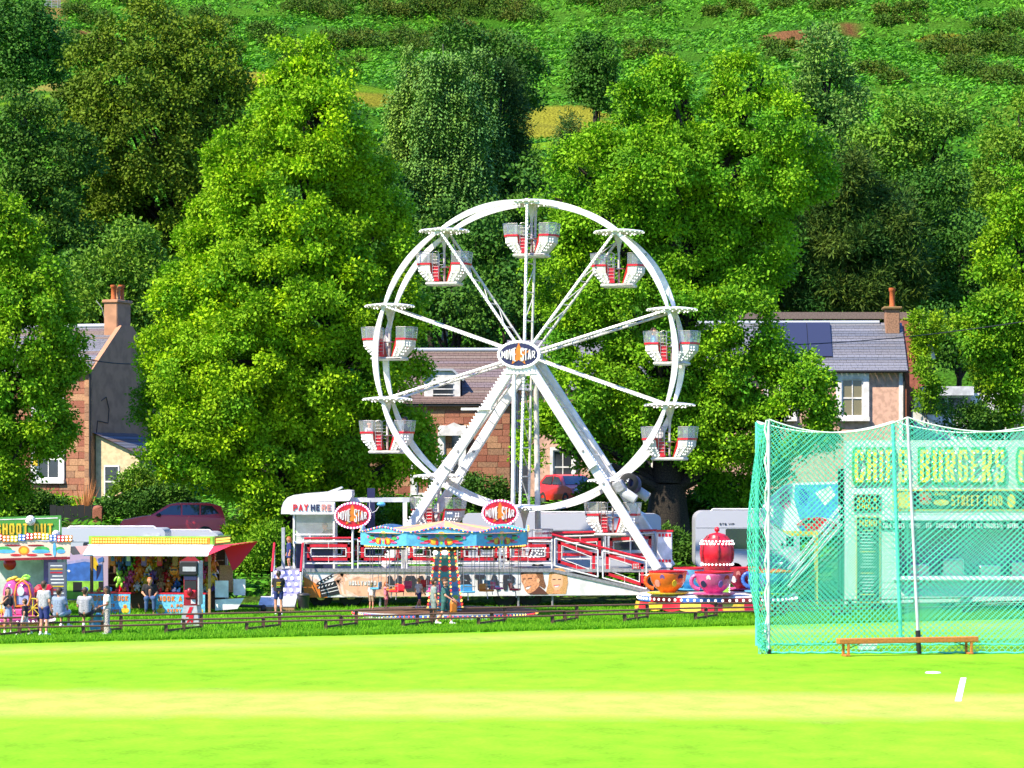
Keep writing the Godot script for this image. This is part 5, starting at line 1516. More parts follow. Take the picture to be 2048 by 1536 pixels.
# ---------- hook-a-duck stall ----------
func duck(parent: Node, p: Vector3, s: float) -> void:
	var n := node("painted_duck", parent, p)
	obj("body", MB.new().prism(oval(0.17 * s, 0.11 * s, 14), 0.0, 0.006), M.yellow_paint, n)
	obj("head", MB.new().prism(oval(0.085 * s, 0.085 * s, 12, Vector2(0.0, 0.16 * s)), 0.0, 0.009), M.yellow_paint, n)
	obj("beak", MB.new().prism(oval(0.06 * s, 0.03 * s, 10, Vector2(0.0, 0.135 * s)), 0.0, 0.012), M.red_paint, n)
	obj("eyes", MB.new().prism(oval(0.014 * s, 0.022 * s, 8, Vector2(-0.03 * s, 0.185 * s)), 0.0, 0.011).prism(oval(0.014 * s, 0.022 * s, 8, Vector2(0.03 * s, 0.185 * s)), 0.0, 0.011), M.black_paint, n)

func build_duck_stall() -> void:
	var D := 111.6
	var o := Vector3(ax(176, D), 0, -D)
	var t := thing("duck_stall", "hook-a-duck prize stall with white awning and red side flap", "stall", o, deg_to_rad(-8))
	var blue := mat("panel_blue", Color(0.14, 0.48, 0.72), 0.5, 0.0, noise_tex(0.03, 0.8, 3, 256, 1.15, 33), 1.0)
	# counters with painted fronts
	for q in [[0.0, 1.62], [2.60, 4.46]]:
		var c := node("counter", t, Vector3((q[0] + q[1]) * 0.5, 0, 0))
		var w: float = q[1] - q[0]
		obj("front_panel", MB.new().box(Vector3(0, 0.39, 0), Vector3(w, 0.74, 0.04)), blue, c)
		obj("top", MB.new().box(Vector3(0, 0.79, -0.28), Vector3(w + 0.06, 0.05, 0.62)), M.red_paint, c)
		letters("HOOK A DUCK", w * 0.9, 0.19, Vector3(0, 0.60, 0.03), M.orange_paint, c, 0.27, 0.008)
		if q[0] > 1.0:
			letters("A PRIZE", w * 0.42, 0.12, Vector3(0.02, 0.34, 0.03), M.orange_paint, c, 0.24, 0.008)
			letters("EVERY TIME", w * 0.55, 0.12, Vector3(0.02, 0.16, 0.03), M.orange_paint, c, 0.24, 0.008)
			duck(c, Vector3(-w * 0.40, 0.15, 0.025), 0.95)
		else:
			letters("A PRIZE", w * 0.4, 0.11, Vector3(-0.1, 0.34, 0.03), M.orange_paint, c, 0.24, 0.008)
			letters("EVERY TIME", w * 0.62, 0.11, Vector3(-0.1, 0.14, 0.03), M.orange_paint, c, 0.24, 0.008)
		duck(c, Vector3(w * 0.38, 0.15, 0.025), 0.95)
		for i in int(w / 0.24):
			var tb := obj("trough_duck", MB.new().ball(Vector3(-w * 0.45 + i * 0.24, 0.88, -0.15 - 0.12 * (i % 3)), Vector3(0.08, 0.06, 0.06), 8, 5).ball(Vector3(-w * 0.45 + i * 0.24 + 0.04, 0.96, -0.15 - 0.12 * (i % 3)), Vector3(0.045, 0.045, 0.045), 7, 5), [M.red_paint, M.orange_paint, M.white_paint, M.sky_blue][i % 4], c)
	# frame
	for q in [[0.12, -0.05, M.wood_brown], [4.62, -0.05, M.raw_wood], [0.12, -2.4, M.wood_brown], [4.7, -2.4, M.dull_steel], [-0.25, -1.4, M.dull_steel]]:
		obj("post", MB.new().box(Vector3(q[0], 1.28, q[1]), Vector3(0.09, 2.56, 0.09)), q[2], t)
	obj("back_wall", MB.new().box(Vector3(2.4, 1.3, -2.5), Vector3(4.7, 2.4, 0.05)), M.wood_brown, t)
	obj("roof", MB.new().box(Vector3(2.4, 2.58, -1.25), Vector3(4.8, 0.05, 2.6)), M.pale_grey, t)
	for y in [1.0, 1.45, 1.95]:
		obj("shelf", MB.new().box(Vector3(2.4, y, -2.3), Vector3(4.4, 0.03, 0.35)), M.raw_wood, t)
	# lamp fascia
	var f := node("fascia", t)
	obj("board", MB.new().box(Vector3(2.4, 2.74, 0.0), Vector3(4.72, 0.34, 0.06)), M.lime_paint, f)
	obj("board", MB.new().box(Vector3(4.78, 2.74, -1.3), Vector3(0.06, 0.34, 2.6)), M.lime_paint, f)
	obj("lamp_strip", MB.new().box(Vector3(2.4, 2.74, 0.04), Vector3(4.5, 0.23, 0.02)), M.orange_paint, f)
	obj("lamp_strip", MB.new().box(Vector3(4.82, 2.74, -1.3), Vector3(0.02, 0.23, 2.4)), M.orange_paint, f)
	var lp := []
	for i in 44:
		for r in 2:
			lp.push_back(Vector3(0.22 + i * 0.1, 2.69 + r * 0.1, 0.055))
	for i in 22:
		for r in 2:
			lp.push_back(Vector3(4.835, 2.69 + r * 0.1, -0.2 - i * 0.1))
	kind(obj("fascia_lamps", beads(lp, 0.038), glow("yellow_lamp", Color(1, 0.8, 0.15), 0.6, Color(0.8, 0.6, 0.05)), f), "stuff")
	# awnings
	var aw := MB.new()
	aw.prism(poly([[0.0, 2.55], [0.0, 2.52], [0.78, 2.20], [0.78, 2.235]]), 0, 4.75, Vector3(0.02, 0, 0), Basis(Vector3(0, 0, 1), Vector3.UP, Vector3(1, 0, 0)))
	obj("awning", aw, M.canvas_white, t)
	var rf2 := MB.new()
	rf2.quad(Vector3(4.8, 2.56, 0.1), Vector3(4.8, 2.56, -1.6), Vector3(6.3, 2.73, -0.6), Vector3(5.6, 2.60, 0.6))
	rf2.quad(Vector3(4.8, 2.55, 0.1), Vector3(5.6, 2.59, 0.6), Vector3(4.75, 2.22, 0.8), Vector3(4.7, 2.22, 0.76))
	obj("side_flap", rf2, M.canvas_red, t)
	obj("side_flap", MB.new().prism(poly([[5.0, 2.5], [6.3, 2.71], [5.55, 1.75], [5.35, 1.62]]), -0.66, -0.64), M.canvas_red, t)
	obj("side_flap", MB.new().prism(poly([[-0.9, 2.5], [0.0, 2.55], [0.0, 2.25], [-0.6, 2.2]]), -0.06, -0.04), mat("canvas_pink", Color(0.7, 0.35, 0.4), 0.8), t)
	# trailer hatch at the end
	obj("end_panel", MB.new().box(Vector3(5.0, 0.95, -0.4), Vector3(0.5, 0.62, 0.04)), M.white_paint, t)
	obj("end_panel", MB.new().box(Vector3(5.55, 1.0, -0.9), Vector3(0.45, 0.6, 0.04)), M.white_paint, t)
	obj("end_board", MB.new().prism(poly([[4.75, 0.15], [5.6, 0.22], [5.85, 0.62], [4.75, 0.55]]), -0.42, -0.38), M.white_paint, t)
	obj("end_wall", MB.new().box(Vector3(4.95, 1.3, -1.3), Vector3(0.5, 1.0, 0.05)), M.raw_wood, t)
	obj("drawbar", MB.new().tube(Vector3(5.2, 0.3, -1.0), Vector3(6.5, 0.28, -1.0), 0.06, 0.06, 6).tube(Vector3(5.2, 0.3, -1.6), Vector3(6.5, 0.28, -1.0), 0.05, 0.05, 6).ball(Vector3(6.45, 0.2, -1.0), Vector3(0.12, 0.16, 0.12), 8, 6), M.black_paint, t)
	# prizes: each a plush toy of its own
	var kinds := []
	for v in 3:
		var b := MB.new()
		b.ball(Vector3(0, 0.0, 0), Vector3(0.105, 0.13, 0.09), 8, 6)
		b.ball(Vector3(0, 0.19, 0.02), Vector3(0.095, 0.09, 0.085), 8, 6)
		for s in [-1, 1]:
			b.ball(Vector3(s * 0.07, 0.28, 0), Vector3(0.035, 0.035 + 0.04 * v, 0.025), 6, 4)
			b.ball(Vector3(s * 0.12, 0.04, 0.04), Vector3(0.04, 0.085, 0.045), 6, 4, Basis(Vector3(0, 0, 1), s * 0.6))
			b.ball(Vector3(s * 0.07, -0.13, 0.06), Vector3(0.05, 0.075, 0.06), 6, 4)
		kinds.push_back(b.mesh())
	var face := MB.new()
	face.ball(Vector3(0, 0.165, 0.1), Vector3(0.045, 0.035, 0.03), 6, 4)
	var fm: ArrayMesh = face.mesh()
	var pal := [M.red_paint, M.orange_paint, M.yellow_paint, M.wood_brown, M.raw_wood, M.blue_paint, M.lime_paint, M.pink_paint, M.white_paint, M.purple_paint, M.red_paint, M.orange_paint, M.black_paint]
	var xf := t.transform
	var n := 0
	for row in 6:
		for i in 19:
			var p := Vector3(0.75 + i * 0.20 + rf(-0.05, 0.05), 0.98 + row * 0.27 + rf(-0.06, 0.06), -2.0 + 0.55 * (row / 5.0) + rf(-0.25, 0.25))
			var toy := thing("plush_toy", "small plush prize displayed inside the hook-a-duck stall", "plush toy", xf * p, rf(-0.5, 0.5), "prizes in the hook-a-duck stall")
			var s := rf(0.8, 1.25)
			toy.scale = Vector3(s, s * rf(0.9, 1.2), s)
			obj("body", kinds[n % 3], pal[(n * 7 + row * 3) % pal.size()], toy)
			obj("muzzle", fm, pal[(n * 5 + 2) % pal.size()], toy)
			n += 1
	for i in 7:
		var bag := thing("prize_bag", "long wrapped prize hanging from the duck stall roof", "prize", xf * Vector3(0.75 + i * 0.6, 2.15, -0.7), rf(-0.3, 0.3), "wrapped prizes hanging in the duck stall")
		obj("wrap", MB.new().cbox(Vector3(0, -0.1, 0), Vector3(0.2, 0.55, 0.08), 0.03), pal[(i * 4 + 1) % pal.size()], bag)
		obj("print", MB.new().box(Vector3(0, -0.08, 0.045), Vector3(0.13, 0.22, 0.01)), pal[(i * 3 + 5) % pal.size()], bag)
		obj("hook", MB.new().tube(Vector3(0, 0.17, 0), Vector3(0, 0.4, 0), 0.01, 0.01, 4), M.dull_steel, bag)
	var em := thing("smiley_cushion", "round yellow smiley cushion with dark glasses hanging in the duck stall", "cushion", xf * Vector3(3.2, 1.62, -0.3), 0.0)
	obj("cushion", MB.new().ball(Vector3.ZERO, Vector3(0.16, 0.16, 0.07), 16, 10), M.orange_paint, em)
	obj("glasses", MB.new().prism(poly([[-0.13, 0.07], [0.13, 0.07], [0.11, 0.0], [0.04, 0.0], [0.0, 0.04], [-0.04, 0.0], [-0.11, 0.0]]), 0.05, 0.075), M.black_paint, em)
	obj("smile", MB.new().path([Vector3(-0.07, -0.06, 0.062), Vector3(0, -0.09, 0.062), Vector3(0.07, -0.06, 0.062)], 0.01, 4), M.black_paint, em)

# ---------- penalty shoot-out stall ----------
func football(parent: Node, p: Vector3, r: float) -> void:
	var n := node("football", parent, p)
	obj("ball", MB.new().ball(Vector3.ZERO, Vector3.ONE * r, 18, 12), M.white_paint, n)
	for d in [Vector3(0.1, 0.1, 1), Vector3(-0.8, 0.45, 0.5), Vector3(0.75, 0.6, 0.4), Vector3(0.6, -0.7, 0.5), Vector3(-0.5, -0.75, 0.5), Vector3(-0.1, 0.95, 0.35)]:
		var z: Vector3 = d.normalized()
		var x := Vector3.UP.cross(z).normalized()
		obj("patch", MB.new().prism(oval(r * 0.36, r * 0.36, 5), -r * 0.06, r * 0.01, z * r * 0.95, Basis(x, z.cross(x), z)), M.black_paint, n)
func build_shootout() -> void:
	var D := 110.0
	var o := Vector3(ax(150, D), 0, -D)
	var t := thing("shootout_stall", "penalty game stall with green SHOOT OUT board and painted lamp valance", "stall", o)
	var L := func(u: float) -> float: return ax(u, D) - o.x
	var Y := func(v: float) -> float: return ay(v, D)
	var grass := mat("pitch_print", Color(0.07, 0.36, 0.05), 0.6, 0.0, noise_tex(0.12, 0.45, 3, 256, 1.2, 37), 1.5)
	var s := node("sign_board", t)
	var c: float = (L.call(-70) + L.call(123)) * 0.5
	var w: float = L.call(123) - L.call(-70)
	obj("board", MB.new().box(Vector3(c, Y.call(1056), 0), Vector3(w, Y.call(1033) - Y.call(1078), 0.06), Basis(Vector3(0, 0, 1), 0.03)), grass, s)
	obj("border", MB.new().box(Vector3(c - 0.05, Y.call(1038) - 0.01, 0.035), Vector3(w - 0.16, 0.035, 0.012), Basis(Vector3(0, 0, 1), 0.03)), M.white_paint, s)
	obj("border", MB.new().box(Vector3(L.call(119.5), Y.call(1056), 0.035), Vector3(0.035, 0.62, 0.012)), M.white_paint, s)
	letters("SHOOT OUT", 114.0 / LENS * D, 22.0 / LENS * D, Vector3(L.call(49), Y.call(1058), 0.04), M.yellow_paint, s, 0.24, 0.03)
	football(s, Vector3(L.call(62), Y.call(1041), 0.12), 0.19)
	football(s, Vector3(L.call(113), Y.call(1068), 0.12), 0.15)
	# valance
	var v := node("valance", t, Vector3(0, 0, 0.5))
	obj("board", MB.new().prism(poly([[L.call(-70), Y.call(1079)], [L.call(60), Y.call(1078)], [L.call(100), Y.call(1083)], [L.call(146), Y.call(1080)], [L.call(144), Y.call(1112)], [L.call(-70), Y.call(1118)]]), -0.05, 0.0), mat("valance_cream", Color(0.70, 0.52, 0.42), 0.5), v)
	obj("trim", MB.new().box(Vector3((L.call(-70) + L.call(144)) * 0.5, Y.call(1117.5), 0.01), Vector3(L.call(144) - L.call(-70), 0.08, 0.07), Basis(Vector3(0, 0, 1), 0.02)), M.dark_red, v)
	var cols := [M.red_paint, M.orange_paint, M.yellow_paint, M.blue_paint]
	var lp := []
	for i in 14:
		var u := -60.0 + i * 15.5
		var y := 1074.0 + 3.0 * sin(u * 0.06)
		obj("lamp_block", MB.new().box(Vector3(L.call(u), Y.call(y), 0.02), Vector3(0.27, 0.24, 0.06), Basis(Vector3(0, 0, 1), 0.12 * cos(u * 0.06))), cols[i % 4], v)
		for k in [[-0.07, -0.05], [0.07, -0.05], [-0.07, 0.06], [0.07, 0.06]]:
			lp.push_back(Vector3(L.call(u) + k[0], Y.call(y) + k[1], 0.06))
	kind(obj("valance_lamps", beads(lp, 0.04), M.white_bulb, v), "stuff")
	var zl := 0.004
	for q in [[12, 1098, 0.30, 0.11, M.green_paint], [88, 1098, 0.28, 0.11, M.green_paint], [124, 1098, 0.16, 0.10, M.green_paint], [16, 1102, 0.36, 0.07, M.sky_blue], [86, 1102, 0.34, 0.07, M.sky_blue], [126, 1102, 0.16, 0.08, M.sky_blue], [52, 1100, 0.2, 0.17, M.orange_paint], [52, 1100, 0.13, 0.11, M.yellow_paint], [30, 1090, 0.3, 0.03, M.dark_red], [76, 1090, 0.3, 0.03, M.dark_red], [36, 1109, 0.2, 0.04, M.red_paint], [68, 1109, 0.2, 0.04, M.red_paint], [113, 1098, 0.06, 0.26, M.sky_blue], [100, 1108, 0.14, 0.03, M.red_paint], [-20, 1100, 0.25, 0.12, M.sky_blue]]:
		obj("painted_scroll", MB.new().prism(oval(q[2], q[3], 14, Vector2(L.call(q[0]), Y.call(q[1]))), 0.002, zl), q[4], v)
		zl += 0.0012
	# inside
	obj("back_panel", MB.new().box(Vector3(L.call(20), 1.2, -2.6), Vector3(3.4, 2.4, 0.05)), M.pale_grey, t)
	obj("roof", MB.new().box(Vector3(L.call(30), Y.call(1085), -1.0), Vector3(3.6, 0.06, 2.8)), M.grey_paint, t)
	obj("post", MB.new().box(Vector3(L.call(128), 1.1, 0.3), Vector3(0.08, 2.2, 0.08)), M.dull_steel, t)
	obj("panel_blue", MB.new().box(Vector3(L.call(84), 1.4, -2.0), Vector3(0.5, 1.8, 0.04)), M.purple_paint, t)
	obj("red_ball", MB.new().ball(Vector3(L.call(14), Y.call(1129), -0.6), Vector3(0.24, 0.24, 0.24), 14, 10), M.red_paint, t)
	# notice of prices
	var nb := thing("price_board", "dark grey price board standing under the shoot-out valance", "sign", at(114, 1160, 109.0) + Vector3(0, 0, 0), 0.1)
	obj("board", MB.new().box(Vector3.ZERO, Vector3(0.62, 1.28, 0.05)), mat("board_grey", Color(0.10, 0.11, 0.16), 0.6), nb)
	for i in 9:
		obj("text_line", MB.new().box(Vector3(rf(-0.03, 0.03), 0.52 - i * 0.125, 0.028), Vector3(rf(0.3, 0.5), 0.045, 0.006)), [M.white_paint, M.white_paint, M.yellow_paint, M.white_paint, M.red_paint][(i * 2) % 5], nb)
	obj("leg", MB.new().box(Vector3(0, -0.9, -0.03), Vector3(0.5, 0.6, 0.04)), M.lime_paint, nb)
	# printed stadium backdrop beside it
	var D2 := 113.5
	var bo := Vector3(ax(170, D2), 0, -D2)
	var b := thing("stadium_banner", "stadium picture backdrop with blue stand and green pitch between stalls", "banner", bo)
	obj("sheet", MB.new().box(Vector3(0, ay(1150, D2), -0.02), Vector3(1.75, 1.9, 0.02)), mat("banner_sky", Color(0.42, 0.34, 0.50), 0.7), b)
	flat("print_stand", [[132, 1128], [170, 1122], [205, 1128], [206, 1162], [131, 1162]], D2, bo, M.blue_paint, b)
	flat("print_crowd", [[132, 1124], [170, 1117], [205, 1124], [205, 1129], [170, 1123], [132, 1129]], D2, bo, M.lilac_paint, b, 0.008)
	flat("print_pitch", [[131, 1162], [206, 1162], [206, 1198], [131, 1198]], D2, bo, M.lime_paint, b)
	flat("print_goal", [[146, 1164], [164, 1164], [164, 1184], [146, 1184]], D2, bo, M.black_paint, b, 0.010)
	flat("print_goal", [[197, 1163], [206, 1163], [206, 1181], [197, 1181]], D2, bo, M.black_paint, b, 0.010)
	flat("print_player", [[180, 1116], [190, 1114], [197, 1130], [193, 1142], [186, 1135]], D2, bo, M.yellow_paint, b, 0.012)
	flat("print_player", [[193, 1131], [203, 1130], [202, 1140], [197, 1152], [193, 1160], [193, 1143]], D2, bo, M.navy_paint, b, 0.012)
	flat("print_flag", [[195, 1118], [206, 1113], [207, 1122], [197, 1126]], D2, bo, M.blue_paint, b, 0.014)
	flat("print_star", [[134, 1141], [138, 1139], [141, 1142], [138, 1145]], D2, bo, M.white_paint, b, 0.012)
	obj("support", MB.new().tube(Vector3(0.6, 0, -0.1), Vector3(0.6, 2.3, -0.1), 0.03, 0.03, 5), M.dull_steel, b)
	# clear bag hung on the stall post
	# ----- toy ride with pumpkin coach and red engine -----
	var cd := 103.6
	var co := Vector3(ax(-6, cd), 0, -cd)
	var r := thing("toy_roundabout", "small children's roundabout platform with lamp band at the picture edge", "fairground ride", co)
	obj("deck", MB.new().lathe([Vector2(1.9, 0.0), Vector2(1.96, 0.1), Vector2(1.96, 0.30), Vector2(0.0, 0.33)], 36), M.pink_paint, r)
	obj("skirt", MB.new().lathe([Vector2(1.97, 0.02), Vector2(1.97, 0.14)], 36), M.orange_paint, r)
	var rl := []
	for i in 60:
		rl.push_back(Vector3(cos(TAU * i / 60.0) * 1.97, 0.21, sin(TAU * i / 60.0) * 1.97))
	kind(obj("deck_lamps", beads(rl, 0.045), M.white_bulb, r), "stuff")
	var pd := 102.7
	var po := Vector3(ax(37, pd), 0.33, -pd)
	var p := thing("pumpkin_coach", "shiny pink pumpkin coach with yellow leaf and gold wheel", "toy coach", po)
	var shiny: StandardMaterial3D = M.pink_paint.duplicate()
	shiny.roughness = 0.15
	for i in 10:
		var a := TAU * i / 10.0
		if i != 2 and i != 3:
			obj("segment", MB.new().ball(Vector3(cos(a) * 0.26, 0.78, sin(a) * 0.26), Vector3(0.28, 0.50, 0.28), 10, 8), shiny, p)
	obj("interior", MB.new().ball(Vector3(0, 0.72, 0), Vector3(0.36, 0.4, 0.36), 12, 8), M.dark_red, p)
	obj("window_ring", MB.new().prism(oval(0.12, 0.16, 16), 0.50, 0.54, Vector3(0.16, 0.92, 0.0)), M.pale_grey, p)
	obj("window_ring", MB.new().prism(oval(0.085, 0.12, 16), 0.5, 0.53, Vector3(-0.2, 0.92, 0.0)), M.grey_paint, p)
	obj("door_frame", MB.new().path([Vector3(0.0, 0.4, 0.55), Vector3(-0.04, 0.8, 0.57), Vector3(0.02, 1.15, 0.5), Vector3(0.2, 1.28, 0.4), Vector3(0.42, 1.1, 0.42), Vector3(0.5, 0.75, 0.45), Vector3(0.4, 0.42, 0.5), Vector3(0.0, 0.4, 0.55)], 0.035, 6), M.orange_paint, p)
	obj("door_rail", MB.new().box(Vector3(0.22, 0.62, 0.5), Vector3(0.4, 0.3, 0.02)), M.lilac_paint, p)
	for i in 5:
		obj("leaf", MB.new().ball(Vector3(-0.28 + 0.14 * i, 1.30 + 0.05 * sin(i * 1.7), 0.05), Vector3(0.14, 0.07, 0.12), 8, 5, Basis(Vector3(0, 0, 1), 0.4 - 0.15 * i)), M.yellow_paint if i != 4 else M.lime_paint, p)
	obj("stalk", MB.new().path([Vector3(0.1, 1.3, 0), Vector3(0.18, 1.42, 0), Vector3(0.3, 1.45, 0), Vector3(0.4, 1.38, 0)], 0.04, 6), M.lime_paint, p)
	obj("base", MB.new().cbox(Vector3(0, 0.2, 0), Vector3(1.1, 0.22, 0.8), 0.05), M.pink_paint, p)
	for q in [[0.56, 0.34, 0.45, 0.33], [-0.5, 0.25, 0.45, 0.25]]:
		var wb := MB.new()
		var pts := []
		for i in 17:
			pts.push_back(Vector3(q[0] + cos(TAU * i / 16.0) * q[3], q[1] + sin(TAU * i / 16.0) * q[3], q[2]))
		wb.path(pts, 0.03, 5)
		for i in 8:
			wb.tube(Vector3(q[0], q[1], q[2]), pts[i * 2], 0.018, 0.018, 4)
		obj("wheel", wb, M.yellow_paint, p)
	var e := thing("toy_engine", "red toy fire engine behind the standing man", "toy vehicle", Vector3(ax(95, 103.4), 0.33, -103.4))
	obj("body", MB.new().cbox(Vector3(0, 0.38, 0), Vector3(0.85, 0.55, 0.6), 0.08), M.red_paint, e)
	obj("cab", MB.new().cbox(Vector3(-0.12, 0.85, 0), Vector3(0.6, 0.5, 0.56), 0.1), M.red_paint, e)
	obj("windscreen", MB.new().box(Vector3(0.1, 0.62, 0.29), Vector3(0.34, 0.26, 0.06)), M.window_glass, e)
	obj("grille", MB.new().box(Vector3(0.05, 0.22, 0.31), Vector3(0.5, 0.18, 0.03)), M.pale_grey, e)
	for x in [-0.28, 0.28]:
		obj("wheel", MB.new().lathe([Vector2(0, -0.06), Vector2(0.14, -0.06), Vector2(0.14, 0.06), Vector2(0, 0.06)], 12, Vector3(x, 0.14, 0.3), Basis(Vector3.RIGHT, PI / 2)), M.rubber, e)

# ---------- strength tester in front of the duck stall ----------
func build_tester() -> void:
	var D := 103.2
	var t := thing("boxing_machine", "dark red punch-ball machine on grey splayed base by the benches", "arcade machine", Vector3(ax(384, D), 0, -D), -0.15)
	obj("plinth", MB.new().prism(poly([[-0.34, 0.0], [0.34, 0.0], [0.24, 0.72], [-0.22, 0.72]]), -0.3, 0.3), M.grey_paint, t)
	obj("bolt_mark", MB.new().prism(poly([[-0.16, 0.03], [-0.02, 0.34], [-0.14, 0.34], [0.0, 0.68], [0.12, 0.68], [0.02, 0.42], [0.14, 0.42], [0.1, 0.03], [0.02, 0.22]]), 0.3, 0.315), M.red_paint, t)
	obj("cabinet", MB.new().cbox(Vector3(0, 1.28, -0.05), Vector3(0.5, 1.14, 0.5), 0.03), M.dark_red, t)
	obj("pad", MB.new().cbox(Vector3(0.0, 1.12, 0.22), Vector3(0.4, 0.28, 0.08), 0.03), M.red_paint, t)
	obj("score_panel", MB.new().box(Vector3(0, 1.42, 0.215), Vector3(0.42, 0.3, 0.03)), M.black_paint, t)
	obj("sticker", MB.new().box(Vector3(0.1, 0.86, 0.215), Vector3(0.16, 0.14, 0.02)), M.pale_grey, t)
	obj("screen", MB.new().box(Vector3(0, 1.68, 0.215), Vector3(0.44, 0.16, 0.03)), M.navy_paint, t)
	obj("side_fin", MB.new().box(Vector3(0.28, 1.5, -0.05), Vector3(0.05, 1.5, 0.52)), M.grey_paint, t)
	obj("head_box", MB.new().cbox(Vector3(-0.05, 2.0, 0.0), Vector3(0.66, 0.5, 0.56), 0.04), M.black_paint, t)
	obj("head_screen", MB.new().box(Vector3(-0.02, 1.98, 0.29), Vector3(0.46, 0.16, 0.02)), M.grey_paint, t)
	obj("crest", MB.new().prism(poly([[-0.42, 2.22], [-0.1, 2.42], [0.0, 2.36], [0.1, 2.42], [0.34, 2.22]]), 0.1, 0.2), M.dark_red, t)
	obj("punch_ball", MB.new().ball(Vector3(0, 1.2, 0.34), Vector3(0.1, 0.14, 0.1), 10, 8), M.dark_red, t)

# ---------- tiered benches ----------
func bench_depth(x: float) -> float:
	return 96.5 + (x + 15.7) * 0.44
func build_benches() -> void:
	var specs := [[0.0, 0.33, 0.0, "low front bench rail of the three tiered rows"], [1.0, 0.42, 0.45, "middle bench rail of the three tiered rows"], [2.05, 0.55, 0.9, "highest back bench rail of the three tiered rows"]]
	for s in specs:
		var t := thing("spectator_bench", s[3], "bench", Vector3(0, 0, 0), 0.0, "tiered benches along the field")
		var x: float = -19.0 + s[2]
		while x < 22.0:
			var a := Vector3(x, s[1], -bench_depth(x) - s[0])
			var nx := x + 2.55
			var b := Vector3(nx, s[1], -bench_depth(nx) - s[0])
			var e := (b - a).normalized()
			var side := e.cross(Vector3.UP).normalized()
			var sag := rf(-0.015, 0.015)
			obj("plank", MB.new().cbox((a + b) * 0.5 + Vector3(0, sag, 0), Vector3(0.17, 0.055, (b - a).length() - 0.015), 0.012, Basis(side, Vector3.UP, e * -1.0)), M.wood_brown, t)
			obj("post", MB.new().cbox(Vector3(a.x, s[1] * 0.5 - 0.04, a.z), Vector3(0.11, s[1] - 0.03 + 0.06, 0.13), 0.01, Basis(Vector3.UP, 0.2)), M.wood_brown, t)
			x = nx
	# stretchers between the tiers
	var k := 0
	var x := -19.0
	while x < 22.0:
		var a := Vector3(x, 0.12, -bench_depth(x))
		var c := Vector3(x + 0.9, 0.12, -bench_depth(x + 0.9) - 2.05)
		var st := obj("bench_stretcher", MB.new().box((a + c) * 0.5, Vector3(0.06, 0.07, (c - a).length()), Basis((c - a).normalized().cross(Vector3.UP).normalized(), Vector3.UP, (c - a).normalized())), M.wood_brown)
		tag(st, "low timber stretcher tying the three bench rows together", "timber", "stretchers between the benches")
		x += 2.55
		k += 1

# ---------- varnished bench, box and litter by the net ----------
func build_field_things() -> void:
	var d0 := 33300.0 / (1313.0 - 930.0)
	var d1 := 33300.0 / (1308.0 - 930.0)
	var a := Vector3(ax(1675, d0), 0, -d0)
	var b := Vector3(ax(1954, d1), 0, -d1)
	var e := (b - a).normalized()
	var t := thing("gym_bench", "long varnished orange-brown gym bench in front of the green net", "bench", (a + b) * 0.5, -atan2(e.z, e.x))
	var w := (b - a).length()
	obj("seat", MB.new().cbox(Vector3(0, 0.44, 0), Vector3(w, 0.16, 0.26), 0.02), M.varnished_wood, t)
	for s in [-1.0, 1.0]:
		for z in [-0.09, 0.09]:
			obj("leg", MB.new().cbox(Vector3(s * (w * 0.5 - 0.26) + z * 0.5, 0.18, z), Vector3(0.07, 0.36, 0.07), 0.01), M.varnished_wood, t)
		obj("foot", MB.new().cbox(Vector3(s * (w * 0.5 - 0.26), 0.03, 0), Vector3(0.16, 0.06, 0.34), 0.01), M.varnished_wood, t)
		obj("strut", MB.new().tube(Vector3(s * (w * 0.5 - 0.26), 0.2, 0), Vector3(s * (w * 0.5 - 0.75), 0.38, 0), 0.012, 0.012, 5), M.black_paint, t)
	var bx := thing("white_box", "small white plastic box on the grass under the gym bench", "box", Vector3(ax(1735, 89.8), 0, -89.8))
	obj("tub", MB.new().cbox(Vector3(0, 0.085, 0), Vector3(0.52, 0.17, 0.3), 0.03), M.white_paint, bx)
	obj("lid", MB.new().cbox(Vector3(0, 0.185, 0), Vector3(0.56, 0.04, 0.33), 0.01), M.white_paint, bx)
	for q in [[1866, 1346, 0.36, "flat white bowler's marker disc lying on the mown grass"], [1337, 1241, 0.14, "scrap of white litter on the grass by the benches"]]:
		var d: float = 33300.0 / (q[1] - 930.0)
		var m := thing("marker_disc" if q[2] > 0.2 else "litter_scrap", q[3], "marker" if q[2] > 0.2 else "litter", Vector3(ax(q[0], d), 0.0, -d))
		obj("disc", MB.new().lathe([Vector2(q[2] * 0.6, 0.0), Vector2(q[2] * 0.55, 0.03), Vector2(0.0, 0.05)], 14), M.white_paint, m)

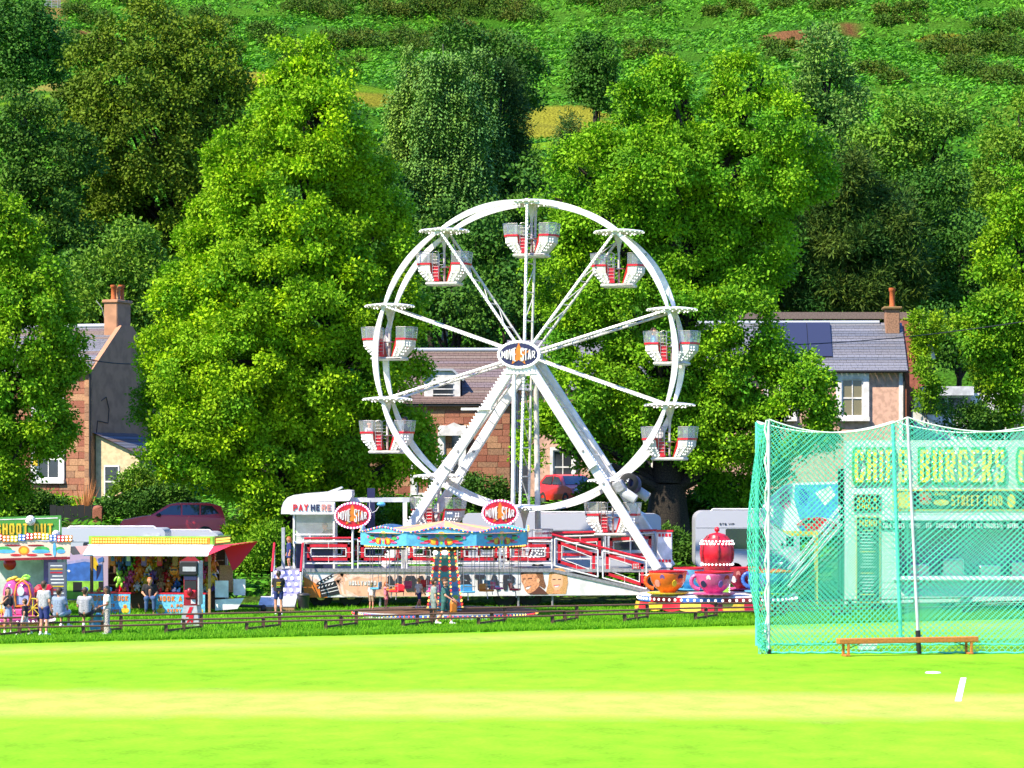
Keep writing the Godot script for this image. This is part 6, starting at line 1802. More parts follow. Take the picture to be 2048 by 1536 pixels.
# ---------- cricket net ----------
func net_sheet(f: Callable, nu: int, nv: int, r: float) -> MB:
	var b := MB.new()
	for i in nu + 1:
		var prev := Vector3.ZERO
		for j in nv + 1:
			var s := clampf((i + (0.46 if (i + j) % 2 == 0 else -0.46)) / nu, 0.0, 1.0)
			var p: Vector3 = f.call(s, float(j) / nv)
			if j > 0:
				b.tube(prev, p, r, r, 3)
			prev = p
	return b
func build_net() -> void:
	var d0 := 88.1
	var d1 := 92.2
	var xa := ax(1537, d0)
	var xb := ax(1838, d0)
	var xc := xb + 4.5
	var top := ay(840, d0)
	var t := thing("cricket_net", "tall turquoise-green cricket practice net on grey poles", "net cage", Vector3(xa, 0, -d0))
	var o := t.position
	var nm := mat("net_cord", Color(0.075, 0.60, 0.43), 0.7)
	var rope := mat("net_rope", Color(0.62, 0.75, 0.68), 0.8)
	var r := 0.0102
	var cell := 0.088
	# posts
	var defs := [[Vector3(0, 0, 0), Vector3(0.01, top, 0)], [Vector3(xb - xa, 0, 0), Vector3(ax(1815, d0) - xa, ay(836, d0), 0)], [Vector3(xc - xa, 0, 0), Vector3(xc - xa, top, 0)], [Vector3(0, 0, d0 - d1), Vector3(0, top, d0 - d1)], [Vector3(xb - xa, 0, d0 - d1), Vector3(xb - xa - 0.25, top, d0 - d1)], [Vector3(xc - xa, 0, d0 - d1), Vector3(xc - xa, top, d0 - d1)]]
	for i in 6:
		obj("pole", MB.new().tube(defs[i][0], defs[i][1], 0.045 if i < 3 else 0.06, -1.0, 8), M.pale_grey if i < 3 else nm, t)
	obj("pole_foot", MB.new().tube(defs[1][0] + Vector3(0, 0, 0.0), defs[1][0].lerp(defs[1][1], 0.1), 0.075, 0.075, 8, true), M.black_paint, t)
	obj("pole_foot", MB.new().tube(defs[0][0], defs[0][0].lerp(defs[0][1], 0.02), 0.08, 0.08, 8, true), M.black_paint, t)
	var sag := func(p: Vector3, q: Vector3, s: float, v: float, amount: float, bulge: Vector3) -> Vector3:
		var w := sin(PI * s)
		var y: float = (lerpf(p.y, q.y, s) - amount * 4.0 * s * (1.0 - s)) * v
		var base := p.lerp(q, s)
		base.y = y + 0.02
		return base + bulge * (w * sin(PI * clampf(v, 0, 1)) + 0.12 * sin(s * 23.0 + v * 5.0) * sin(PI * v) * w)
	var walls := [[defs[0][1], defs[1][1], 0.42, Vector3(0, 0, -0.25), 4.45], [defs[1][1], defs[2][1], 0.40, Vector3(0, 0, -0.25), 4.7], [defs[3][1], defs[4][1], 0.35, Vector3(0, 0, -0.3), 4.4], [defs[4][1], defs[5][1], 0.35, Vector3(0, 0, -0.3), 4.5], [defs[0][1], defs[3][1], 0.12, Vector3(-0.42, 0, 0), 4.1]]
	for q in walls:
		var p0: Vector3 = q[0]
		var p1: Vector3 = q[1]
		# the foot of each wall hangs plumb below its rope
		var f := func(s: float, v: float) -> Vector3: return sag.call(p0, p1, s, v, q[2], q[3])
		kind(obj("net_wall", net_sheet(f, int(q[4] / cell) if q[3].x == 0.0 else 26, int(top / cell) if q[3].x == 0.0 else 52, r), nm, t), "stuff")
		var rp := []
		for i in 21:
			rp.push_back(f.call(i / 20.0, 1.0))
		obj("rope", MB.new().path(rp, 0.022, 5), rope, t)
		var bp := []
		for i in 21:
			bp.push_back(f.call(i / 20.0, 0.0) + Vector3(0, 0.02 + 0.02 * sin(i * 2.3), 0.03 * sin(i * 1.7)))
		obj("ground_rope", MB.new().path(bp, 0.03, 5), nm, t)
	# gathered net along the near corner
	var gp := []
	for i in 24:
		gp.push_back(Vector3(-0.06 - 0.05 * sin(i * 1.9), top * (1.0 - i / 23.0), 0.05 * cos(i * 2.7)))
	obj("edge_rope", MB.new().path(gp, 0.03, 5), rope, t)
	kind(obj("gathered_net", net_sheet(func(s: float, v: float) -> Vector3: return Vector3(-0.02 - 0.28 * s + 0.05 * sin(v * 40.0), v * 0.9, 0.12 * sin(s * 9.0 + v * 6.0)), 8, 12, 0.012), nm, t), "stuff")

# ---------- burger trailer and slide behind the net ----------
func build_catering() -> void:
	var D := 113.0
	var o := Vector3(ax(1697, D), 0, -D)
	var t := thing("catering_trailer", "pale boarded food trailer lettered CHIPS BURGERS behind the green net", "food trailer", o)
	var L := func(u: float) -> float: return ax(u, D) - o.x
	var Y := func(v: float) -> float: return ay(v, D)
	var W: float = L.call(2170)
	var grain := noise_tex(0.04, 0.78, 4, 256, 1.0, 41)
	var wood := [mat("board_pale", Color(0.70, 0.70, 0.66), 0.6, 0.0, grain, 0.9), mat("board_warm", Color(0.66, 0.66, 0.60), 0.6, 0.0, grain, 0.7), mat("board_cool", Color(0.72, 0.73, 0.70), 0.6, 0.0, grain, 1.1)]
	obj("body", MB.new().box(Vector3(W * 0.5, 3.35, -1.4), Vector3(W, 6.2, 0.05)), M.grey_paint, t)
	obj("side_wall", MB.new().box(Vector3(0.03, 3.35, -0.7), Vector3(0.05, 6.2, 1.36)), M.pale_grey, t)
	var y0: float = Y.call(1206)
	var y1: float = Y.call(880)
	var win0: float = L.call(1795)
	var wy0: float = Y.call(1156)
	var wy1: float = Y.call(1062)
	var rows := 24
	var h := (y1 - y0) / rows
	for i in rows:
		var y := y0 + (i + 0.5) * h
		var cut := y > wy0 and y < wy1
		var len := win0 if cut else W
		obj("plank", MB.new().box(Vector3(len * 0.5, y, -0.02 + rf(-0.004, 0.004)), Vector3(len, h - 0.018, 0.04)), wood[rng.randi() % 3], t)
	obj("opening", MB.new().box(Vector3((win0 + W) * 0.5, (wy0 + wy1) * 0.5, -1.3), Vector3(W - win0, wy1 - wy0, 0.04)), M.dull_steel, t)
	obj("counter", MB.new().box(Vector3((win0 + W) * 0.5, wy0 - 0.03, 0.14), Vector3(W - win0 + 0.3, 0.07, 0.4)), M.white_paint, t)
	for q in [[0.9, 0.5], [2.2, 0.7], [3.6, 0.45], [4.8, 0.6]]:
		obj("equipment", MB.new().cbox(Vector3(win0 + q[0], wy0 + q[1] * 0.5, -0.9), Vector3(0.8, q[1], 0.5), 0.03), M.steel, t)
	# big letters with dark outline and lamps
	for q in [["CHIPS", 1762, 106], ["BURGERS", 1924, 168], ["C", 2048, 24]]:
		var n := node("big_word", t, Vector3(L.call(q[1]), Y.call(932), 0.0))
		var w: float = q[2] / LENS * D
		letters(q[0], w + 0.18, 1.42, Vector3(0, 0, 0.02), M.green_paint, n, 0.26, 0.05, "outline")
		letters(q[0], w, 1.22, Vector3(0, 0, 0.09), mat("letter_yellow", Color(0.72, 0.62, 0.06), 0.5), n, 0.12, 0.03)
		var lp := []
		var k: int = int(q[2] / 9)
		for i in k:
			for j in 4:
				if (i + j) % 2 == 0:
					lp.push_back(Vector3(-w * 0.5 + w * (i + 0.5) / k, -0.5 + j * 0.33, 0.13))
		kind(obj("letter_lamps", beads(lp, 0.032), M.white_bulb, n), "stuff")
	# boards
	var sf := node("street_food_board", t, Vector3(0, 0, 0.03))
	obj("border", MB.new().box(Vector3(L.call(1935), Y.call(1000), 0), Vector3(L.call(2085) - L.call(1785), 0.80, 0.04)), M.yellow_paint, sf)
	obj("face", MB.new().box(Vector3(L.call(1935), Y.call(1000), 0.02), Vector3(L.call(2082) - L.call(1788), 0.68, 0.03)), M.black_paint, sf)
	letters("STREET FOOD", 102.0 / LENS * D, 0.40, Vector3(L.call(1953), Y.call(1001), 0.04), M.yellow_paint, sf, 0.2, 0.012)
	letters("SAUSAGE", 24.0 / LENS * D, 0.1, Vector3(L.call(1881), Y.call(988), 0.04), M.yellow_paint, sf, 0.2, 0.01)
	obj("hotdog_print", MB.new().prism(oval(0.30, 0.12, 14, Vector2(L.call(1882), Y.call(1005))), 0.036, 0.042).prism(oval(0.26, 0.05, 12, Vector2(L.call(1882), Y.call(1004))), 0.042, 0.047), M.yellow_paint, sf)
	obj("chips_print", MB.new().prism(poly([[L.call(1790), Y.call(1017)], [L.call(1823), Y.call(1017)], [L.call(1826), Y.call(986)], [L.call(1812), Y.call(983)], [L.call(1796), Y.call(986)], [L.call(1788), Y.call(995)]]), 0.036, 0.042), M.yellow_paint, sf)
	obj("burger_print", MB.new().prism(oval(0.24, 0.10, 14, Vector2(L.call(1850), Y.call(990))), 0.036, 0.042), M.raw_wood, sf)
	obj("burger_print", MB.new().prism(oval(0.26, 0.06, 14, Vector2(L.call(1850), Y.call(998))), 0.036, 0.044), M.red_paint, sf)
	obj("burger_print", MB.new().prism(oval(0.24, 0.08, 14, Vector2(L.call(1850), Y.call(1005))), 0.036, 0.046), M.raw_wood, sf)
	obj("cup_print", MB.new().prism(oval(0.16, 0.26, 14, Vector2(L.call(2022), Y.call(1002))), 0.036, 0.042), M.yellow_paint, sf)
	var sc := node("salt_board", t, Vector3(L.call(1734), Y.call(1006), 0.03))
	obj("border", MB.new().box(Vector3.ZERO, Vector3(1.02, 0.64, 0.03)), M.raw_wood, sc)
	obj("face", MB.new().box(Vector3(0, 0, 0.012), Vector3(0.96, 0.58, 0.03)), M.black_paint, sc)
	letters("SALT &", 0.72, 0.2, Vector3(0, 0.13, 0.03), M.yellow_paint, sc, 0.2, 0.01)
	letters("CHILLI", 0.76, 0.2, Vector3(0, -0.13, 0.03), M.yellow_paint, sc, 0.2, 0.01)
	var mb := node("menu_board", t, Vector3(L.call(1736), Y.call(1119), 0.03))
	var mh := 172.0 / LENS * D
	obj("border", MB.new().box(Vector3.ZERO, Vector3(0.92, mh, 0.03)), M.yellow_paint, mb)
	obj("face", MB.new().box(Vector3(0, 0, 0.012), Vector3(0.84, mh - 0.08, 0.03)), M.slate_ink, mb)
	letters("MENU", 0.66, 0.24, Vector3(0, mh * 0.5 - 0.25, 0.03), M.yellow_paint, mb, 0.2, 0.01)
	for i in 22:
		if i == 13:
			continue
		obj("menu_line", MB.new().box(Vector3(rf(-0.08, 0.02), mh * 0.5 - 0.52 - i * 0.115, 0.03), Vector3(rf(0.35, 0.6), 0.035, 0.005)), M.pale_grey if i % 7 else M.yellow_paint, mb)
	var ds := node("drinks_strip", t, Vector3(0, 0, 0.03))
	obj("strip", MB.new().box(Vector3(L.call(1950), Y.call(1051), 0), Vector3(L.call(2140) - L.call(1764), 0.32, 0.03)), M.slate_ink, ds)
	letters("COLD DRINKS - COFFEE - TEA - CAPPUCCINO - LATTE - HOT CHOCOLATE - BOVRIL - C", 284.0 / LENS * D, 0.19, Vector3(L.call(1908), Y.call(1051), 0.018), M.white_paint, ds, 0.2, 0.008)
	obj("gutter", MB.new().box(Vector3(L.call(1950), Y.call(1036), 0.06), Vector3(6.9, 0.16, 0.12)), M.white_paint, t)
	for u in [1760, 1900, 2050]:
		obj("wheel", MB.new().lathe([Vector2(0, -0.12), Vector2(0.3, -0.12), Vector2(0.3, 0.12), Vector2(0, 0.12)], 14, Vector3(L.call(u), 0.3, -0.6), Basis(Vector3.RIGHT, PI / 2)), M.rubber, t)
	# fun house with nose-shaped picture panel and stairs
	var D2 := 118.6
	var fo := Vector3(ax(1600, D2), 0, -D2)
	var g := thing("fun_house", "fun house with pointed picture panel and metal stairs behind the green net", "fairground ride", fo)
	var pts := []
	for q in [[1522, 1022], [1528, 1008], [1545, 990], [1565, 972], [1590, 966], [1676, 963], [1678, 1072], [1580, 1074], [1568, 1066], [1545, 1048], [1527, 1034]]:
		pts.push_back([ax(q[0], D2) - fo.x, ay(q[1], D2)])
	obj("panel", MB.new().prism(poly(pts), -0.25, 0.0), mat("panel_white", Color(0.72, 0.70, 0.74), 0.5), g)
	var shown := 0
	for q in [[[[1560, 985], [1575, 972], [1582, 1010], [1570, 1020], [1558, 1010]], M.pink_paint], [[[1590, 970], [1676, 968], [1676, 1040], [1640, 1034], [1600, 1040], [1588, 1000]], M.sky_blue], [[[1600, 975], [1620, 985], [1612, 1012], [1598, 1008]], M.blue_paint], [[[1630, 985], [1660, 972], [1672, 990], [1650, 1012]], M.white_paint], [[[1592, 1050], [1610, 1036], [1640, 1034], [1672, 1046], [1676, 1058], [1600, 1062]], M.red_paint], [[[1604, 1042], [1622, 1038], [1634, 1044], [1606, 1048]], M.window_glass], [[[1545, 1046], [1570, 1062], [1676, 1062], [1676, 1070], [1582, 1072], [1566, 1063]], M.yellow_paint], [[[1596, 1054], [1606, 1050], [1612, 1058], [1604, 1064]], M.blue_paint], [[[1650, 1050], [1660, 1048], [1664, 1058], [1654, 1062]], M.blue_paint]]:
		flat("print_shape", q[0], D2, fo, q[1], g, 0.004 + 0.002 * shown)
		shown += 1
	obj("tower", MB.new().box(Vector3(ax(1690, D2) - fo.x, 2.9, -0.6), Vector3(0.35, 5.0, 0.9)), M.black_paint, g)
	var st := node("stairs", g)
	for i in 12:
		var f := i / 11.0
		obj("tread", MB.new().box(Vector3(lerpf(ax(1592, D2), ax(1690, D2), f) - fo.x, lerpf(0.5, 2.9, f), 0.5), Vector3(0.28, 0.05, 0.8)), M.wood_brown, st)
	for z in [0.1, 0.9]:
		for dy in [0.25, 0.6, 0.95]:
			obj("stair_rail", MB.new().tube(Vector3(ax(1575, D2) - fo.x, 0.5 + dy, z), Vector3(ax(1680, D2) - fo.x, 3.0 + dy, z), 0.03, 0.03, 5), M.pale_grey, st)
		obj("rail_post", MB.new().tube(Vector3(ax(1630, D2) - fo.x, 0, z), Vector3(ax(1630, D2) - fo.x, 2.9, z), 0.035, 0.035, 5), M.yellow_paint, st)
	obj("lamp_plate", MB.new().cbox(Vector3(ax(1554, D2) - fo.x, ay(1127, D2), 0.3), Vector3(0.42, 0.13, 0.06), 0.03), M.white_paint, g)

# ---------- houses ----------
# a wall of stone blocks in the x-y plane, facing +z; holes: [x0, y0, x1, y1]
func stone_wall(parent: Node, x0: float, x1: float, y0: float, y1: float, mats: Array, holes: Array, o := Vector3.ZERO, bs := Basis(), course := 0.34, called := "stone_block") -> void:
	var shapes := {}
	var y := y0
	var row := 0
	while y < y1 - 0.02:
		var h := minf(course * (1.0 if row % 3 else 0.8), y1 - y)
		var x := x0
		var first := true
		while x < x1 - 0.02:
			var w := rf(0.45, 1.05)
			if first and row % 2 == 0:
				w *= 0.55
			first = false
			w = minf(w, x1 - x)
			if x1 - x - w < 0.25:
				w = x1 - x
			var spans := [[x, x + w]]
			for q in holes:
				if y + h * 0.5 > q[1] and y + h * 0.5 < q[3]:
					var next := []
					for s in spans:
						if s[1] <= q[0] or s[0] >= q[2]:
							next.push_back(s)
						else:
							if s[0] < q[0] - 0.05:
								next.push_back([s[0], q[0]])
							if s[1] > q[2] + 0.05:
								next.push_back([q[2], s[1]])
					spans = next
			for s in spans:
				var b := obj(called, MB.new().cbox(Vector3((s[0] + s[1]) * 0.5, y + h * 0.5, rf(-0.012, 0.012)), Vector3(s[1] - s[0] - 0.014, h - 0.014, 0.12), 0.012), mats[rng.randi() % mats.size()], parent)
				b.transform = Transform3D(bs, o)
			x += w
		y += h
		row += 1
# slates in lapped courses on a sloping plane: p0-p1 the eaves, rising along up
func slate_roof(parent: Node, p0: Vector3, p1: Vector3, up: Vector3, courses: int, mats: Array) -> void:
	var n := up.cross(p1 - p0).normalized() * -1.0
	if n.y < 0:
		n = -n
	for i in courses:
		var a := p0 + up * (float(i) / courses)
		var b := p1 + up * (float(i) / courses)
		var st := up / courses * 1.25
		var run := (b - a).length()
		var e := (b - a) / run
		var m := MB.new()
		var x := 0.0
		while x < run - 0.01:
			var w := minf(rf(0.22, 0.36), run - x)
			var lift := 0.018 + rf(0.0, 0.012)
			var q0 := a + e * x
			var q1 := a + e * (x + w - 0.008)
			m.quad(q0 + st, q1 + st, q1 + n * lift, q0 + n * lift)
			m.quad(q0 + n * lift, q1 + n * lift, q1, q0)
			x += w
		kind(obj("slate_course", m, mats[rng.randi() % mats.size()], parent), "stuff")
# sash window facing +z: opening w by h centred at p
func window(parent: Node, p: Vector3, w: float, h: float, frame: Material, cross := true, trim := 0.0, bs := Basis(), curtain := true) -> void:
	var n := node("window", parent)
	n.transform = Transform3D(bs, p)
	obj("glass", MB.new().box(Vector3(0, 0, 0.0), Vector3(w - 0.02, h - 0.02, 0.02)), M.window_glass if not curtain else M.curtain_glass, n)
	var f := MB.new()
	f.box(Vector3(0, h * 0.5 - 0.035, 0), Vector3(w, 0.07, 0.1)).box(Vector3(0, -h * 0.5 + 0.045, 0), Vector3(w, 0.09, 0.1)).box(Vector3(-w * 0.5 + 0.035, 0, 0), Vector3(0.07, h - 0.16, 0.1)).box(Vector3(w * 0.5 - 0.035, 0, 0), Vector3(0.07, h - 0.16, 0.1)).box(Vector3(0, 0, 0.005), Vector3(w - 0.14, 0.075, 0.09))
	obj("frame", f, frame, n)
	if cross:
		obj("glazing_bar", MB.new().box(Vector3(0, h * 0.25 - 0.02, 0.02), Vector3(0.045, h * 0.5 - 0.1, 0.05)).box(Vector3(0, -h * 0.25 + 0.02, 0.02), Vector3(0.045, h * 0.5 - 0.1, 0.05)), frame, n)
	if trim > 0.0:
		obj("surround", MB.new().box(Vector3(0, h * 0.5 + trim * 0.5, 0.06), Vector3(w + trim * 2, trim, 0.14)).box(Vector3(-w * 0.5 - trim * 0.5, 0, 0.06), Vector3(trim, h, 0.14)).box(Vector3(w * 0.5 + trim * 0.5, 0, 0.06), Vector3(trim, h, 0.14)), frame, n)
		obj("sill", MB.new().box(Vector3(0, -h * 0.5 - 0.1, 0.1), Vector3(w + trim * 2.2, 0.2, 0.24)), frame, n)
func chimney_pot(parent: Node, p: Vector3, m: Material, h := 0.7) -> void:
	obj("chimney_pot", MB.new().lathe([Vector2(0.15, 0), Vector2(0.16, 0.04), Vector2(0.13, 0.1), Vector2(0.13, h * 0.8), Vector2(0.17, h * 0.84), Vector2(0.17, h), Vector2(0.1, h)], 12, p), m, parent)

func build_houses() -> void:
	var g1 := noise_tex(0.012, 0.88, 5, 512, 1.04, 51)
	var g2 := noise_tex(0.05, 0.80, 4, 256, 1.06, 52)
	var reds := [mat("sandstone_red", Color(0.34, 0.135, 0.08), 0.9, 0.0, g2, 0.9), mat("sandstone_orange", Color(0.38, 0.17, 0.095), 0.9, 0.0, g2, 1.0), mat("sandstone_pale", Color(0.44, 0.24, 0.13), 0.9, 0.0, g2, 0.8), mat("sandstone_deep", Color(0.29, 0.10, 0.06), 0.9, 0.0, g2, 1.1), mat("sandstone_grey", Color(0.31, 0.17, 0.10), 0.9, 0.0, g2, 0.7), M.sandstone_red, M.sandstone_orange]
	var slate := [mat("slate_blue", Color(0.13, 0.14, 0.165), 0.55, 0.0, g2, 1.2), mat("slate_grey", Color(0.165, 0.165, 0.18), 0.55, 0.0, g2, 1.0), mat("slate_pale", Color(0.20, 0.205, 0.23), 0.5, 0.0, g2, 1.1)]
	var brown := [mat("slate_brown", Color(0.15, 0.10, 0.085), 0.7, 0.0, g2, 1.2), mat("slate_dun", Color(0.19, 0.145, 0.12), 0.7, 0.0, g2, 1.0), mat("slate_mauve", Color(0.17, 0.13, 0.135), 0.65, 0.0, g2, 0.9)]
	var harl := mat("rough_harling", Color(0.44, 0.23, 0.13), 0.95, 0.0, g1, 0.2)
	var cream := mat("cream_harling", Color(0.58, 0.48, 0.30), 0.9, 0.0, g1, 0.5)
	var pink := mat("pink_harling", Color(0.62, 0.39, 0.30), 0.95, 0.0, g1, 0.5)
	var terra := mat("terracotta", Color(0.52, 0.13, 0.03), 0.8, 0.0, g2, 1.2)
	var lead := mat("lead_ridge", Color(0.34, 0.38, 0.44), 0.5)
	var gut := mat("gutter_black", Color(0.018, 0.018, 0.02), 0.5)
	var cg := mat("curtain_glass", Color(0.17, 0.15, 0.07), 0.1)
	cg.clearcoat_enabled = true
	var blind := mat("blind_glass", Color(0.22, 0.25, 0.28), 0.15)

	# ----- sandstone house by the picture edge -----
	var D := 148.0
	var k := LENS / D
	var base := Vector3(ax(183, D), land(ax(183, D), D) - 0.4, -D)
	var t := thing("sandstone_house", "red sandstone house with brown harled gable and tall chimney", "house", base, deg_to_rad(-20))
	var top := ay(742, D) - base.y
	var ridge := ay(645, D) - base.y
	var deep := 7.6
	var wide := 9.5
	# front wall
	var win := [[-3.0, 1.5, -1.75, 3.5], [-3.0, 4.5, -1.75, 6.2]]
	obj("wall", MB.new().box(Vector3(-wide * 0.5, top * 0.5, -0.14), Vector3(wide - 0.1, top, 0.1)), reds[4], t)
	stone_wall(t, -wide, -0.32, 0.0, top, reds, [[-3.35, 1.2, -1.4, 3.8], [-3.35, 4.3, -1.4, 6.4]])
	var y := 0.0
	while y < top - 0.1:
		obj("quoin", MB.new().cbox(Vector3(-0.17, y + 0.2, 0.02), Vector3(0.34, 0.39, 0.18), 0.015), reds[2] if int(y * 2.5) % 2 else reds[4], t)
		y += 0.4
	window(t, Vector3(-2.37, 2.5, 0.02), 1.25, 2.0, M.white_paint, true, 0.3, Basis(), false)
	window(t, Vector3(-2.37, 5.35, 0.02), 1.25, 1.7, M.white_paint, true, 0.28, Basis(), false)
	obj("warning_plate", MB.new().box(Vector3(-3.05, 2.4, 0.15), Vector3(0.25, 0.45, 0.02)), M.yellow_paint, t)
	obj("window_hood", MB.new().box(Vector3(-2.5, 3.95, 0.15), Vector3(2.2, 0.14, 0.5)), reds[3], t)
	# gable
	var gb := Basis(Vector3(0, 0, -1), Vector3.UP, Vector3(1, 0, 0))
	obj("gable", MB.new().prism(poly([[0, 0], [deep, 0], [deep, top], [deep * 0.5 + 0.6, ridge], [deep * 0.5 - 0.6, ridge], [0, top]]), -0.25, 0.0, Vector3.ZERO, gb), harl, t)
	obj("back_wall", MB.new().box(Vector3(-wide * 0.5, top * 0.5, -deep + 0.1), Vector3(wide - 0.6, top, 0.2)), harl, t)
	var ch := node("chimney", t, Vector3(-0.55, ridge - 1.0, -deep * 0.5))
	obj("stack", MB.new().cbox(Vector3(0, 1.1, 0), Vector3(0.75, 2.2, 1.5), 0.04), harl, ch)
	obj("coping", MB.new().cbox(Vector3(0, 2.22, 0), Vector3(0.9, 0.16, 1.65), 0.03), harl, ch)
	chimney_pot(ch, Vector3(0, 2.3, 0.4), terra, 0.75)
	chimney_pot(ch, Vector3(0, 2.3, -0.05), M.raw_wood, 0.7)
	chimney_pot(ch, Vector3(0, 2.3, -0.45), terra, 0.8)
	obj("aerial", MB.new().path([Vector3(-0.6, 1.3, 0.2), Vector3(-0.75, 1.9, 0.2), Vector3(-1.1, 2.3, 0.2)], 0.02, 4), M.dull_steel, ch)
	var up := Vector3(0, ridge - top, -deep * 0.5)
	slate_roof(t, Vector3(-wide, top - 0.05, 0.25), Vector3(-0.1, top - 0.05, 0.25), up + Vector3(0, 0, -0.25), 22, brown.slice(1) + slate.slice(1))
	obj("roof_back", MB.new().prism(poly([[deep * 0.5, ridge], [deep + 0.2, top - 0.1], [deep * 0.5, ridge - 0.2]]), -wide, -0.1, Vector3.ZERO, gb), slate[1], t)
	obj("ridge", MB.new().tube(Vector3(-wide, ridge + 0.03, -deep * 0.5), Vector3(-0.9, ridge + 0.03, -deep * 0.5), 0.12, 0.12, 6), lead, t)
	obj("gutter", MB.new().tube(Vector3(-wide, top - 0.06, 0.3), Vector3(-0.02, top - 0.06, 0.3), 0.07, 0.07, 6), gut, t)
	obj("downpipe", MB.new().tube(Vector3(-0.02, 0, 0.14), Vector3(-0.02, top - 0.1, 0.14), 0.05, 0.05, 6), gut, t)
	obj("gable_cable", MB.new().path([Vector3(0.03, 5.4, -1.0), Vector3(0.03, 5.6, -1.5), Vector3(0.03, 5.0, -1.8), Vector3(0.03, 4.3, -1.7), Vector3(0.03, 4.4, -0.6), Vector3(0.03, 3.0, -0.3)], 0.02, 4), gut, t)
	# lean-to
	var lt := node("lean_to", t, Vector3(0, 0, -0.35))
	var lh := ay(870, D) - base.y
	obj("wall", MB.new().prism(poly([[0.05, 0], [2.5, 0], [2.5, lh - 1.0], [0.05, lh]]), -0.2, 0.0), cream, lt)
	obj("end_wall", MB.new().box(Vector3(2.4, (lh - 1.0) * 0.5, -2.2), Vector3(0.2, lh - 1.0, 4.2)), cream, lt)
	slate_roof(lt, Vector3(2.85, lh - 1.1, 0.25), Vector3(2.85, lh - 1.1, -4.4), Vector3(-2.8, 1.2, 0), 8, [slate[0], brown[0]])
	window(lt, Vector3(0.95, lh - 2.3, 0.0), 0.85, 1.6, M.white_paint, false, 0.0, Basis(), false)
	obj("sill", MB.new().box(Vector3(0.95, lh - 3.2, 0.06), Vector3(1.15, 0.12, 0.2)), reds[4], lt)
	obj("drain", MB.new().tube(Vector3(2.52, 0, 0.05), Vector3(2.52, lh - 1.15, 0.05), 0.05, 0.05, 6), gut, lt)
	# garden wall, gate pillar and dark fence
	var gp := thing("gate_pillar", "round-topped red stone gate pillar by the garden hedge", "pillar", Vector3(ax(196, 138.0), land(ax(196, 138.0), 138.0), -138.0))
	var ph := ay(1008, 138.0) - gp.position.y
	obj("shaft", MB.new().cbox(Vector3(0, ph * 0.5 - 0.2, 0), Vector3(0.45, ph, 0.45), 0.03), reds[3], gp)
	obj("cap", MB.new().ball(Vector3(0, ph - 0.2, 0), Vector3(0.24, 0.14, 0.24), 10, 6), reds[3], gp)
	var df := thing("garden_fence", "dark board fence beside the stone gate pillar", "fence", Vector3(ax(165, 138.4), land(ax(165, 138.4), 138.4), -138.4))
	for i in 7:
		obj("board", MB.new().box(Vector3(-1.35 + i * 0.32, 0.3 - 0.05 * (i % 2), 0), Vector3(0.305, 0.9, 0.04)), M.black_paint, df)
	var sg := thing("garden_wall", "pale sloping coping of a low garden wall", "wall", Vector3(ax(212, 139.0), ay(1012, 139.0), -139.0))
	obj("coping", MB.new().cbox(Vector3(0.2, 0.25, 0), Vector3(1.3, 0.16, 0.4), 0.03, Basis(Vector3(0, 0, 1), 0.55)), mat("coping_stone", Color(0.42, 0.27, 0.16), 0.9), sg)
	obj("wall", MB.new().box(Vector3(0.2, -0.6, -0.05), Vector3(1.1, 1.2, 0.3)), reds[3], sg)
	var flax := thing("flax_plant", "spiky garden plant with red and yellow sword leaves", "plant", Vector3(ax(170, 140.0), land(ax(170, 140.0), 140.0), -140.0))
	var fl := MB.new()
	for i in 26:
		var a := rf(0, TAU)
		var e := Vector3(cos(a) * rf(0.2, 0.9), rf(1.0, 1.9), sin(a) * 0.4)
		fl.tri(Vector3(cos(a) * 0.1 - 0.05, 0, 0), e, Vector3(cos(a) * 0.1 + 0.05, 0, 0))
	obj("leaves", fl, mat("flax_leaf", Color(0.42, 0.16, 0.05), 0.6), flax)

	# ----- house behind the wheel -----
	D = 150.0
	base = Vector3(ax(1020, D), land(ax(1020, D), D) - 0.3, -D)
	t = thing("terrace_house", "red sandstone house with mottled slate roof and white dormer behind the wheel", "house", base)
	top = ay(808, D) - base.y
	ridge = ay(697, D) - base.y
	wide = 7.0
	obj("wall", MB.new().box(Vector3(-wide * 0.5, top * 0.5, -0.14), Vector3(wide, top, 0.1)), reds[4], t)
	stone_wall(t, -wide, 0.0, 0.0, top, reds, [[-4.1, 0.5, -2.4, 2.4], [-2.9, 2.2, -2.3, 4.2]])
	window(t, Vector3(-4.2, 1.4, 0.03), 0.95, 1.7, M.white_paint, false, 0.3, Basis(), false)
	window(t, Vector3(-2.9, 2.4, 0.03), 0.8, 2.6, M.white_paint, false, 0.3, Basis(), false)
	obj("door_hood", MB.new().prism(poly([[-3.6, 3.5], [-2.0, 3.5], [-2.2, 3.9], [-2.8, 4.15], [-3.4, 3.9]]), 0.05, 0.4), M.white_paint, t)
	obj("fascia", MB.new().box(Vector3(-wide * 0.5, top - 0.02, 0.2), Vector3(wide, 0.2, 0.1)), gut, t)
	slate_roof(t, Vector3(-wide, top, 0.28), Vector3(0.3, top, 0.28), Vector3(0, ridge - top, -3.2), 20, brown)
	obj("ridge", MB.new().tube(Vector3(-wide, ridge + 0.04, -2.9), Vector3(0.3, ridge + 0.04, -2.9), 0.12, 0.12, 6), lead, t)
	obj("roof_back", MB.new().quad_box(ridge, top, wide), brown[0], t)
	var dm := node("dormer", t, Vector3(ax(886, D) - base.x, top, -0.15))
	var dh := ay(742, D) - ay(806, D)
	obj("front", MB.new().prism(poly([[-0.95, 0.0], [0.95, 0.0], [0.95, dh - 0.45], [0.45, dh], [-0.45, dh], [-0.95, dh - 0.45]]), -0.1, 0.0, Vector3(0, 0.05, 0)), M.white_paint, dm)
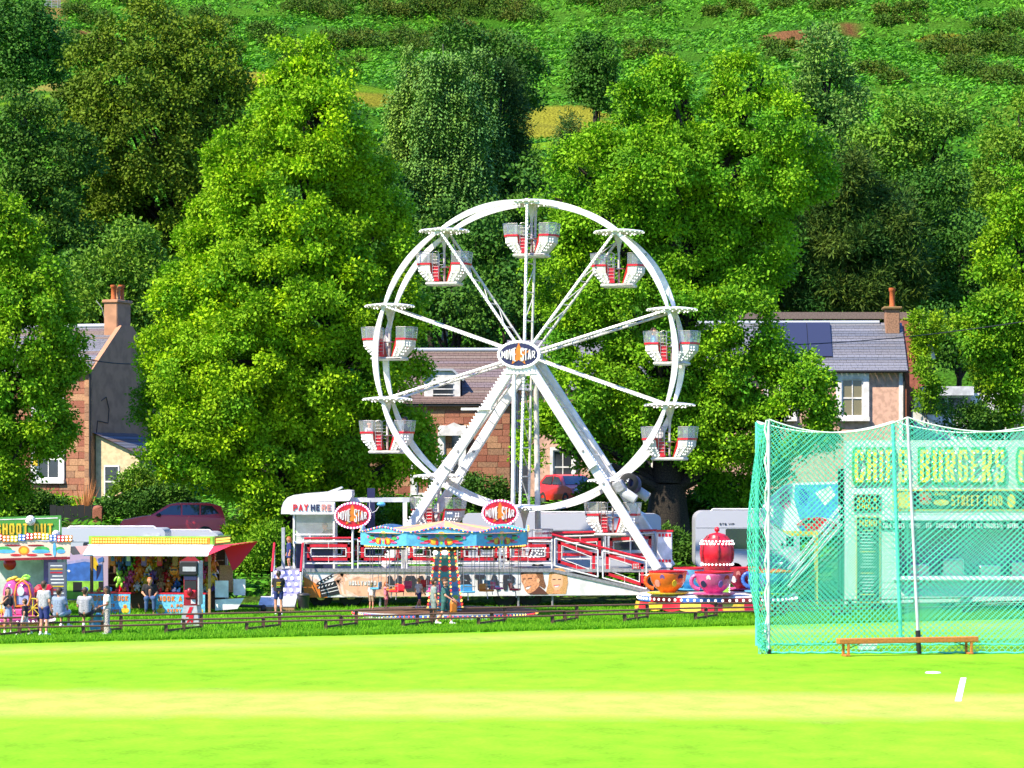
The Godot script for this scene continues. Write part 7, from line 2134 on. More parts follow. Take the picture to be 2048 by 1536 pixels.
	obj("cheek", MB.new().prism(poly([[0, 0.05], [1.7, 1.3], [0, 1.3]]), 0.86, 0.95, Vector3.ZERO, Basis(Vector3(0, 0, -1), Vector3.UP, Vector3(1, 0, 0))), lead, dm)
	obj("hood", MB.new().prism(poly([[-1.08, dh - 0.42], [-0.5, dh + 0.12], [0.5, dh + 0.12], [1.08, dh - 0.42], [1.0, dh - 0.5], [0.45, dh + 0.02], [-0.45, dh + 0.02], [-1.0, dh - 0.5]]), -1.9, 0.12, Vector3(0, 0.05, 0)), lead, dm)
	obj("glass", MB.new().prism(poly([[-0.5, 0.2], [0.5, 0.2], [0.5, dh - 0.55], [0.3, dh - 0.42], [-0.3, dh - 0.42], [-0.5, dh - 0.55]]), 0.0, 0.012), M.window_glass, dm)
	for i in 4:
		obj("glazing_bar", MB.new().box(Vector3(0, 0.22 + i * (dh - 0.8) / 3.0, 0.02), Vector3(1.06, 0.05, 0.03)), M.white_paint, dm)
	# ----- pale pink house next to it, mostly hidden -----
	base = Vector3(ax(1022, 150.6), land(ax(1022, 150.6), 150.6) - 0.3, -150.6)
	t = thing("pink_cottage", "pale pink rendered cottage wall glimpsed through the wheel", "house", base)
	obj("wall", MB.new().box(Vector3(5.2, 2.9, -0.2), Vector3(10.4, 5.8, 0.3)), pink, t)
	obj("corner_strip", MB.new().box(Vector3(0.12, 2.9, 0.0), Vector3(0.22, 5.8, 0.1)), M.pale_grey, t)
	window(t, Vector3(2.6, 1.9, 0.0), 1.0, 1.7, M.white_paint, true, 0.15, Basis(), false)
	window(t, Vector3(6.6, 1.9, 0.0), 1.0, 1.7, M.white_paint, true, 0.15, Basis(), false)
	slate_roof(t, Vector3(-0.2, 5.75, 0.2), Vector3(10.6, 5.75, 0.2), Vector3(0, 2.6, -3.0), 16, slate)
	obj("downpipe", MB.new().tube(Vector3(0.3, 0, 0.08), Vector3(0.3, 5.6, 0.08), 0.05, 0.05, 6), M.pale_grey, t)

	# ----- pink house with solar panels -----
	D = 146.0
	base = Vector3(ax(1806, D), land(ax(1806, D), D) - 0.4, -D)
	t = thing("pink_house", "pink harled house with blue-grey slate roof and dark solar panels", "house", base, deg_to_rad(-3))
	top = ay(740, D) - base.y
	ridge = ay(640, D) - base.y
	wide = 12.0
	deep = 7.0
	obj("wall", MB.new().box(Vector3(-wide * 0.5, top * 0.5, -0.15), Vector3(wide, top, 0.3)), pink, t)
	obj("corner_strip", MB.new().box(Vector3(-0.1, top * 0.5, 0.02), Vector3(0.2, top, 0.06)), M.white_paint, t)
	window(t, Vector3(ax(1705, D) - base.x, ay(796, D) - base.y, 0.02), 1.05, 1.85, M.white_paint, true, 0.28, Basis(), true)
	window(t, Vector3(ax(1560, D) - base.x, ay(796, D) - base.y, 0.02), 1.05, 1.85, M.white_paint, true, 0.28, Basis(), true)
	obj("gable", MB.new().prism(poly([[0, 0], [deep, 0], [deep, top - 0.1], [deep * 0.5, ridge - 0.12], [0, top - 0.1]]), -0.3, 0.3, Vector3(0.02, 0, -0.05), gb), reds[3], t)
	slate_roof(t, Vector3(-wide, top - 0.05, 0.3), Vector3(0.22, top - 0.05, 0.3), Vector3(0, ridge - top + 0.05, -deep * 0.5 - 0.3), 18, slate)
	obj("roof_back", MB.new().prism(poly([[deep * 0.5, ridge], [deep + 0.2, top - 0.1], [deep * 0.5, ridge - 0.2]]), -wide, 0.0, Vector3.ZERO, gb), slate[0], t)
	obj("ridge", MB.new().tube(Vector3(-wide, ridge + 0.04, -deep * 0.5), Vector3(-0.9, ridge + 0.04, -deep * 0.5), 0.12, 0.12, 6), lead, t)
	obj("gutter", MB.new().tube(Vector3(-wide, top - 0.08, 0.36), Vector3(0.15, top - 0.08, 0.36), 0.08, 0.08, 6), gut, t)
	obj("downpipe", MB.new().path([Vector3(-0.02, top - 0.1, 0.3), Vector3(0.05, top - 0.5, 0.12), Vector3(0.05, 1.5, 0.12)], 0.05, 6), gut, t)
	var slope := Vector3(0, ridge - top, -deep * 0.5).normalized()
	var nrm := Vector3(1, 0, 0).cross(slope).normalized() * -1.0
	if nrm.y < 0:
		nrm = -nrm
	for i in 3:
		var px := ax(1548 + i * 48, D) - base.x
		var pc := Vector3(px, top, 0.0) + slope * 2.55 + nrm * 0.14
		var pn := node("solar_panel", t)
		obj("glass", MB.new().box(pc, Vector3(1.13, 3.1, 0.06), Basis(Vector3(1, 0, 0), slope, nrm)), mat("solar_glass", Color(0.028, 0.03, 0.055), 0.22), pn)
		obj("edge", MB.new().box(pc - nrm * 0.02, Vector3(1.16, 3.14, 0.04), Basis(Vector3(1, 0, 0), slope, nrm)), gut, pn)
	ch = node("chimney", t, Vector3(-0.3, ridge - 0.95, -deep * 0.5 + 0.3))
	obj("stack", MB.new().cbox(Vector3(0, 0.8, 0), Vector3(0.7, 1.7, 1.1), 0.03), reds[4], ch)
	obj("coping", MB.new().cbox(Vector3(0, 1.68, 0), Vector3(0.95, 0.14, 1.35), 0.04), mat("mossy_cap", Color(0.20, 0.13, 0.05), 0.95), ch)
	chimney_pot(ch, Vector3(0, 1.74, 0.15), terra, 0.95)
	# porch roof to the side
	obj("porch_fascia", MB.new().prism(poly([[0.25, 2.1], [3.2, 0.35], [3.2, -0.1], [0.25, 1.55]]), -0.35, -0.2, Vector3(0.2, ay(880, D) - base.y - 0.55, 0)), M.white_paint, t)
	slate_roof(t, Vector3(3.5, ay(880, D) - base.y - 0.3, -0.15), Vector3(3.5, ay(880, D) - base.y - 0.3, -3.2), Vector3(-3.2, 1.95, 0), 7, slate)
	obj("porch_wall", MB.new().box(Vector3(1.7, 1.0, -0.5), Vector3(3.0, 2.4, 0.2)), reds[2], t)
	# red wing behind
	var rw := thing("rear_wing", "red rendered rear wing with white bargeboard behind the pink house", "house", Vector3(ax(1838, 153.0), land(ax(1838, 153.0), 153.0), -153.0))
	var rh := ay(695, 153.0) - rw.position.y
	obj("wall", MB.new().prism(poly([[-0.9, 0], [0.5, 0], [0.5, rh - 0.2], [0.1, rh + 1.2], [-0.9, rh + 1.4]]), -3.0, 0.0), mat("red_render", Color(0.34, 0.11, 0.07), 0.9, 0.0, g1, 0.5), rw)
	obj("bargeboard", MB.new().prism(poly([[0.2, rh + 1.3], [0.36, rh + 1.3], [0.82, rh - 0.6], [0.5, rh - 0.6]]), -3.0, 0.25), M.pale_grey, rw)
	obj("ridge_tiles", MB.new().box(Vector3(-4.2, rh + 1.75, -2.6), Vector3(9.6, 0.35, 0.5)), brown[1], rw)
	# white garage
	var ga := thing("white_garage", "low white flat-roofed extension with dark windows behind the garden tree", "house", Vector3(ax(1905, 150.0), land(ax(1905, 150.0), 150.0), -150.0))
	var gh := ay(770, 150.0) - ga.position.y
	obj("wall", MB.new().box(Vector3(0.4, gh * 0.5 - 0.2, -0.2), Vector3(4.6, gh - 0.4, 0.3)), M.white_paint, ga)
	obj("roof_edge", MB.new().box(Vector3(-0.3, gh - 0.3, 0.1), Vector3(2.6, 0.45, 0.8)), M.pale_grey, ga)
	for x in [-0.95, 0.35]:
		obj("window", MB.new().box(Vector3(x, gh - 1.05, -0.02), Vector3(1.1, 0.8, 0.08)), M.window_glass, ga)
	for x in [-0.4, 0.35]:
		obj("wall_lamp", MB.new().tube(Vector3(x, gh - 2.3, 0.05), Vector3(x, gh - 1.75, 0.05), 0.05, 0.05, 6), M.wood_brown, ga)
	var sh := thing("grey_shed", "weathered grey boarded shed at the right picture edge", "shed", Vector3(ax(2045, 149.0), land(ax(2045, 149.0), 149.0), -149.0))
	var shh := ay(800, 149.0) - sh.position.y
	for i in int(shh / 0.22):
		obj("board", MB.new().box(Vector3(0.2, 0.11 + i * 0.22, 0), Vector3(1.6, 0.205, 0.05 + 0.01 * (i % 2))), slate[1 + i % 2], sh)
	# overhead cables
	for q in [[120, 706, 330, 726, 130.0, "thin black cable crossing the brown gable"], [1500, 693, 2070, 640, 136.0, "thin black cable crossing the slate roof of the pink house"]]:
		var pts := []
		for i in 13:
			var f := i / 12.0
			pts.push_back(at(lerpf(q[0], q[2], f), lerpf(q[1], q[3], f) + 10.0 * sin(PI * f), q[4]))
		tag(obj("overhead_cable", MB.new().path(pts, 0.022, 4), gut), q[5], "cable", "overhead cables")
	# field gate on the hill
	var gt := on_hill(103, 16, 220.0)
	var fg := thing("field_gate", "small grey field gate at the top of the hill path", "gate", gt)
	var s := -gt.z / LENS
	for i in 5:
		obj("bar", MB.new().box(Vector3(0, (2 + i * 3.2) * s, 0), Vector3(26 * s, 1.0 * s, 0.06)), M.dull_steel, fg)
	for x in [-13, 0, 13, 17]:
		obj("post", MB.new().box(Vector3(x * s, 8 * s, 0), Vector3(1.3 * s, 18 * s, 0.09)), M.dull_steel, fg)

# ---------- caravans and cars ----------
func round_rect(w: float, h: float, r: float, k := 6) -> PackedVector2Array:
	var p := PackedVector2Array()
	for c in [[w / 2 - r, h - r, 0.0], [-w / 2 + r, h - r, PI / 2], [-w / 2 + r, r, PI], [w / 2 - r, r, PI * 1.5]]:
		for i in k + 1:
			var a: float = c[2] + PI / 2 * i / k
			p.push_back(Vector2(c[0] + cos(a) * r, c[1] + sin(a) * r))
	return p
func caravan(label: String, u0: float, u1: float, v0: float, v1: float, D: float, deep: float, r: float, turn := 0.0, text := "") -> Node3D:
	var x0 := ax(u0, D)
	var x1 := ax(u1, D)
	var y0 := ay(v1, D)
	var w := x1 - x0
	var h := ay(v0, D) - y0
	var t := thing("caravan", label, "caravan", Vector3((x0 + x1) * 0.5, y0 - 0.35, -D), turn, "caravans parked behind the fair")
	var body := mat("caravan_shell", Color(0.44, 0.46, 0.52), 0.3)
	obj("shell", MB.new().prism(round_rect(w, h, r), -deep, 0.0, Vector3(0, 0.35, 0)), body, t)
	obj("roof_rail", MB.new().path([Vector3(-w * 0.36, h + 0.3, -0.15), Vector3(-w * 0.33, h + 0.43, -0.15), Vector3(w * 0.4, h + 0.43, -0.15), Vector3(w * 0.43, h + 0.3, -0.15)], 0.035, 6), M.white_paint, t)
	obj("trim_line", MB.new().box(Vector3(0, 0.35 + h * 0.34, 0.006), Vector3(w * 0.99, 0.03, 0.012)), M.grey_paint, t)
	obj("trim_line", MB.new().box(Vector3(0, 0.35 + h * 0.72, 0.006), Vector3(w * 0.99, 0.025, 0.012)), M.grey_paint, t)
	for q in ([[-0.02, 0.24]] if w < 5 else [[-0.3, 0.13], [0.08, 0.16], [0.34, 0.12]]):
		var wn := node("window", t, Vector3(q[0] * w, 0.35 + h * 0.53, 0))
		obj("glass", MB.new().prism(round_rect(q[1] * w * 1.6, h * 0.34, 0.06, 3), 0.0, 0.02, Vector3(0, -h * 0.17, 0)), M.window_glass, wn)
	var dr := node("door", t, Vector3(w * 0.38, 0.35, 0))
	obj("panel", MB.new().prism(round_rect(0.7, h * 0.85, 0.08, 3), 0.0, 0.015, Vector3(0, 0.1, 0)), M.pale_grey, dr)
	obj("glass", MB.new().box(Vector3(0.1, h * 0.55, 0.02), Vector3(0.3, 0.7, 0.02)), M.window_glass, dr)
	obj("handle", MB.new().cbox(Vector3(-0.22, h * 0.42, 0.03), Vector3(0.08, 0.2, 0.04), 0.01), M.black_paint, dr)
	for x in [-0.12, 0.05]:
		obj("wheel", MB.new().lathe([Vector2(0, -0.1), Vector2(0.33, -0.1), Vector2(0.33, 0.1), Vector2(0, 0.1)], 16, Vector3(x * w, 0.33, -0.1), Basis(Vector3.RIGHT, PI / 2)), M.rubber, t)
	if text:
		letters(text, 0.62, 0.08, Vector3(-w * 0.2, 0.35 + h * 0.78, 0.01), M.slate_ink, t, 0.2, 0.006)
	return t

func car(label: String, where: Vector3, turn: float, prof: Array, glass: Array, w: float, wheels: Array, paint: Material) -> Node3D:
	var t := thing("parked_car", label, "car", where, turn, "red cars parked on the road")
	# body: side profile lofted with narrower top
	var b := MB.new()
	var n := prof.size()
	var half := w * 0.5
	var inset := func(y: float) -> float: return half - maxf(0.0, y - 0.85) * 0.28 - maxf(0.0, 0.45 - y) * 0.1
	for i in n:
		var p: Array = prof[i]
		var q: Array = prof[(i + 1) % n]
		var zp: float = inset.call(p[1])
		var zq: float = inset.call(q[1])
		b.quad(Vector3(p[0], p[1], zp), Vector3(p[0], p[1], -zp), Vector3(q[0], q[1], -zq), Vector3(q[0], q[1], zq))
	var pg := poly(prof)
	var idx := Geometry2D.triangulate_polygon(pg)
	for i in range(0, idx.size(), 3):
		var a: Vector2 = pg[idx[i]]
		var c: Vector2 = pg[idx[i + 1]]
		var d: Vector2 = pg[idx[i + 2]]
		if (c - a).cross(d - a) > 0:
			var s := c
			c = d
			d = s
		b.tri(Vector3(a.x, a.y, inset.call(a.y)), Vector3(c.x, c.y, inset.call(c.y)), Vector3(d.x, d.y, inset.call(d.y)))
		b.tri(Vector3(a.x, a.y, -inset.call(a.y)), Vector3(d.x, d.y, -inset.call(d.y)), Vector3(c.x, c.y, -inset.call(c.y)))
	obj("body", b, paint, t)
	for g in glass:
		for sd in [1.0, -1.0]:
			var m := MB.new()
			var pts := []
			for q in g:
				pts.push_back(Vector3(q[0], q[1], sd * (inset.call(q[1]) + 0.012)))
			for i in range(1, pts.size() - 1):
				m.tri(pts[0], pts[i], pts[i + 1])
			obj("side_window", m, M.window_glass, t)
	for x in wheels:
		for sd in [1.0, -1.0]:
			var wn := node("wheel", t, Vector3(x, 0.33, sd * (half - 0.1)))
			obj("tyre", MB.new().lathe([Vector2(0.2, -0.11), Vector2(0.33, -0.1), Vector2(0.34, 0.0), Vector2(0.33, 0.1), Vector2(0.2, 0.11)], 18, Vector3.ZERO, Basis(Vector3.RIGHT, PI / 2)), M.rubber, wn)
			obj("rim", MB.new().lathe([Vector2(0.0, -0.09), Vector2(0.21, -0.09), Vector2(0.21, 0.09), Vector2(0.0, 0.09)], 14, Vector3.ZERO, Basis(Vector3.RIGHT, PI / 2)), M.steel, wn)
	return t
func build_vehicles() -> void:
	caravan("long grey-white caravan behind the middle of the wheel", 925, 1322, 1028, 1140, 125.0, 2.4, 0.25)
	caravan("white touring caravan with rounded end beyond the teacups", 1391, 1600, 1022, 1140, 126.0, 2.4, 0.38, 0.0, "GTS VIP")
	caravan("low white caravan roof behind the shoot-out stall", 100, 330, 1057, 1150, 118.0, 2.2, 0.2)
	caravan("white caravan with curved roof behind the duck stall", 225, 440, 1064, 1150, 120.5, 2.2, 0.35)
	var red := mat("car_red", Color(0.62, 0.008, 0.016), 0.25)
	red.clearcoat_enabled = true
	red.clearcoat = 1.0
	var D := 130.5
	var y := ay(1082, D)
	var e := car("dark red estate car half hidden by the lime tree's branches", Vector3(ax(345, D), y, -D), 0.12, [[-2.25, 0.35], [-2.28, 0.7], [-2.15, 0.92], [-1.3, 1.08], [-0.95, 1.12], [-0.2, 1.58], [0.2, 1.66], [1.6, 1.66], [2.1, 1.5], [2.25, 1.0], [2.28, 0.45], [2.1, 0.28], [-2.1, 0.28]],
		[[[-0.72, 1.16], [-0.08, 1.54], [0.35, 1.58], [0.35, 1.14]], [[0.42, 1.14], [0.42, 1.58], [1.15, 1.58], [1.15, 1.14]], [[1.22, 1.14], [1.22, 1.57], [1.7, 1.54], [2.0, 1.2]]], 1.8, [-1.4, 1.4], red)
	obj("mirror", MB.new().cbox(Vector3(-0.6, 1.15, 0.95), Vector3(0.2, 0.14, 0.16), 0.04), M.black_paint, e)
	obj("headlamp", MB.new().cbox(Vector3(-2.12, 0.8, 0.62), Vector3(0.2, 0.14, 0.3), 0.04), M.pale_grey, e)
	obj("windscreen", MB.new().quad_mesh(Vector3(-0.22, 1.585, 0.62), Vector3(-0.22, 1.585, -0.62), Vector3(-0.93, 1.15, -0.78), Vector3(-0.93, 1.15, 0.78)), M.window_glass, e)
	D = 142.0
	y = ay(1012, D)
	var bright := mat("car_bright_red", Color(0.62, 0.012, 0.012), 0.25)
	bright.clearcoat_enabled = true
	var h := car("small bright red hatchback seen from the front through the wheel", Vector3(ax(1140, D), y, -D), PI / 2 + 0.45, [[-1.9, 0.3], [-1.95, 0.62], [-1.75, 0.85], [-1.0, 1.0], [-0.35, 1.42], [0.2, 1.5], [1.2, 1.47], [1.75, 1.05], [1.85, 0.5], [1.75, 0.28]],
		[[[-0.75, 1.03], [-0.28, 1.36], [0.3, 1.42], [0.3, 1.03]], [[0.38, 1.03], [0.38, 1.42], [1.1, 1.38], [1.5, 1.08]]], 1.7, [-1.2, 1.2], bright)
	obj("windscreen", MB.new().quad_mesh(Vector3(-0.37, 1.43, 0.58), Vector3(-0.37, 1.43, -0.58), Vector3(-0.99, 1.025, -0.72), Vector3(-0.99, 1.025, 0.72)), M.window_glass, h)
	obj("number_plate", MB.new().box(Vector3(-1.96, 0.5, 0), Vector3(0.02, 0.12, 0.52)), M.white_paint, h)
	for z in [-0.6, 0.6]:
		obj("headlamp", MB.new().ball(Vector3(-1.8, 0.74, z), Vector3(0.16, 0.1, 0.16), 10, 6), M.pale_grey, h)

# ---------- people ----------
# bones: [a, b, ra, rb]; one continuous skin meshed as surface nets over a smooth union of tapered capsules
func skin_mesh(bones: Array, cell: float, soft: float, into: MB) -> void:
	var lo := Vector3.ONE * 1e9
	var hi := Vector3.ONE * -1e9
	for q in bones:
		var m: float = maxf(q[2], q[3]) + cell * 2.5
		for p in [q[0], q[1]]:
			lo = lo.min(p - Vector3.ONE * m)
			hi = hi.max(p + Vector3.ONE * m)
	var nx := int(ceil((hi.x - lo.x) / cell)) + 1
	var ny := int(ceil((hi.y - lo.y) / cell)) + 1
	var nz := int(ceil((hi.z - lo.z) / cell)) + 1
	var val := PackedFloat32Array()
	val.resize(nx * ny * nz)
	val.fill(9.0)
	for q in bones:
		var a: Vector3 = q[0]
		var ab: Vector3 = q[1] - a
		var ra: float = q[2]
		var dr: float = q[3] - ra
		var l2 := maxf(ab.length_squared(), 1e-9)
		var m := maxf(q[2], q[3]) + maxf(cell * 2.2, soft)
		var l: Vector3 = a.min(q[1]) - Vector3.ONE * m - lo
		var h: Vector3 = a.max(q[1]) + Vector3.ONE * m - lo
		for k in range(maxi(0, int(l.z / cell)), mini(nz, int(h.z / cell) + 2)):
			for j in range(maxi(0, int(l.y / cell)), mini(ny, int(h.y / cell) + 2)):
				var at0 := (k * ny + j) * nx
				for i in range(maxi(0, int(l.x / cell)), mini(nx, int(h.x / cell) + 2)):
					var p := lo + Vector3(i, j, k) * cell - a
					var t := clampf(p.dot(ab) / l2, 0.0, 1.0)
					var d := (p - ab * t).length() - ra - dr * t
					var old := val[at0 + i]
					if old > 8.0:
						val[at0 + i] = d
					else:
						var hh := maxf(soft - absf(old - d), 0.0) / soft
						val[at0 + i] = minf(old, d) - hh * hh * soft * 0.25
	var slot := PackedInt32Array()
	slot.resize(nx * ny * nz)
	slot.fill(-1)
	var pts := PackedVector3Array()
	var off := [0, 1, nx, nx + 1, nx * ny, nx * ny + 1, nx * ny + nx, nx * ny + nx + 1]
	var cor := [Vector3(0, 0, 0), Vector3(1, 0, 0), Vector3(0, 1, 0), Vector3(1, 1, 0), Vector3(0, 0, 1), Vector3(1, 0, 1), Vector3(0, 1, 1), Vector3(1, 1, 1)]
	var edges := [[0, 1], [2, 3], [4, 5], [6, 7], [0, 2], [1, 3], [4, 6], [5, 7], [0, 4], [1, 5], [2, 6], [3, 7]]
	for k in nz - 1:
		for j in ny - 1:
			for i in nx - 1:
				var c := (k * ny + j) * nx + i
				if absf(val[c]) > cell * 2.0:
					continue
				var sum := Vector3.ZERO
				var n := 0
				for e in edges:
					var va := val[c + off[e[0]]]
					var vb := val[c + off[e[1]]]
					if (va < 0.0) != (vb < 0.0):
						sum += cor[e[0]].lerp(cor[e[1]], va / (va - vb))
						n += 1
				if n > 0:
					slot[c] = pts.size()
					pts.push_back(lo + (Vector3(i, j, k) + sum / n) * cell)
	var nor := PackedVector3Array()
	nor.resize(pts.size())
	var faces := PackedInt32Array()
	var sy := nx
	var sz := nx * ny
	for k in range(1, nz - 1):
		for j in range(1, ny - 1):
			for i in range(1, nx - 1):
				var c := k * sz + j * sy + i
				var v := val[c]
				if absf(v) > cell * 2.0:
					continue
				for ax_i in 3:
					var d: int = [1, sy, sz][ax_i]
					var w := val[c + d]
					if (v < 0.0) == (w < 0.0):
						continue
					var p: int = [sy, sz, 1][ax_i]
					var q: int = [sz, 1, sy][ax_i]
					var s0 := slot[c]
					var s1 := slot[c - p]
					var s2 := slot[c - p - q]
					var s3 := slot[c - q]
					if s0 < 0 or s1 < 0 or s2 < 0 or s3 < 0:
						continue
					if v < 0.0:
						faces.append_array([s0, s3, s2, s0, s2, s1])
					else:
						faces.append_array([s0, s1, s2, s0, s2, s3])
	for f in range(0, faces.size(), 3):
		var a := pts[faces[f]]
		var m := (pts[faces[f + 2]] - a).cross(pts[faces[f + 1]] - a)
		for g in 3:
			nor[faces[f + g]] += m
	for f in range(0, faces.size(), 3):
		into.stri(pts[faces[f]], pts[faces[f + 1]], pts[faces[f + 2]], nor[faces[f]].normalized(), nor[faces[f + 1]].normalized(), nor[faces[f + 2]].normalized())

const STAND := {"pelvis": Vector3(0, 0.95, 0), "chest": Vector3(0, 1.27, 0), "neck": Vector3(0, 1.46, 0), "head": Vector3(0, 1.63, 0.015), "sL": Vector3(0.175, 1.40, 0), "sR": Vector3(-0.175, 1.40, 0), "eL": Vector3(0.235, 1.12, -0.02), "eR": Vector3(-0.235, 1.12, -0.02), "wL": Vector3(0.245, 0.87, 0.06), "wR": Vector3(-0.245, 0.87, 0.06), "hL": Vector3(0.095, 0.92, 0), "hR": Vector3(-0.095, 0.92, 0), "kL": Vector3(0.105, 0.50, 0.02), "kR": Vector3(-0.105, 0.50, 0.02), "aL": Vector3(0.115, 0.08, -0.03), "aR": Vector3(-0.115, 0.08, -0.03)}
const SIT := {"kL": Vector3(0.13, 0.95, 0.43), "kR": Vector3(-0.13, 0.95, 0.43), "aL": Vector3(0.14, 0.52, 0.40), "aR": Vector3(-0.14, 0.52, 0.40), "eL": Vector3(0.26, 1.14, 0.08), "eR": Vector3(-0.26, 1.14, 0.08), "wL": Vector3(0.16, 1.02, 0.30), "wR": Vector3(-0.16, 1.02, 0.30)}
const WALK := {"kL": Vector3(0.105, 0.52, 0.14), "aL": Vector3(0.115, 0.10, 0.22), "kR": Vector3(-0.105, 0.50, -0.06), "aR": Vector3(-0.115, 0.12, -0.30), "eL": Vector3(0.24, 1.13, -0.10), "wL": Vector3(0.25, 0.90, -0.05), "eR": Vector3(-0.24, 1.13, 0.06), "wR": Vector3(-0.25, 0.92, 0.20)}
func person(label: String, where: Vector3, turn: float, height: float, pose: Dictionary, wear: Dictionary) -> Node3D:
	var t := thing("person", label, "person", where, turn, wear.get("group", ""))
	var J := STAND.duplicate()
	for k in pose:
		J[k] = pose[k]
	var s := height / 1.75
	var big: float = wear.get("head", 1.0)
	var build: float = wear.get("build", 1.0)
	var P := func(n: String) -> Vector3: return J[n] * s
	var hc: Vector3 = P.call("neck") + (P.call("head") - P.call("neck")) * (0.55 + 0.45 * big)
	var fwd: Vector3 = wear.get("look", Vector3(0, 0, 1))
	fwd = fwd.normalized()
	var side := Vector3.UP.cross(fwd).normalized()
	var hr := 0.098 * s * big
	# body
	var b := [[hc + Vector3(0, 0.035, 0) * s * big - fwd * 0.02 * s, hc + Vector3(0, 0.03, 0) * s * big + fwd * 0.015 * s, hr * 0.98, hr * 0.93],
		[hc + Vector3(0, -0.045, 0) * s * big + fwd * 0.02 * s, hc + Vector3(0, -0.075, 0) * s * big + fwd * 0.05 * s, hr * 0.68, hr * 0.42],
		[hc + fwd * hr * 0.98 + Vector3(0, -0.005, 0) * s, hc + fwd * hr * 1.12 + Vector3(0, -0.025, 0) * s, 0.012 * s, 0.017 * s],
		[hc + side * hr * 0.95, hc + side * hr * 1.0 + Vector3(0, -0.02, 0) * s, 0.02 * s, 0.014 * s], [hc - side * hr * 0.95, hc - side * hr * 1.0 + Vector3(0, -0.02, 0) * s, 0.02 * s, 0.014 * s],
		[P.call("chest") + Vector3(0, 0.1, 0) * s, hc, 0.06 * s, 0.055 * s],
		[P.call("chest"), P.call("pelvis"), 0.115 * s * build, 0.12 * s * build]]
	var cloth_s: float = wear.get("sleeve", 0.55)
	for q in ["L", "R"]:
		var sh: Vector3 = P.call("s" + q)
		var el: Vector3 = P.call("e" + q)
		var wr: Vector3 = P.call("w" + q)
		var hp: Vector3 = P.call("h" + q)
		var kn: Vector3 = P.call("k" + q)
		var an: Vector3 = P.call("a" + q)
		var toe: Vector3 = pose["t" + q] * s if pose.has("t" + q) else an + Vector3(signf(an.x) * 0.02, -0.04, 0.17) * s
		var hand: Vector3 = wr + (wr - el).normalized() * 0.085 * s
		b += [[P.call("chest") + Vector3(0, 0.09, 0) * s, sh, 0.07 * s, 0.055 * s], [sh, el, 0.052 * s * build, 0.040 * s], [el, wr, 0.041 * s, 0.027 * s], [wr, hand, 0.028 * s, 0.034 * s], [hp, kn, 0.085 * s * build, 0.056 * s], [kn, kn.lerp(an, 0.4), 0.054 * s, 0.054 * s], [kn.lerp(an, 0.4), an, 0.052 * s, 0.034 * s], [an + Vector3(0, -0.03, -0.02) * s, toe, 0.04 * s, 0.032 * s]]
		J["hand" + q] = hand / s
		J["toe" + q] = toe / s
	var mb := MB.new()
	var cell := 0.026 * s
	skin_mesh(b, cell, 0.035 * s, mb)
	for q in ["L", "R"]:       # fingers curl on from the palm
		var hand: Vector3 = J["hand" + q] * s
		var wr: Vector3 = P.call("w" + q)
		var d := (hand - wr).normalized()
		var ac := d.cross(Vector3(0.3, 0.2, 1)).normalized()
		var cu := ac.cross(d).normalized()
		for f in 4:
			var o := hand + ac * (f - 1.5) * 0.018 * s
			var l: float = [0.065, 0.08, 0.075, 0.055][f] * s
			mb.tube(o, o + d * l * 0.55 + cu * 0.006 * s, 0.0095 * s, 0.009 * s, 5)
			mb.tube(o + d * l * 0.55 + cu * 0.006 * s, o + d * l * 0.95 + cu * 0.03 * s, 0.009 * s, 0.007 * s, 5, true)
		var th := wr.lerp(hand, 0.45) + ac * 0.03 * s
		mb.tube(th, th + (ac * 0.7 + d).normalized() * 0.035 * s, 0.011 * s, 0.0105 * s, 5)
		mb.tube(th + (ac * 0.7 + d).normalized() * 0.035 * s, th + (ac * 0.5 + d * 1.4).normalized() * 0.068 * s, 0.0105 * s, 0.008 * s, 5, true)
	obj("body", mb, wear.get("skin", M.skin), t)
	var eye := MB.new()
	for e in [-1.0, 1.0]:
		eye.ball(hc + fwd * hr * 0.92 + side * e * hr * 0.36 + Vector3(0, 0.012, 0) * s, Vector3.ONE * 0.011 * s * big, 6, 4)
	obj("eyes", eye, M.hair_black, t)
	obj("mouth", MB.new().ball(hc + fwd * (hr * 0.62 + 0.05 * s) + Vector3(0, -0.058, 0) * s * big, Vector3(0.022, 0.006, 0.012) * s, 6, 4), M.lip, t)
	# shirt
	var loose := 0.016 * s
	var ch: Vector3 = P.call("chest")
	var pe: Vector3 = P.call("pelvis")
	var hem: float = wear.get("hem", 0.02)
	var low := pe + (ch - pe).normalized() * hem * s
	if wear.has("top"):
		var c := []
		for e in [-1.0, 1.0]:
			var off := Vector3(e * 0.065 * s, 0, 0)
			c.push_back([ch + off + Vector3(0, 0.06, 0) * s, low + off, 0.105 * s * build + loose, 0.105 * s * build + loose * 1.3])
			var sh: Vector3 = P.call("sL" if e > 0 else "sR")
			var el: Vector3 = P.call("eL" if e > 0 else "eR")
			if cloth_s > 0:
				c.push_back([ch + Vector3(0, 0.12, 0) * s, sh, 0.065 * s, 0.062 * s + loose * 0.5])
				c.push_back([sh, sh.lerp(el, cloth_s), 0.062 * s * build + loose * 0.5, 0.055 * s * build + loose])
		var m2 := MB.new()
		skin_mesh(c, cell, 0.04 * s, m2)
		obj("shirt", m2, wear.top, t)
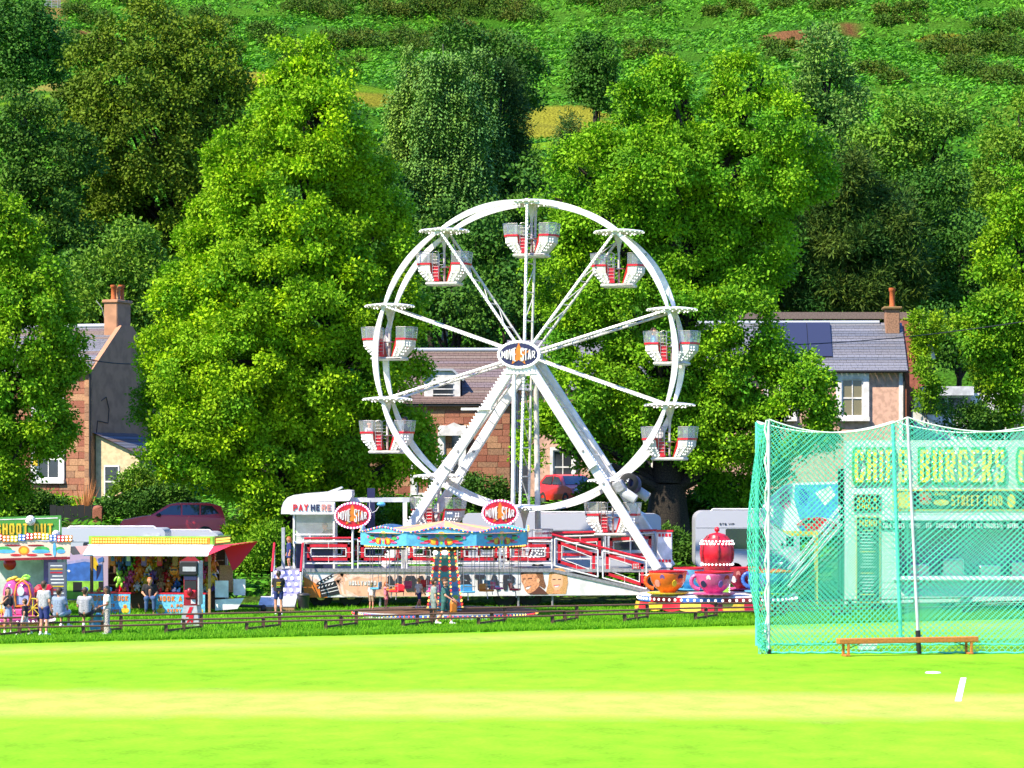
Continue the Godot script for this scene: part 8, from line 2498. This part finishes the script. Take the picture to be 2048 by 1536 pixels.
	if wear.has("legs"):
		var c := []
		var to: float = wear.get("leg_len", 0.75)
		for q in ["L", "R"]:
			var hp: Vector3 = P.call("h" + q)
			var kn: Vector3 = P.call("k" + q)
			var an: Vector3 = P.call("a" + q)
			c.push_back([pe + Vector3(0, 0.06, 0) * s, hp, 0.115 * s * build, 0.108 * s * build])
			c.push_back([hp, hp.lerp(kn, minf(to, 1.0)), 0.102 * s * build, 0.085 * s * build])
			if to > 1.0:
				c.push_back([kn, kn.lerp(an, to - 1.0), 0.075 * s, 0.062 * s * wear.get("flare", 1.0)])
		var m3 := MB.new()
		skin_mesh(c, cell, 0.03 * s, m3)
		obj(wear.get("legs_name", "shorts"), m3, wear.legs, t)
	if wear.has("skirt"):
		var m4 := MB.new()
		var kk: Vector3 = (P.call("kL") + P.call("kR")) * 0.5
		var c := []
		for i in 9:
			var a := TAU * i / 9.0
			var len: float = wear.get("skirt_len", 0.8)
			c.push_back([pe + Vector3(cos(a) * 0.07, 0.05, sin(a) * 0.05) * s, pe.lerp(kk, len) + Vector3(cos(a) * 0.15, 0, sin(a) * 0.12) * s, 0.06 * s, 0.035 * s])
		skin_mesh(c, cell, 0.05 * s, m4)
		obj("skirt", m4, wear.skirt, t)
	# hair or cap
	var hcap := []
	hcap.push_back([hc + Vector3(0, 0.055, 0) * s * big - fwd * 0.03 * s, hc + Vector3(0, 0.06, 0) * s * big + fwd * 0.005 * s, hr * 0.98, hr * 0.93])
	hcap.push_back([hc + Vector3(0, 0.02, 0) * s * big - fwd * 0.045 * s, hc + Vector3(0, -0.03, 0) * s * big - fwd * 0.05 * s, hr * 0.85, hr * 0.7])
	if wear.has("long"):
		var le: float = wear.long
		hcap.push_back([hc - fwd * 0.06 * s, hc - fwd * 0.09 * s + Vector3(0, -le, 0) * s, hr * 0.9, hr * 0.75])
		hcap.push_back([hc - fwd * 0.04 * s + side * 0.06 * s, hc - fwd * 0.06 * s + side * 0.07 * s + Vector3(0, -le * 0.8, 0) * s, hr * 0.5, hr * 0.45])
		hcap.push_back([hc - fwd * 0.04 * s - side * 0.06 * s, hc - fwd * 0.06 * s - side * 0.07 * s + Vector3(0, -le * 0.8, 0) * s, hr * 0.5, hr * 0.45])
	if wear.has("bun"):
		hcap.push_back([hc - fwd * hr * 1.15 + Vector3(0, 0.02, 0) * s, hc - fwd * hr * 1.5 + Vector3(0, -0.12, 0) * s, hr * 0.4, hr * 0.22])
	var m5 := MB.new()
	skin_mesh(hcap, cell * 0.8, 0.03 * s, m5)
	obj("hair", m5, wear.get("hair", M.hair_brown), t)
	if wear.has("cap"):
		var m6 := MB.new()
		m6.ball(hc + Vector3(0, 0.06, 0) * s, Vector3(hr * 1.12, hr * 0.95, hr * 1.12), 14, 8)
		m6.box(hc + Vector3(0, 0.07, 0) * s + fwd * hr * 1.35, Vector3(0.15, 0.015, 0.12) * s, Basis(side, Vector3.UP, fwd))
		obj("cap", m6, wear.cap, t)
	# shoes
	if wear.has("shoes"):
		for q in ["L", "R"]:
			var an: Vector3 = P.call("a" + q)
			var toe: Vector3 = J["toe" + q] * s
			var m7 := MB.new()
			skin_mesh([[an + Vector3(0, -0.03, -0.03) * s, toe + Vector3(0, -0.005, 0.01) * s, 0.05 * s, 0.042 * s], [an, an + Vector3(0, 0.05, 0) * s, 0.044 * s, 0.042 * s]], cell, 0.02 * s, m7)
			obj("shoe", m7, wear.shoes, t)
	return t

func with(a: Dictionary, b: Dictionary) -> Dictionary:
	var r := a.duplicate()
	r.merge(b, true)
	return r
func foot(u: float, v: float) -> Vector3:
	var d := 33300.0 / (v - 930.0)
	return Vector3(ax(u, d), 0, -d)
func build_people(wheel: Node3D) -> void:
	mat("skin", Color(0.56, 0.26, 0.16), 0.6)
	mat("skin_dark", Color(0.20, 0.085, 0.045), 0.6)
	mat("lip", Color(0.40, 0.10, 0.08), 0.6)
	mat("hair_black", Color(0.012, 0.010, 0.010), 0.5)
	mat("hair_brown", Color(0.055, 0.028, 0.014), 0.6)
	mat("hair_ginger", Color(0.38, 0.11, 0.03), 0.6)
	mat("hair_blond", Color(0.42, 0.27, 0.10), 0.6)
	var weave := noise_tex(0.05, 0.75, 3, 128, 1.05, 61)
	var grey := mat("cloth_grey", Color(0.40, 0.42, 0.46), 0.9, 0.0, weave, 3.0)
	var bluegrey := mat("cloth_blue_grey", Color(0.25, 0.33, 0.46), 0.9, 0.0, weave, 3.0)
	var denim := mat("cloth_denim", Color(0.06, 0.12, 0.28), 0.9, 0.0, weave, 4.0)
	var pale_denim := mat("cloth_pale_denim", Color(0.34, 0.44, 0.60), 0.9, 0.0, weave, 4.0)
	var navy := mat("cloth_navy", Color(0.02, 0.035, 0.16), 0.9)
	var black := mat("cloth_black", Color(0.016, 0.016, 0.022), 0.9)
	var white := mat("cloth_white", Color(0.75, 0.74, 0.72), 0.9, 0.0, weave, 3.0)
	var pink := mat("cloth_pink", Color(0.70, 0.22, 0.30), 0.9)
	var sage := mat("cloth_sage", Color(0.25, 0.33, 0.30), 0.9, 0.0, weave, 3.0)
	var teal := mat("cloth_teal", Color(0.05, 0.17, 0.15), 0.9, 0.0, weave, 3.0)
	var beige := mat("cloth_beige", Color(0.42, 0.32, 0.20), 0.9, 0.0, weave, 3.0)
	var sky := mat("cloth_sky", Color(0.35, 0.52, 0.70), 0.9)
	var shoe := mat("shoe_white", Color(0.75, 0.75, 0.78), 0.7)
	# beside the benches
	var w1 := person("woman in dark crop top and pale denim skirt raising a phone", foot(16, 1268), 0.35, 1.52, {"eR": Vector3(-0.25, 1.15, 0.10), "wR": Vector3(-0.12, 1.32, 0.28)}, {"top": black, "sleeve": 0.0, "hem": 0.20, "skirt": pale_denim, "skirt_len": 0.75, "hair": M.hair_brown, "long": 0.18, "shoes": shoe})
	var ph := thing("mobile_phone", "dark mobile phone held up by the woman at the picture edge", "phone", w1.transform * (Vector3(-0.07, 1.39, 0.34) * 1.52 / 1.75), 0.35)
	obj("case", MB.new().cbox(Vector3.ZERO, Vector3(0.075, 0.15, 0.012), 0.005), M.black_paint, ph)
	obj("screen", MB.new().box(Vector3(0, 0, -0.008), Vector3(0.066, 0.135, 0.004)), M.window_glass, ph)
	person("small boy in black T-shirt and white shorts walking by the benches", foot(50, 1271), -1.9, 1.16, WALK, {"top": black, "legs": white, "head": 1.2, "hair": M.hair_brown, "shoes": shoe})
	person("tall man in light grey T-shirt and navy shorts standing behind benches", foot(88, 1272), PI - 0.5, 1.77, {}, {"top": grey, "legs": navy, "hair": M.hair_brown, "shoes": shoe})
	var seat := func(u: float, dd: float, h: float, ht: float) -> Vector3: return Vector3(ax(u, dd), h - 0.84 * ht / 1.75, -dd)
	person("seated man in blue-grey T-shirt and dark cap on the back bench", seat.call(118, 98.85, 0.58, 1.75), PI - 0.35, 1.75, SIT, {"top": bluegrey, "legs": pale_denim, "leg_len": 0.95, "build": 1.15, "cap": black, "hair": M.hair_brown, "shoes": shoe, "group": ""})
	person("seated man in pale grey T-shirt and blue cap on the back bench", seat.call(170, 99.2, 0.58, 1.75), PI - 0.1, 1.75, SIT, {"top": grey, "legs": black, "leg_len": 0.9, "build": 1.15, "cap": M.blue_paint, "hair": M.hair_brown, "shoes": shoe})
	var dots := mat("cloth_spotted", Color(0.72, 0.68, 0.62), 0.9, 0.0, noise_tex(0.16, 0.35, 1, 128, 1.05, 63), 1.6)
	var w2 := person("woman with long black hair in white top and spotted trousers", foot(214, 1270), -1.2, 1.58, {"eL": Vector3(0.24, 1.12, 0.05), "wL": Vector3(0.14, 1.05, 0.25)}, {"top": white, "legs": dots, "leg_len": 1.95, "flare": 1.7, "legs_name": "trousers", "hair": M.hair_black, "long": 0.42, "skin": M.skin_dark, "shoes": shoe})
	var hb := thing("handbag", "small black handbag at the hip of the long-haired woman", "bag", w2.position + Vector3(-0.28, 0.82, 0.12), 0.3)
	obj("pouch", MB.new().cbox(Vector3.ZERO, Vector3(0.24, 0.18, 0.1), 0.04), M.black_paint, hb)
	obj("strap", MB.new().path([Vector3(-0.08, 0.08, 0), Vector3(0.1, 0.5, -0.05)], 0.012, 4), M.black_paint, hb)
	var cb := thing("carrier_bag", "light blue carrier bag standing beside the seated man in blue cap", "bag", foot(193, 1264))
	obj("sack", MB.new().prism(poly([[-0.2, 0.02], [0.17, 0.0], [0.2, 0.42], [0.1, 0.72], [-0.06, 0.5], [-0.24, 0.4]]), -0.1, 0.1), M.sky_blue, cb)
	obj("handle", MB.new().path([Vector3(-0.05, 0.5, 0), Vector3(0.0, 0.62, 0), Vector3(0.08, 0.7, 0)], 0.015, 4), M.sky_blue, cb)
	# duck stall keeper on a stool
	var kd := 111.5
	person("stall keeper in black T-shirt and jeans sitting between the duck counters", Vector3(ax(301, kd), 0.50 - 0.84, -kd) + Vector3(0, 0, 0.25), 0.15, 1.78, with(SIT, {"chest": Vector3(0, 1.25, 0.10), "neck": Vector3(0, 1.43, 0.16), "head": Vector3(0, 1.58, 0.2), "sL": Vector3(0.18, 1.38, 0.1), "sR": Vector3(-0.18, 1.38, 0.1)}), {"top": black, "legs": denim, "leg_len": 1.9, "legs_name": "jeans", "build": 1.1, "hair": M.hair_ginger, "shoes": M.black_paint})
	var sl := thing("stool", "low wooden stool under the stall keeper", "stool", Vector3(ax(301, kd), 0, -kd + 0.2))
	obj("seat", MB.new().cbox(Vector3(0, 0.45, 0), Vector3(0.38, 0.06, 0.34), 0.01), M.raw_wood, sl)
	for q in [[-0.15, -0.13], [0.15, -0.13], [-0.15, 0.13], [0.15, 0.13]]:
		obj("leg", MB.new().box(Vector3(q[0], 0.21, q[1]), Vector3(0.05, 0.42, 0.05)), M.raw_wood, sl)
	# by the stairs and on the platform
	var w3 := person("woman in black T-shirt with yellow back print waiting by the stairs", foot(557, 1231), PI + 0.15, 1.64, {"eL": Vector3(0.22, 1.14, 0.12), "wL": Vector3(0.05, 1.15, 0.24), "eR": Vector3(-0.22, 1.14, 0.12), "wR": Vector3(-0.05, 1.15, 0.24)}, {"top": black, "legs": navy, "leg_len": 0.55, "hair": M.hair_black, "bun": 1, "shoes": shoe})
	for i in 4:
		obj("shirt_print", MB.new().cbox(Vector3(0.02 * (i % 2), 1.22 - i * 0.055, -0.128 - 0.002 * i), Vector3(0.16 - 0.02 * (i % 2), 0.03, 0.012), 0.004), M.yellow_paint if i < 3 else M.lime_paint, w3)
	var deck := ay(1138, 116.0)
	person("child with ginger hair and navy coat at the top of the stairs", Vector3(ax(578, 116.4), deck, -116.4), -1.2, 1.2, {}, {"top": navy, "sleeve": 0.95, "skirt": navy, "skirt_len": 0.7, "head": 1.2, "hair": M.hair_ginger, "long": 0.12, "shoes": shoe})
	person("toddler in pale blue dress behind the platform railing", Vector3(ax(604, 116.7), deck, -116.7), 0.6, 0.92, {}, {"top": sky, "skirt": sky, "skirt_len": 0.8, "head": 1.3, "hair": M.hair_blond, "shoes": shoe})
	person("attendant in black shirt leaning over the pay booth counter", Vector3(ax(657, 117.3), deck, -117.3), -0.8, 1.8, {"chest": Vector3(0, 1.26, 0.08), "neck": Vector3(0, 1.43, 0.15), "head": Vector3(0, 1.58, 0.19), "eL": Vector3(0.25, 1.16, 0.2), "wL": Vector3(0.12, 1.08, 0.42), "eR": Vector3(-0.25, 1.16, 0.2), "wR": Vector3(-0.2, 1.08, 0.45)}, {"top": black, "legs": black, "leg_len": 1.9, "legs_name": "trousers", "hair": M.hair_black, "shoes": M.black_paint})
	# children on the swing ride deck
	var sw := func(u: float, dd: float) -> Vector3: return Vector3(ax(u, dd - 0.9), 0.22, -dd + 0.9)
	person("little boy in white T-shirt and beige shorts on the swing ride deck", sw.call(743, 112.0), PI - 0.3, 0.94, {}, {"top": white, "legs": beige, "leg_len": 0.85, "head": 1.28, "hair": M.hair_blond})
	person("little girl in pink dress pointing across the swing ride", sw.call(772, 112.4), 1.1, 0.95, {"eR": Vector3(-0.2, 1.42, 0.24), "wR": Vector3(-0.12, 1.52, 0.48)}, {"top": pink, "skirt": pink, "skirt_len": 0.7, "head": 1.28, "hair": M.hair_ginger, "bun": 1})
	person("child in white T-shirt and navy shorts walking round the swing tower", sw.call(838, 112.3), PI - 0.8, 1.1, WALK, {"top": white, "legs": navy, "head": 1.22, "hair": M.hair_blond, "shoes": shoe})
	person("boy in sage grey T-shirt and shorts standing before the swing tower", foot(868, 1249), 1.9, 1.57, {"eL": Vector3(0.2, 1.15, 0.1), "wL": Vector3(0.1, 1.12, 0.3)}, {"top": sage, "legs": sage, "head": 1.1, "hair": M.hair_brown, "shoes": M.black_paint, "look": Vector3(0.1, -0.1, 1)})
	var b2 := person("boy in dark green T-shirt looking down with orange bag", foot(890, 1250), 1.2, 1.56, with(WALK, {"eR": Vector3(-0.22, 1.15, 0.12), "wR": Vector3(-0.16, 1.0, 0.36), "eL": Vector3(0.22, 1.13, 0.12), "wL": Vector3(0.12, 0.98, 0.36)}), {"top": teal, "legs": teal, "head": 1.1, "hair": M.hair_brown, "shoes": shoe, "look": Vector3(0, -0.35, 1)})
	var ob := thing("orange_bag", "orange shoulder bag held by the boy in dark green", "bag", b2.position + Vector3(0.30, 0.62, 0.16), 0.4)
	obj("sack", MB.new().cbox(Vector3.ZERO, Vector3(0.26, 0.42, 0.12), 0.05), M.orange_paint, ob)
	obj("strap", MB.new().path([Vector3(-0.05, 0.2, 0), Vector3(-0.2, 0.75, -0.05), Vector3(-0.36, 0.7, -0.1)], 0.02, 4), M.black_paint, ob)
	person("person in jeans standing behind the dark red teacup", Vector3(ax(1512, 118.0), 0, -118.0), -1.2, 1.7, {}, {"top": grey, "legs": denim, "leg_len": 1.9, "legs_name": "jeans", "hair": M.hair_brown, "shoes": M.black_paint})
	# riders
	var hub := Vector3(0, ay(711.5, 117.5), 0)
	var R := 305.0 / LENS * 117.5
	var spot := func(k: int) -> Vector3:
		var a := deg_to_rad(1.4) + TAU * k / 10.0
		return wheel.transform * (hub + Vector3(sin(a) * R, cos(a) * R, 0))
	var yaw := wheel.rotation.y
	var bs := Basis(Vector3.UP, yaw)
	var ride := func(k: int, x: float, ht: float) -> Vector3: return spot.call(k) + bs * Vector3(x, -1.57 - 0.84 * ht / 1.75, 0.05)
	person("man in blue shirt riding in a gondola on the sycamore side", ride.call(2, -0.72, 1.7), yaw + PI / 2, 1.7, SIT, {"top": M.sky_blue, "legs": denim, "leg_len": 1.9, "legs_name": "jeans", "hair": M.hair_brown, "sleeve": 0.9})
	person("child with brown hair riding opposite the man in blue", ride.call(2, 0.72, 1.35), yaw - PI / 2 + 0.6, 1.35, SIT, {"top": teal, "legs": navy, "head": 1.15, "hair": M.hair_brown})
	person("small child in pale top riding in a gondola by the lime tree", ride.call(7, -0.74, 1.3), yaw + PI / 2 - 0.6, 1.3, SIT, {"top": white, "legs": navy, "head": 1.2, "hair": M.hair_brown})
	person("dark-haired adult riding opposite the small child", ride.call(7, 0.74, 1.72), yaw - PI / 2 + 0.3, 1.72, SIT, {"top": black, "legs": denim, "leg_len": 1.9, "legs_name": "jeans", "hair": M.hair_black})

func _ready() -> void:
	rng.seed = 20240
	# camera, sky, sun, exposure
	var cam := Camera3D.new()
	cam.name = "camera"
	add_child(cam)
	cam.projection = Camera3D.PROJECTION_FRUSTUM
	cam.near = 1.0
	cam.far = 2000.0
	cam.size = 1536.0 / LENS
	cam.frustum_offset = Vector2(0, (HORIZON - 768.0) / LENS)
	cam.position = Vector3(0, EYE, 0)
	cam.current = true
	var env := Environment.new()
	env.background_mode = Environment.BG_SKY
	var sky := Sky.new()
	var sm := ProceduralSkyMaterial.new()
	sm.sky_top_color = Color(0.30, 0.50, 0.85)
	sm.sky_horizon_color = Color(0.72, 0.82, 0.94)
	sm.ground_bottom_color = Color(0.25, 0.30, 0.18)
	sm.ground_horizon_color = Color(0.5, 0.55, 0.45)
	sm.sky_energy_multiplier = 1.0
	sky.sky_material = sm
	env.sky = sky
	env.tonemap_mode = Environment.TONE_MAPPER_LINEAR
	env.tonemap_exposure = 2.3
	env.sdfgi_enabled = true
	env.ssao_enabled = true
	env.ssil_enabled = true
	var we := WorldEnvironment.new()
	we.name = "environment"
	we.environment = env
	add_child(we)
	var sun := DirectionalLight3D.new()
	sun.name = "sun"
	sun.light_energy = 1.5
	sun.light_color = Color(1.0, 0.94, 0.84)
	sun.light_angular_distance = 0.6
	sun.shadow_enabled = true
	add_child(sun)
	sun.look_at_from_position(Vector3.ZERO, -Vector3(-0.66, 0.92, 0.50), Vector3.UP)
	# the land
	build_land()
	build_materials()
	build_trees()
	build_hill_growth()
	build_houses()
	build_vehicles()
	# the fair
	var wheel := build_wheel()
	build_platform()
	build_booth()
	build_swing_ride()
	build_teacups()
	build_duck_stall()
	build_shootout()
	build_tester()
	build_benches()
	build_field_things()
	build_net()
	build_catering()
	build_people(wheel)
